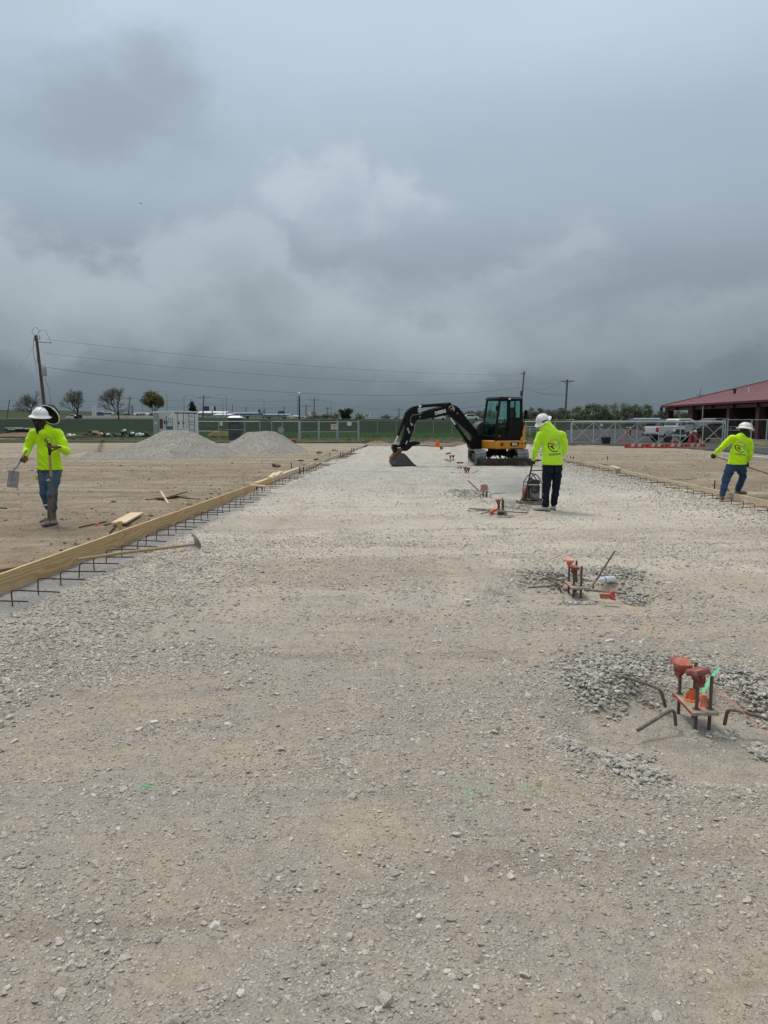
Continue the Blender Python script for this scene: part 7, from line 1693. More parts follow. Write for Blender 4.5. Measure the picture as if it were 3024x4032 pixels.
# entrance gable at the right edge and roof fittings
MB().prism([(-3.2, 0), (0, 1.1), (3.2, 0), (3.2, -.15), (-3.2, -.15)], 4.0, Matrix.Translation(bo(XB+1.4, 57.0, EV+.42)) @ Matrix.Rotation(R(90), 4, 'Z')).build('entrance_gable', mat('pale_red_roof', (.30, .10, .10), .35), ro)
q = D(2893, 1538, 72); MB().cyl(q-Vector((XB, 66, 0))-Vector((0, 0, .3)), q-Vector((XB, 66, 0))+Vector((0, 0, .05)), .12, n=10).cyl(q-Vector((XB, 66, 0))+Vector((0, 0, .05)), q-Vector((XB, 66, 0))+Vector((0, 0, .14)), .2, n=10).build('roof_vent', BLACK, ro, 40)
q = D(2949, 1530, 70); MB().cyl(q-Vector((XB, 66, 0))-Vector((0, 0, .4)), q-Vector((XB, 66, 0))+Vector((0, 0, .1)), .06, n=8).build('vent_pipe', SGW, ro, 40)
q = D(2753, 1567, 88); an = MB(); q = q-Vector((XB, 66, 0)); an.cyl(q-Vector((0, 0, .5)), q+Vector((.15, 0, 1.1)), .025, n=6)
for a in (0, 60, 120): an.cyl(q+Vector((.05, 0, .35))-Vector((math.cos(R(a)), math.sin(R(a)), .1))*.5, q+Vector((.05, 0, .35))+Vector((math.cos(R(a)), math.sin(R(a)), .1))*.5, .012, n=5)
an.build('antenna', BLACK, ro)

# ================================================================== POLES AND WIRES
POLE = mat('pole_wood', (.115, .075, .052), .9, var=.25, vs=2); POLEG = mat('grey_pole_wood', (.13, .115, .10), .9, var=.2, vs=1); STL = mat('lamp_pole_grey', (.26, .28, .29), .5); CABLE = mat('cable', (.07, .08, .085), .8); CER = mat('insulator', (.45, .46, .46), .4)
def pole(label, top, base, r0, r1, arm=None, m_=POLEG, extras=None, name='utility_pole', cat='utility pole', group=None):
    b_ = Vector(base); t = thing(name, label, cat, b_, 0, group); tp = Vector(top)-b_; MB().tube([(0, 0, -.4), tp*.5, tp], [r0, (r0+r1)/2, r1], 10).build('shaft', m_, t, 50)
    if arm:
        w_, z = arm; c = tp*(1-z/tp.length); ar = MB().bar(c-Vector((w_/2, .1, 0)), c+Vector((w_/2, -.1, 0)), .10, .12).build('crossarm', m_, t)
        for x in (-.48, -.18, .48): MB().lathe([(.05, 0), (.07, .05), (.05, .10), (.06, .16), (.0001, .18)], 8, c=tuple(c+Vector((w_*x, -.05, .05)))).build('insulator', CER, ar, 50)
        MB().bar(c+Vector((-w_*.3, -.1, 0)), tp*(1-(z+w_*.3)/tp.length), .04, .04).build('arm_brace', m_, t); MB().bar(c+Vector((w_*.3, -.1, 0)), tp*(1-(z+w_*.3)/tp.length), .04, .04).build('arm_brace', m_, t)
    return t
Y1p, Y2p, Y3p = 73.0, 127.0, 112.0
T1, B1 = D(142, 1320, Y1p), D(190, 1726, Y1p); B1.z = 0; t1 = pole('tall brown utility pole with a transformer behind the walking worker', T1, B1, .17, .13, m_=POLE)
d1 = (B1-T1).normalized()
c = T1+d1*3.55-B1; MB().lathe([(.0001, -.45), (.24, -.42), (.25, .35), (.20, .42), (.0001, .45)], 16, c=tuple(c+Vector((.42, -.1, 0)))).build('transformer', CG, t1, 40)
for x in (.33, .52): MB().cyl(c+Vector((x, -.1, .40)), c+Vector((x, -.1, .72)), .035, n=8).build('bushing', CER, t1, 40)
MB().bar(T1-B1+d1*.65+Vector((.1, 0, 0)), T1-B1+d1*.75+Vector((1.45, 0, 0)), .06, .06).build('standoff_arm', POLEG, t1)
for x, z in ((-.2, .1), (.32, .0), (-.15, 2.2)): MB().lathe([(.06, -.25), (.08, -.15), (.05, 0), (.08, .12), (.04, .25)], 8, c=tuple(T1-B1+d1*(.2+z)+Vector((x, 0, 0)))).build('insulator', CER, t1, 50)
for pts in ([(.1, 0, .1), (.5, 0, .5), (.95, 0, .45), (1.35, 0, -.4), (1.45, 0, -.7)], [(-.2, 0, 0), (-.4, 0, .3), (-.2, 0, .7), (.1, 0, .75), (.35, 0, .3)], [(.6, 0, -4.2), (1.0, 0, -5.2), (1.1, 0, -7.2), (.8, 0, -8.0), (.45, 0, -8.0), (.3, 0, -7.0)], [(-.25, 0, -.3), (-.4, 0, -1.5), (-.1, 0, -3.6)]):
    MB().tube([T1-B1+Vector(p) for p in pts], .018, 5).build('jumper_cable', CABLE, t1, 60)
T2, B2 = D(2064, 1462, Y2p), D(2044, 1700, Y2p); B2.z = 0; t2 = pole('utility pole rising behind the excavator cab', T2, B2, .16, .12, m_=POLEG); MB().bar(T2-B2-Vector((.7, 0, .45)), T2-B2+Vector((.35, 0, -.3)), .08, .1).build('crossarm', POLEG, t2); MB().cyl((T2-B2)*.6+Vector((-.25, 0, 0)), (T2-B2)*.68+Vector((-.25, 0, 0)), .14, n=10).build('transformer', POLEG, t2, 40)
T3, B3 = D(2234, 1494, Y3p), D(2222, 1704, Y3p); B3.z = float(far_z(B3.x, B3.y)); t3 = pole('utility pole with a crossarm right of the compactor worker', T3, B3, .17, .13, arm=(2.0, .28), m_=POLEG)
MB().cyl((T3-B3)*.34+Vector((-.2, -.1, 0)), (T3-B3)*.34+Vector((-.2, -.1, .5)), .1, n=8).build('meter_box', DKF, t3, 40)
def wire(label, a, b, sag, r=.011, n=26, group='overhead wires'):
    a, b = Vector(a), Vector(b); pts = [a+(b-a)*(i/n)-Vector((0, 0, 4*sag*(i/n)*(1-i/n)))-a for i in range(n+1)]
    return tag(MB().tube(pts, r, 4).build('overhead_wire', CABLE, None, 60, a), label, 'wire', group)
wire('top wire between the transformer pole and the pole behind the cab', D(180, 1336, Y1p), D(2050, 1476, Y2p), .9); wire('second wire down between the transformer pole and the pole behind the cab', D(172, 1390, Y1p), D(2050, 1502, Y2p), 1.2); wire('thick lowest wire between the transformer pole and the pole behind the cab', D(160, 1443, Y1p), D(2048, 1527, Y2p), 2.0, .017)
wire('wire dropping left from the top of the transformer pole', D(136, 1356, Y1p), D(74, 1450, 55), .1, .012)
wire('top wire between the cab pole and the crossarm pole', D(2070, 1480, Y2p), D(2207, 1503, Y3p), .6); wire('middle wire between the cab pole and the crossarm pole', D(2066, 1500, Y2p), D(2230, 1526, Y3p), 1.6); wire('sagging wire between the cab pole and the crossarm pole', D(2062, 1530, Y2p), D(2228, 1556, Y3p), .3, .025)
wire('wire from the cab pole towards the crossarm pole\'s left end', D(2066, 1523, Y2p), D(2206, 1503, Y3p), .8, .012); wire('thick cable from far left to the cab pole, low over the boom', D(1180, 1640, 330), D(2044, 1576, Y2p), 2.0, .03)
wire('guy wire from the crossarm pole down to the right', D(2246, 1520, Y3p), D(2290, 1610, Y3p-12), .0, .010); wire('guy wire from the cab pole down to the right', D(2066, 1500, Y2p), D(2093, 1625, Y2p-10), .0, .010)
def pz(u, Y): x = (u-1512)/FPX*Y; return Vector((x, Y, float(far_z(x, Y))))
fp_ = [(-160, 1572, 300), (38, 1573, 300), (512, 1561, 260), (803, 1556, 240), (916, 1594, 330), (970, 1600, 360), (1120, 1598, 360), (1206, 1591, 300), (1238, 1567, 270), (1291, 1601, 330), (1571, 1607, 330), (1821, 1617, 380), (1566, 1635, 420)]
names_ = ['far pole outside the left edge', 'far pole on the hill at the left edge', 'far pole beside the big bare tree, with a small arm', 'far crossarm pole in front of the blue billboard', 'far plain pole left of the toilet roof', 'far plain pole right of the toilet roof', 'far plain pole above the double billboards', 'far crossarm pole left of the taller crossarm pole', 'far tall crossarm pole above the warehouses', 'far small crossarm pole left of the round dark tree', 'far crossarm pole left of the excavator arm', 'far crossarm pole under the boom', 'far short pole left of the excavator arm']
tops = []
for (u, v, Y), nm in zip(fp_, names_):
    b_ = pz(u, Y); tp = D(u, v, Y); pole(nm, tp, b_, .22, .16, arm=(4.2 if u in (803, 1238, 1206, 1571) else 2.4, .8) if u not in (38, 916, 970, 1120, -160, 1566) else None, m_=POLEG); tops.append(tp)
seq = [(0, 1), (1, 2), (2, 3), (3, 8), (8, 10), (10, 11)]
for i, j in seq:
    for k, dz in enumerate((.3, 2.6, 4.2)): wire('thin far wire strung along the highway poles', tops[i]-Vector((0, 0, dz)), tops[j]-Vector((0, 0, dz)), 1.4, .030, 16, 'far highway wires')
def street_lamp(label, u, v, Y, s, arm=3.0):
    b_ = pz(u, Y); t = thing('street_lamp', label, 'street lamp', b_, 0, 'highway street lamps'); h = D(u, v, Y).z-b_.z
    MB().tube([(0, 0, 0), (0, 0, h-1.2), (s*.25, 0, h-.35), (s*1.0, 0, h), (s*arm, 0, h+.05)], [.16, .11, .10, .08, .07], 8).build('pole', STL, t, 60); MB().box((s*(arm+.35), 0, h), (.9, .3, .16)).build('lamp_head', STL, t, bevel=.05)
for l, u, v, Y, s in (('highway lamp above the container\'s left end, arm to the left', 667, 1541, 260, -1), ('highway lamp above the container, arm to the right', 733, 1557, 280, 1), ('tallest lamp of the close pair, arm to the left', 898, 1553, 270, -1), ('shorter lamp of the close pair, arm to the left', 884, 1567, 300, -1), ('highway lamp above the middle warehouses', 1045, 1571, 320, -1), ('highway lamp just left of the black pole with a white top', 1174, 1555, 280, -1), ('highway lamp left of the round dark tree', 1307, 1575, 320, -1), ('faint highway lamp left of the container', 571, 1569, 340, 1)): street_lamp(l, u, v, Y, s)
b_ = pz(1182, 80); t = thing('lamp_post', 'black pole with a white lamp standing behind the double gate', 'lamp post', b_); h = D(1182, 1548, 80).z; MB().cyl((0, 0, 0), (0, 0, h-.3), .09, .075, n=12).build('pole', BLACK, t, 50); MB().lathe([(.14, h-.35), (.17, h-.30), (.17, h-.05), (.22, h), (.0001, h+.08)], 14).build('lamp', SGW, t, 40)

# ================================================================== TREES
BARK = mat('bark', (.085, .070, .058), .95, var=.25, vs=1); BUD = mat('spring_buds', (.150, .132, .100), .9, var=.3, vs=.3); YLF = mat('yellow_green_leaves', (.155, .145, .045), .9, var=.35, vs=.3); DLF = mat('dark_evergreen', (.018, .032, .014), .9, var=.4, vs=.4)
GLF = [mat('tree_leaves_a', (.135, .160, .080), .9, var=.35, vs=.12), mat('tree_leaves_b', (.185, .205, .110), .9, var=.35, vs=.12), mat('tree_leaves_c', (.100, .125, .070), .9, var=.35, vs=.12), mat('twiggy_brown', (.165, .150, .115), .95, var=.3, vs=.12)]  # leaf colours lightened and greyed, distance haze put into the albedo
def leaves(mb, pts, s, rn, n=1):
    for p in pts:
        for _ in range(n):
            a = Vector((rn.gauss(0, 1), rn.gauss(0, 1), rn.gauss(0, 1))).normalized(); b = a.orthogonal().normalized(); c = a.cross(b); q = Vector(p)+Vector((rn.gauss(0, 1), rn.gauss(0, 1), rn.gauss(0, 1)))*s*1.2; k = s*rn.uniform(.5, 1.2)
            mb._add([q-b*k, q+c*k*.6, q+b*k, q-c*k*.6], [(0, 1, 2, 3)])
def bare_tree(label, u, Y, vtop, wid_px, seed, leaf_m, leaf_s=.12, leaf_n=1, depth=6, trunkh=.16, name='tree', spread=1.0):
    rn = random.Random(seed); b_ = pz(u, Y); H = D(u, vtop, Y).z-b_.z; Wd = wid_px/FPX*Y; t = thing(name, label, 'tree', b_); tw = MB(); tips = []
    def grow(p, d, L, r, lv):
        q = p+d*L; m_ = p+(q-p)*.5+Vector((rn.uniform(-.06, .06), rn.uniform(-.06, .06), 0))*L
        tw.tube([p, m_, q], [r, r*.85, r*.68], 5 if lv < 3 else 3, cap=False)
        if lv >= 3: tips.append(q); tips.append(m_)
        if lv >= depth: return
        k = 3 if lv in (0, 1, 2) or rn.random() < .5 else 2
        for i in range(k):
            az = 6.283*(i+rn.random()*.7)/k; tilt = rn.uniform(.35, .75)*(1 if i else .5)*spread*(1.35 if lv == 1 and i else 1)
            o = d.orthogonal().normalized(); o = Quaternion(d, az) @ o; nd = (d*math.cos(tilt)+o*math.sin(tilt)); nd = (nd+Vector((0, 0, .10))).normalized()
            grow(q if i == 0 or rn.random() < .5 else p+(q-p)*rn.uniform(.55, .95), nd, L*rn.uniform(.74, .92) if lv else L*rn.uniform(1.1, 1.5), r*rn.uniform(.58, .72), lv+1)
    grow(Vector((0, 0, -.15)), Vector((0, 0, 1)), .40, .075, 0)
    vs = np.array([v for v in tw.v]); hh = vs[:, 2].max(); hw = np.percentile(np.abs(vs[:, 0]), 99.5); sx = Wd/2/hw; sz = H/hh
    f_ = lambda v: (v[0]*sx, v[1]*sx, v[2]*sz)
    # the trunk is its own part; the crown holds limbs and twigs
    tr = MB(); crown = MB(); split = 0; nv = 15
    tr.v = [f_(v) for v in tw.v[:nv]]; tr.f = [f for f in tw.f if max(f) < nv]; tr.mi = [0]*len(tr.f); tr.build('trunk', BARK, t, 60)
    crown.v = [f_(v) for v in tw.v[nv:]]; crown.f = [tuple(i-nv for i in f) for f in tw.f if min(f) >= nv]; crown.mi = [0]*len(crown.f); crown.cur = 1
    if leaf_n: leaves(crown, [f_(v) for v in tips], leaf_s, rn, leaf_n)
    crown.build('crown', [BARK, leaf_m], t); return t
bare_tree('bare budding tree cut by the left edge of the frame', -40, 236, 1568, 120, 31, BUD, .10, 5)
bare_tree('wide bare tree behind the walking worker\'s hard hat', 135, 236, 1540, 120, 12, BUD, .10, 5, spread=1.1); bare_tree('upright bare oval tree right of the walking worker', 315, 236, 1531, 92, 23, BUD, .10, 5, spread=.85); bare_tree('big bare tree with a broad crown left of the container', 476, 236, 1524, 140, 5, BUD, .10, 5, spread=1.0)
bare_tree('yellow-green budding tree just left of the container', 618, 232, 1540, 84, 44, YLF, .20, 6, spread=.85)
def crown_tree(label, u, Y, vtop, wid_px, seed, m_, n=1500, lobes=9, ls=.3, trunk=.22, conical=False, group=None, vbase=None):
    rn = random.Random(seed); b_ = pz(u, Y); H = D(u, vtop, Y).z-b_.z; W_ = wid_px/FPX*Y; t = thing('tree', label, 'tree', b_, 0, group)
    MB().tube([(0, 0, -.3), (rn.uniform(-.1, .1)*W_*.2, 0, H*.35), (0, 0, H*.75)], [W_*.035+.08, W_*.025+.05, .04], 6).build('trunk', BARK, t, 60)
    cl = []
    for i in range(lobes):
        if conical: z = rn.uniform(.12, .92); rr = (1-z)*.5+.08; cl.append((Vector((rn.gauss(0, .35)*rr*W_, rn.gauss(0, .35)*rr*W_, z*H)), rr*W_*.55, H*.09))
        else: z = rn.uniform(trunk+.12, .86); q = math.sqrt(max(.05, 1-((z-.55)/.48)**2)); cl.append((Vector((rn.uniform(-.36, .36)*W_*q, rn.uniform(-.36, .36)*W_*q, z*H)), W_*rn.uniform(.13, .25), H*rn.uniform(.09, .17)))
    mb = MB()
    for _ in range(n):
        c, r, hz_ = rn.choice(cl); d = Vector((rn.gauss(0, 1), rn.gauss(0, 1), rn.gauss(0, 1))).normalized()*rn.random()**.45; p = c+Vector((d.x*r, d.y*r, d.z*hz_)); leaves(mb, [p], ls, rn, 1)
    for c, r, hz_ in cl: mb.tube([(0, 0, H*trunk), c*.6+Vector((0, 0, H*.1)), c], [.09, .06, .03], 3, cap=False)
    mb.build('crown', m_, t); return t
crown_tree('small dark pine behind the container', 765, 226, 1582, 44, 3, DLF, 900, 12, .28, conical=True)
crown_tree('round dark evergreen tree right of the double gate', 1363, 225, 1609, 56, 4, DLF, 2600, 16, .22, trunk=.0); crown_tree('light green shrubby tree beside the round dark evergreen', 1412, 235, 1632, 34, 5, GLF[1], 700, 8, .25, trunk=.05)
for i, (u, v, w_) in enumerate(((1318, 1630, 44), (1290, 1634, 40), (1262, 1638, 40), (1235, 1640, 40))): crown_tree('grey-green bush left of the round dark evergreen, '+['nearest to it', 'second', 'third', 'fourth, by the crossarm pole'][i], u, 260, v, w_, 50+i, GLF[3] if i % 2 else GLF[0], 500, 7, .28, trunk=.02, group='bushes by the highway')
for i, (u, v, w_) in enumerate(((1512, 1634, 28), (1528, 1636, 24), (1560, 1642, 18))): crown_tree(['left', 'right', 'small'][i]+' hazy bare far tree left of the excavator arm', u, 420, v, w_, 60+i, GLF[3], 300, 6, .35, group='hazy far trees')
trs = [(1650, 1642, 40), (1690, 1640, 46), (1735, 1634, 44), (1768, 1640, 40), (1810, 1634, 36), (1838, 1630, 34), (1875, 1625, 56), (1905, 1620, 50), (1935, 1628, 40), (2075, 1625, 40), (2105, 1611, 46), (2138, 1622, 40), (2168, 1626, 40), (2196, 1612, 46), (2228, 1626, 34), (2262, 1608, 50), (2298, 1598, 52), (2330, 1594, 50), (2362, 1600, 46), (2390, 1597, 50), (2425, 1580, 50), (2458, 1602, 46), (2492, 1599, 46), (2520, 1597, 44), (2548, 1600, 34), (2580, 1628, 44), (2612, 1624, 50), (2646, 1626, 46), (2690, 1628, 50), (2730, 1626, 46)]
pos_w = lambda u: 'under the boom' if u < 1850 else 'between the boom and the cab' if u < 1960 else 'right of the cab' if u < 2180 else 'beside the crossarm pole' if u < 2300 else 'above the sliding gate' if u < 2560 else 'left of the red roof'
for i, (u, v, w_) in enumerate(trs):
    if u == 2425: lab = 'tallest pale green tree of the far treeline above the sliding gate'
    else: lab = ['dark green', 'pale green', 'mid green', 'twiggy brown-green'][(i*3) % 4]+' tree in the far treeline '+pos_w(u)
    crown_tree(lab, u, 270+20*math.sin(i*2.3), v-9, w_*1.3, 100+i, GLF[(i*3) % 4] if u != 2425 else GLF[1], 2200, 13, .21, trunk=.02, group='trees of the far treeline')
rn = random.Random(77)
for i in range(26):
    u = 2060+i*28+rn.uniform(-8, 8); crown_tree('low tree filling the foot of the far treeline', u, 300, 1634+rn.uniform(-6, 6), 52, 200+i, GLF[rn.choice((0, 2, 3))], 800, 7, .28, trunk=.0, group='low trees of the far treeline')

# ================================================================== FAR BUILDINGS, SIGNS, PARKED VEHICLES
CRM = mat('cream_metal', (.34, .33, .29), .7, var=.08, vs=.3); BRF = mat('blue_roof', (.10, .16, .23), .6); WRF = mat('white_roof', (.55, .56, .56), .5); GRN = mat('green_awning', (.02, .13, .07), .7); TANW = mat('tan_wall', (.30, .25, .20), .8)
def shed(label, u0, u1, v0, v1, Y, wall, roof, doors=0, gable=False, name='warehouse', depth=14):
    a, b = D(u0, v1, Y), D(u1, v1, Y); top = D(u0, v0, Y).z; gz_ = min(float(far_z(a.x, Y)), a.z); L = b.x-a.x; h = top-gz_; c = Vector(((a.x+b.x)/2, Y, gz_)); t = thing(name, label, 'building', c); eh = h*.80
    MB().box((0, depth/2, eh/2-.5), (L, depth, eh+1)).build('wall', wall, t)
    if gable: MB().prism([(-L/2-.3, eh), (0, h), (L/2+.3, eh), (L/2+.3, eh-.2), (-L/2-.3, eh-.2)], depth+.6, Matrix.Translation((0, depth/2, 0))).build('roof', roof, t)
    else: MB().prism([(-.5, eh-.1), (depth/2, h), (depth+.5, eh-.1), (depth+.5, eh-.3), (-.5, eh-.3)], L+.6, Matrix.Rotation(R(90), 4, 'Z')).build('roof', roof, t)
    for k in range(doors):
        x = -L/2+L*(k+.7)/(doors+.4); d = MB().box((x, -.04, eh*.34), (min(3.4, L/doors*.4), .08, eh*.68)).build('roller_door' if k % 2 else 'window', DKF if k % 2 else CG, t); MB().box((x, -.10, eh*.69), (min(3.8, L/doors*.46), .08, .25)).build('lintel', WRF, d)
    return t
shed('long cream warehouse with a white roof right of the container', 778, 886, 1618, 1645, 330, CRM, WRF, 4); shed('green-roofed stall behind the fence right of the container', 772, 880, 1640, 1652, 250, CRM, GRN, 0); shed('cream warehouse with a blue roof behind the portable toilet', 886, 1016, 1621, 1650, 345, CRM, BRF, 5); shed('low grey shed left of the portable toilet', 840, 905, 1628, 1648, 320, TANW, WRF, 2)
shed('long low pale building behind the parked campers', 1010, 1140, 1628, 1652, 360, CRM, BRF, 4); shed('small tan gabled building at the right end of the parked campers', 1134, 1165, 1634, 1656, 250, TANW, WRF, 1, True); shed('long low white building beyond the lawn under the boom', 1610, 1760, 1654, 1664, 330, WRF, WRF, 3)
shed('long low white building under the treeline right of the compactor worker', 2140, 2262, 1652, 1664, 250, WRF, WRF, 3, depth=5); shed('dark blue shed with a white roof left of the red roof', 2485, 2640, 1649, 1664, 160, mat('navy_wall', (.02, .03, .07), .7), mat('navy_wall', (.02, .03, .07)), 2, depth=4); shed('white-roofed open shed beside the dark blue one', 2505, 2600, 1646, 1656, 190, CG, CG, 2, depth=3)
def billboard(label, u0, u1, v0, v1, Y, parts, legs=2, txt=None):
    a, b = D(u0, v0, Y), D(u1, v1, Y); c = (a+b)/2; base_ = pz((u0+u1)/2, Y); t = thing('billboard', label, 'billboard', base_); L = b.x-a.x; H = a.z-b.z; o = c-base_
    MB().box(o, (L, .4, H)).build('panel', parts[0][2], t)
    for f0, f1, m_ in parts[1:]: MB().box(o+Vector((-L/2+L*(f0+f1)/2, -.24, 0)), (L*(f1-f0), .06, H*.96)).build('advert', m_, t)
    for k in range(legs): MB().cyl((-L*.35+L*.7*k/max(1, legs-1), 0, -1), (-L*.35+L*.7*k/max(1, legs-1), 0, o.z-H/2), .22, n=8).build('post', POLEG, t, 40)
    for tx, dx, dz, s_, m_ in txt or []: decal('lettering', [text_mesh(tx, s_, .02)], m_, t, o+Vector((dx, -.28, dz)), Matrix.Rotation(R(90), 3, 'X'), None, .02)
NVY = mat('navy_advert', (.03, .05, .16), .6); PUR = mat('violet_advert', (.08, .07, .20), .6); MAR = mat('maroon_advert', (.10, .04, .045), .6); TEAL = mat('teal_letters', (.03, .22, .25), .6)
billboard('wide blue and white billboard above the cream warehouses', 799, 850, 1600, 1618, 300, [(0, 1, PUR), (.02, .12, MAR), (.14, .46, NVY), (.5, .85, SGW), (.88, .98, NVY)]); billboard('half maroon, half white billboard above the campers', 1016, 1051, 1612, 1625, 350, [(0, 1, SGW), (.02, .30, MAR), (.45, .9, CG)]); billboard('small maroon billboard left of the black lamp post', 1096, 1120, 1618, 1629, 350, [(0, 1, MAR), (.1, .9, mat('dusky_advert', (.13, .06, .05), .6))], 1)
billboard('cream billboard pair in front of the tall crossarm pole', 1209, 1245, 1621, 1634, 330, [(0, 1, CRM), (.05, .45, SGW), (.5, .95, TANW)]); billboard('white billboard with teal words left of the excavator arm', 1429, 1459, 1629, 1641, 260, [(0, 1, SGW)], 1, [('SALES', -.0, .15, .62, TEAL), ('OPEN', 0, -.3, .4, TEAL)])
def camper(label, u, Y, L, H, seed, dark=False):
    b_ = pz(u, Y); t = thing('camper', label, 'camper', b_, random.Random(seed).uniform(-.25, .25), 'parked campers'); m_ = SGW
    MB().prism([(-L/2, .5), (-L/2, H), (-L/2+.3, H+.15), (L/2-.9, H+.15), (L/2, H-.5), (L/2, 1.3), (L/2-1.4, 1.2), (L/2-1.5, .5)], 2.4).build('body', m_ if not dark else BRF, t, bevel=.08)
    MB().prism([(-L/2+.1, 1.3), (-L/2+.1, 1.75), (L/2-1.0, 2.1), (L/2-.2, 1.6)], .03, Matrix.Translation((0, -1.22, 0))).build('stripe', DKF, t)
    for x in (-L*.3, 0.0, L*.22): MB().box((x, -1.22, 2.1), (.9, .05, .6)).build('window', DKF, t)
    for x in (-.5, .6): MB().cyl((x, -1.2, .38), (x, -.9, .38), .38, n=12).build('wheel', TIRE, t, 40)
rn = random.Random(19); k = 0
desc = ['behind the bare trees', 'beside the big bare tree', 'left of the yellow-green tree', 'behind the yellow-green tree', 'left of the container', 'behind the portable toilet', 'below the maroon and white billboard', 'behind the smaller gravel pile', 'right of the smaller gravel pile', 'beside the black lamp post', 'behind the double gate']
for u in list(range(398, 440, 20))+[515, 528]+list(range(552, 618, 13))+list(range(1003, 1160, 13))+[1172, 1190, 1215, 1240, 1262]:
    d = desc[0] if u < 440 else desc[1] if u < 535 else desc[2] if u < 590 else desc[4] if u < 620 else desc[6] if u < 1060 else desc[7] if u < 1110 else desc[8] if u < 1165 else desc[9] if u < 1200 else desc[10]
    camper('white camper in the row parked '+d, u, 425+rn.uniform(-8, 18), rn.uniform(4.5, 7), rn.uniform(2.3, 2.9), k, rn.random() < .15); k += 1
for i, (u, Y, m_, l) in enumerate(((300, 262, SGW, 'white far car on the highway beside the oval bare tree'), (328, 262, DKF, 'dark far car on the highway behind the oval bare tree'), (224, 262, GRN, 'dark green far car on the highway right of the hard hat'), (205, 262, SGW, 'white far car on the highway half behind the hard hat'), (1850, 200, SGW, 'white far van under the boom'), (1722, 200, SGW, 'white far truck left of the boom cylinder'))):
    b_ = pz(u, Y); t = thing('parked_car', l, 'car', b_); MB().prism([(-2.2, .35), (-2.2, 1.0), (-1.5, 1.15), (-.9, 1.65), (.7, 1.65), (1.3, 1.1), (2.2, .95), (2.2, .35)], 1.8).build('body', m_, t, bevel=.06); MB().prism([(-1.3, 1.15), (-.85, 1.55), (.62, 1.55), (1.1, 1.12)], .04, Matrix.Translation((0, -.9, 0))).build('window', DKW, t)
    for x in (-1.4, 1.4): MB().cyl((x, -.92, .33), (x, -.6, .33), .33, n=12).build('wheel', TIRE, t, 40)
a = pz(335, 252); b_ = pz(800, 252); tag(MB().box((0, 0, 0), ((b_-a).length, .4, 1.1)).build('concrete_barrier', CONC, None, None, (a+b_)/2+Vector((0, 0, .7))), 'long low pale concrete barrier along the highway left of the container', 'barrier')
for i, (u, v) in enumerate(((375, 1604), (380, 1600), (386, 1608), (528, 1611), (533, 1611))): tag(MB().box((0, 0, 2.4), (.35, .3, 5.2)).build('sign_post', SGW if i < 3 else CG, None, None, pz(u, 262)), ['left one of three white columns behind the barrier', 'middle one of three white columns behind the barrier', 'right one of three white columns behind the barrier', 'left grey column behind the barrier', 'right grey column behind the barrier'][i], 'post')
# stacked pipes and site debris on the grass
PIPE = mat('black_pipe', (.018, .020, .024), .5, var=.2, vs=1); TARP = mat('dark_tarp', (.02, .014, .012), .7, var=.4, vs=1, dirt=(.10, .05, .035), da=.4, ds=1.5); PVC = mat('white_pvc', (.7, .7, .68), .4)
k = 0
for u0, u1, v, r_ in ((28, 115, 1702, .28), (32, 118, 1697, .25), (60, 138, 1692, .18), (20, 90, 1690, .18), (100, 160, 1693, .16)):
    a = P(u0, v+6, .1); a.y = 84; a = D(u0, v, 84); b_ = D(u1, v-1, 84.5); c = (a+b_)/2; nm = ['biggest black pipe', 'black pipe lying on the biggest one', 'thin black pipe', 'short black pipe', 'thinnest black pipe'][k]
    tag(MB().cyl(a-c, b_-c, r_, n=12).build('pipe', PIPE, None, 50, c), nm+' in the stack left of the walking worker', 'pipe', 'stacked black pipes'); k += 1
def lump(label, u, v, w_, h, m_, seed, Y=86, name='debris_heap'):
    h *= .62; w_ *= 1.15
    p = D(u, v, Y); p.z = -.05; rn = random.Random(seed); s = SDF(.06)
    for i in range(9): x = (rn.random()-.5)*w_; s.cap((x, rn.uniform(-.3, .3), .0), (x+w_*rn.uniform(-.3, .3), rn.uniform(-.3, .3), h*rn.uniform(.1, 1.0)), h*rn.uniform(.2, .45), h*rn.uniform(.1, .4))
    s.cut((0, 0, -.1), (0, 0, -1)); v_, f_ = s.mesh(.06, .07, 5, seed); me = bpy.data.meshes.new(name); me.from_pydata(v_.tolist(), [], f_.tolist()); tag(link(name, me, m_, None, 60, p), label, 'debris', 'site debris on the grass')
for i, (u, v, w_, h, m_) in enumerate(((300, 1712, 3.2, .7, TARP), (345, 1705, 2.6, 1.1, TARP), (375, 1703, 2.2, 1.25, TARP), (410, 1712, 2.2, .6, TARP), (455, 1712, 3.4, .75, TARP), (500, 1707, 2.6, 1.1, PIPE), (535, 1710, 2.4, .8, PIPE), (580, 1712, 2.4, .7, TARP))):
    lump('dark heap of tarps and scrap on the grass, '+['first from the walking worker', 'second from the walking worker', 'under a leaning pale board', 'low one beside the white scraps', 'long one below the big bare tree', 'bluish one below the big bare tree', 'bluish low one near the container', 'last before the bigger gravel pile'][i], u, v, w_, h, m_, 300+i)
plank_px('pale board leaning across the dark debris heaps', (372, 1698), (402, 1712), 1.2, .5, .25, .05, PLY); rn = random.Random(6)
for i, (u, v) in enumerate(((270, 1712), (276, 1716), (288, 1714), (395, 1709), (422, 1711), (487, 1695), (519, 1706), (537, 1711), (546, 1709), (551, 1712), (558, 1712))):
    p = D(u, v, 83); tag(MB().cyl((0, -.2, 0), (.1, .25, .02), .13, n=12).build('pipe_end', PVC, None, 40, p), 'white pipe end poking out of the dark debris on the grass', 'pipe', 'white pipe ends')
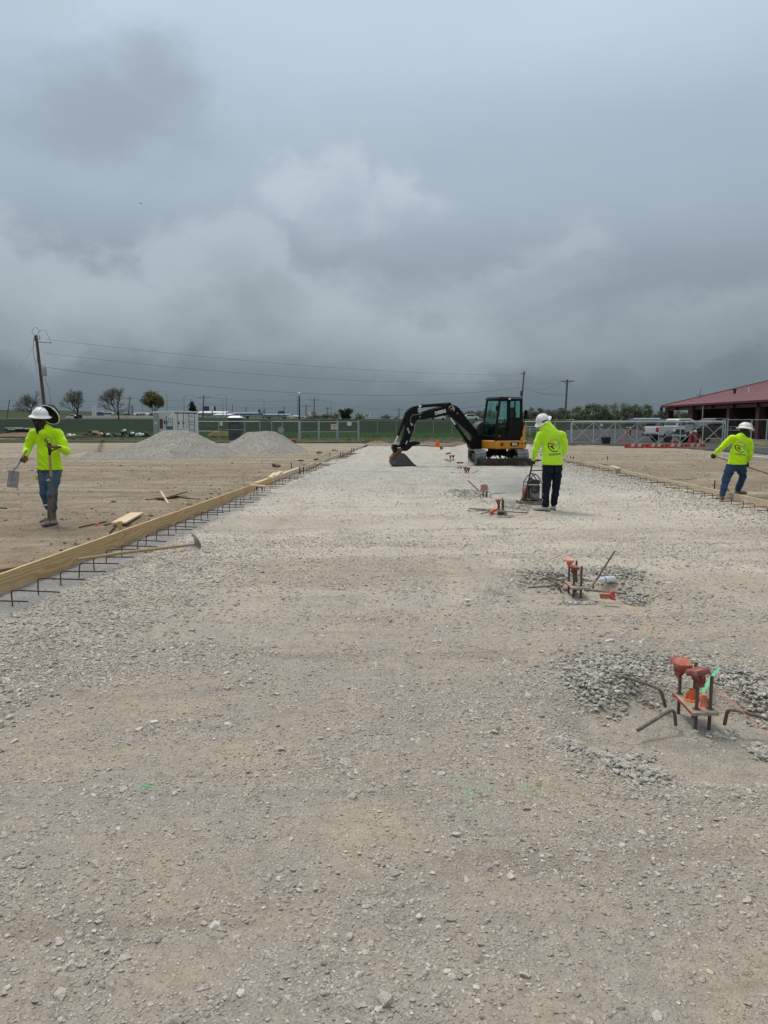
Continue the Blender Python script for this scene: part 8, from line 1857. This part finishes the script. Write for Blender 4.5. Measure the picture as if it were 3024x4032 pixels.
for i, (u0, u1, v) in enumerate(((255, 350, 1722), (300, 400, 1719))): plank_px(['near', 'far'][i]+' long brown timber lying before the dark debris', (u0, v), (u1, v-1), .15, .15, .2, .2, OLDW)
# clods on the dirt beyond the left board
for i, (u, v, s_) in enumerate(((1085, 1833, .16), (1255, 1782, .15), (1317, 1774, .16), (1185, 1813, .12), (1245, 1808, .10))):
    rn = random.Random(i); me = stone_mesh(500+i, .5); o = link('dirt_clod', me, RED, None, None, P(u, v, YS+.04)); o.scale = (s_*1.3, s_, s_); tag(o, ['reddish clod left of the gap in the left form', 'dark clod near the far left boards', 'darkest clod by the far left boards', 'flat clod just left of the gap in the form', 'small clod above the gap in the left form'][i], 'clod')
lumpb = P(2085, 1752); me = stone_mesh(900, .4); o = link('black_plastic_sheet', me, BLACK, None, None, lumpb+Vector((0, 0, .1))); o.scale = (.9, .4, .35); tag(o, 'crumpled black sheeting on the dirt right of the excavator', 'sheeting')
# a bird high over the site
bp = D(553, 801, 70); t = thing('bird', 'tiny dark bird flying in the upper left sky', 'bird', bp); s = SDF(.01); s.cap((0, -.08, 0), (0, .10, 0), .035, .018); s.cap((0, 0, 0), (.11, .02, .05), .02, .012).cap((.11, .02, .05), (.2, .05, .03), .014, .006).cap((0, 0, 0), (-.11, .02, .05), .02, .012).cap((-.11, .02, .05), (-.2, .05, .03), .014, .006); sdf_obj('body', s, BLACK, t, .01)
# dust raised by the compactor
def dust_mat():
    m_ = bpy.data.materials.new('dust'); m_.use_nodes = True; t = NT(m_.node_tree); c = t.add('TexCoord').outputs['Object']; n = t.noise(c, 2.2, 4, .6)
    r = t.vm('LENGTH', t.scale(c, (1/.95, 1/.6, 1/.42))); d = t.m('MULTIPLY', t.m('MULTIPLY', t.ss(r, .15, .95, 1, 0), t.ss(n, .30, .65)), 2.6)
    v = t.add('VolumePrincipled'); t.put(v.inputs['Color'], (.9, .88, .84, 1)); t.put(v.inputs['Density'], d); t.l.new(v.outputs[0], t.add('OutputMaterial').inputs['Volume']); return m_
p = P(2035, 1985); o = MB().box((0, 0, 0), (1.9, 1.2, .84)).build('dust', dust_mat(), None, None, p+Vector((0, .35, .36))); o['kind'] = 'stuff'
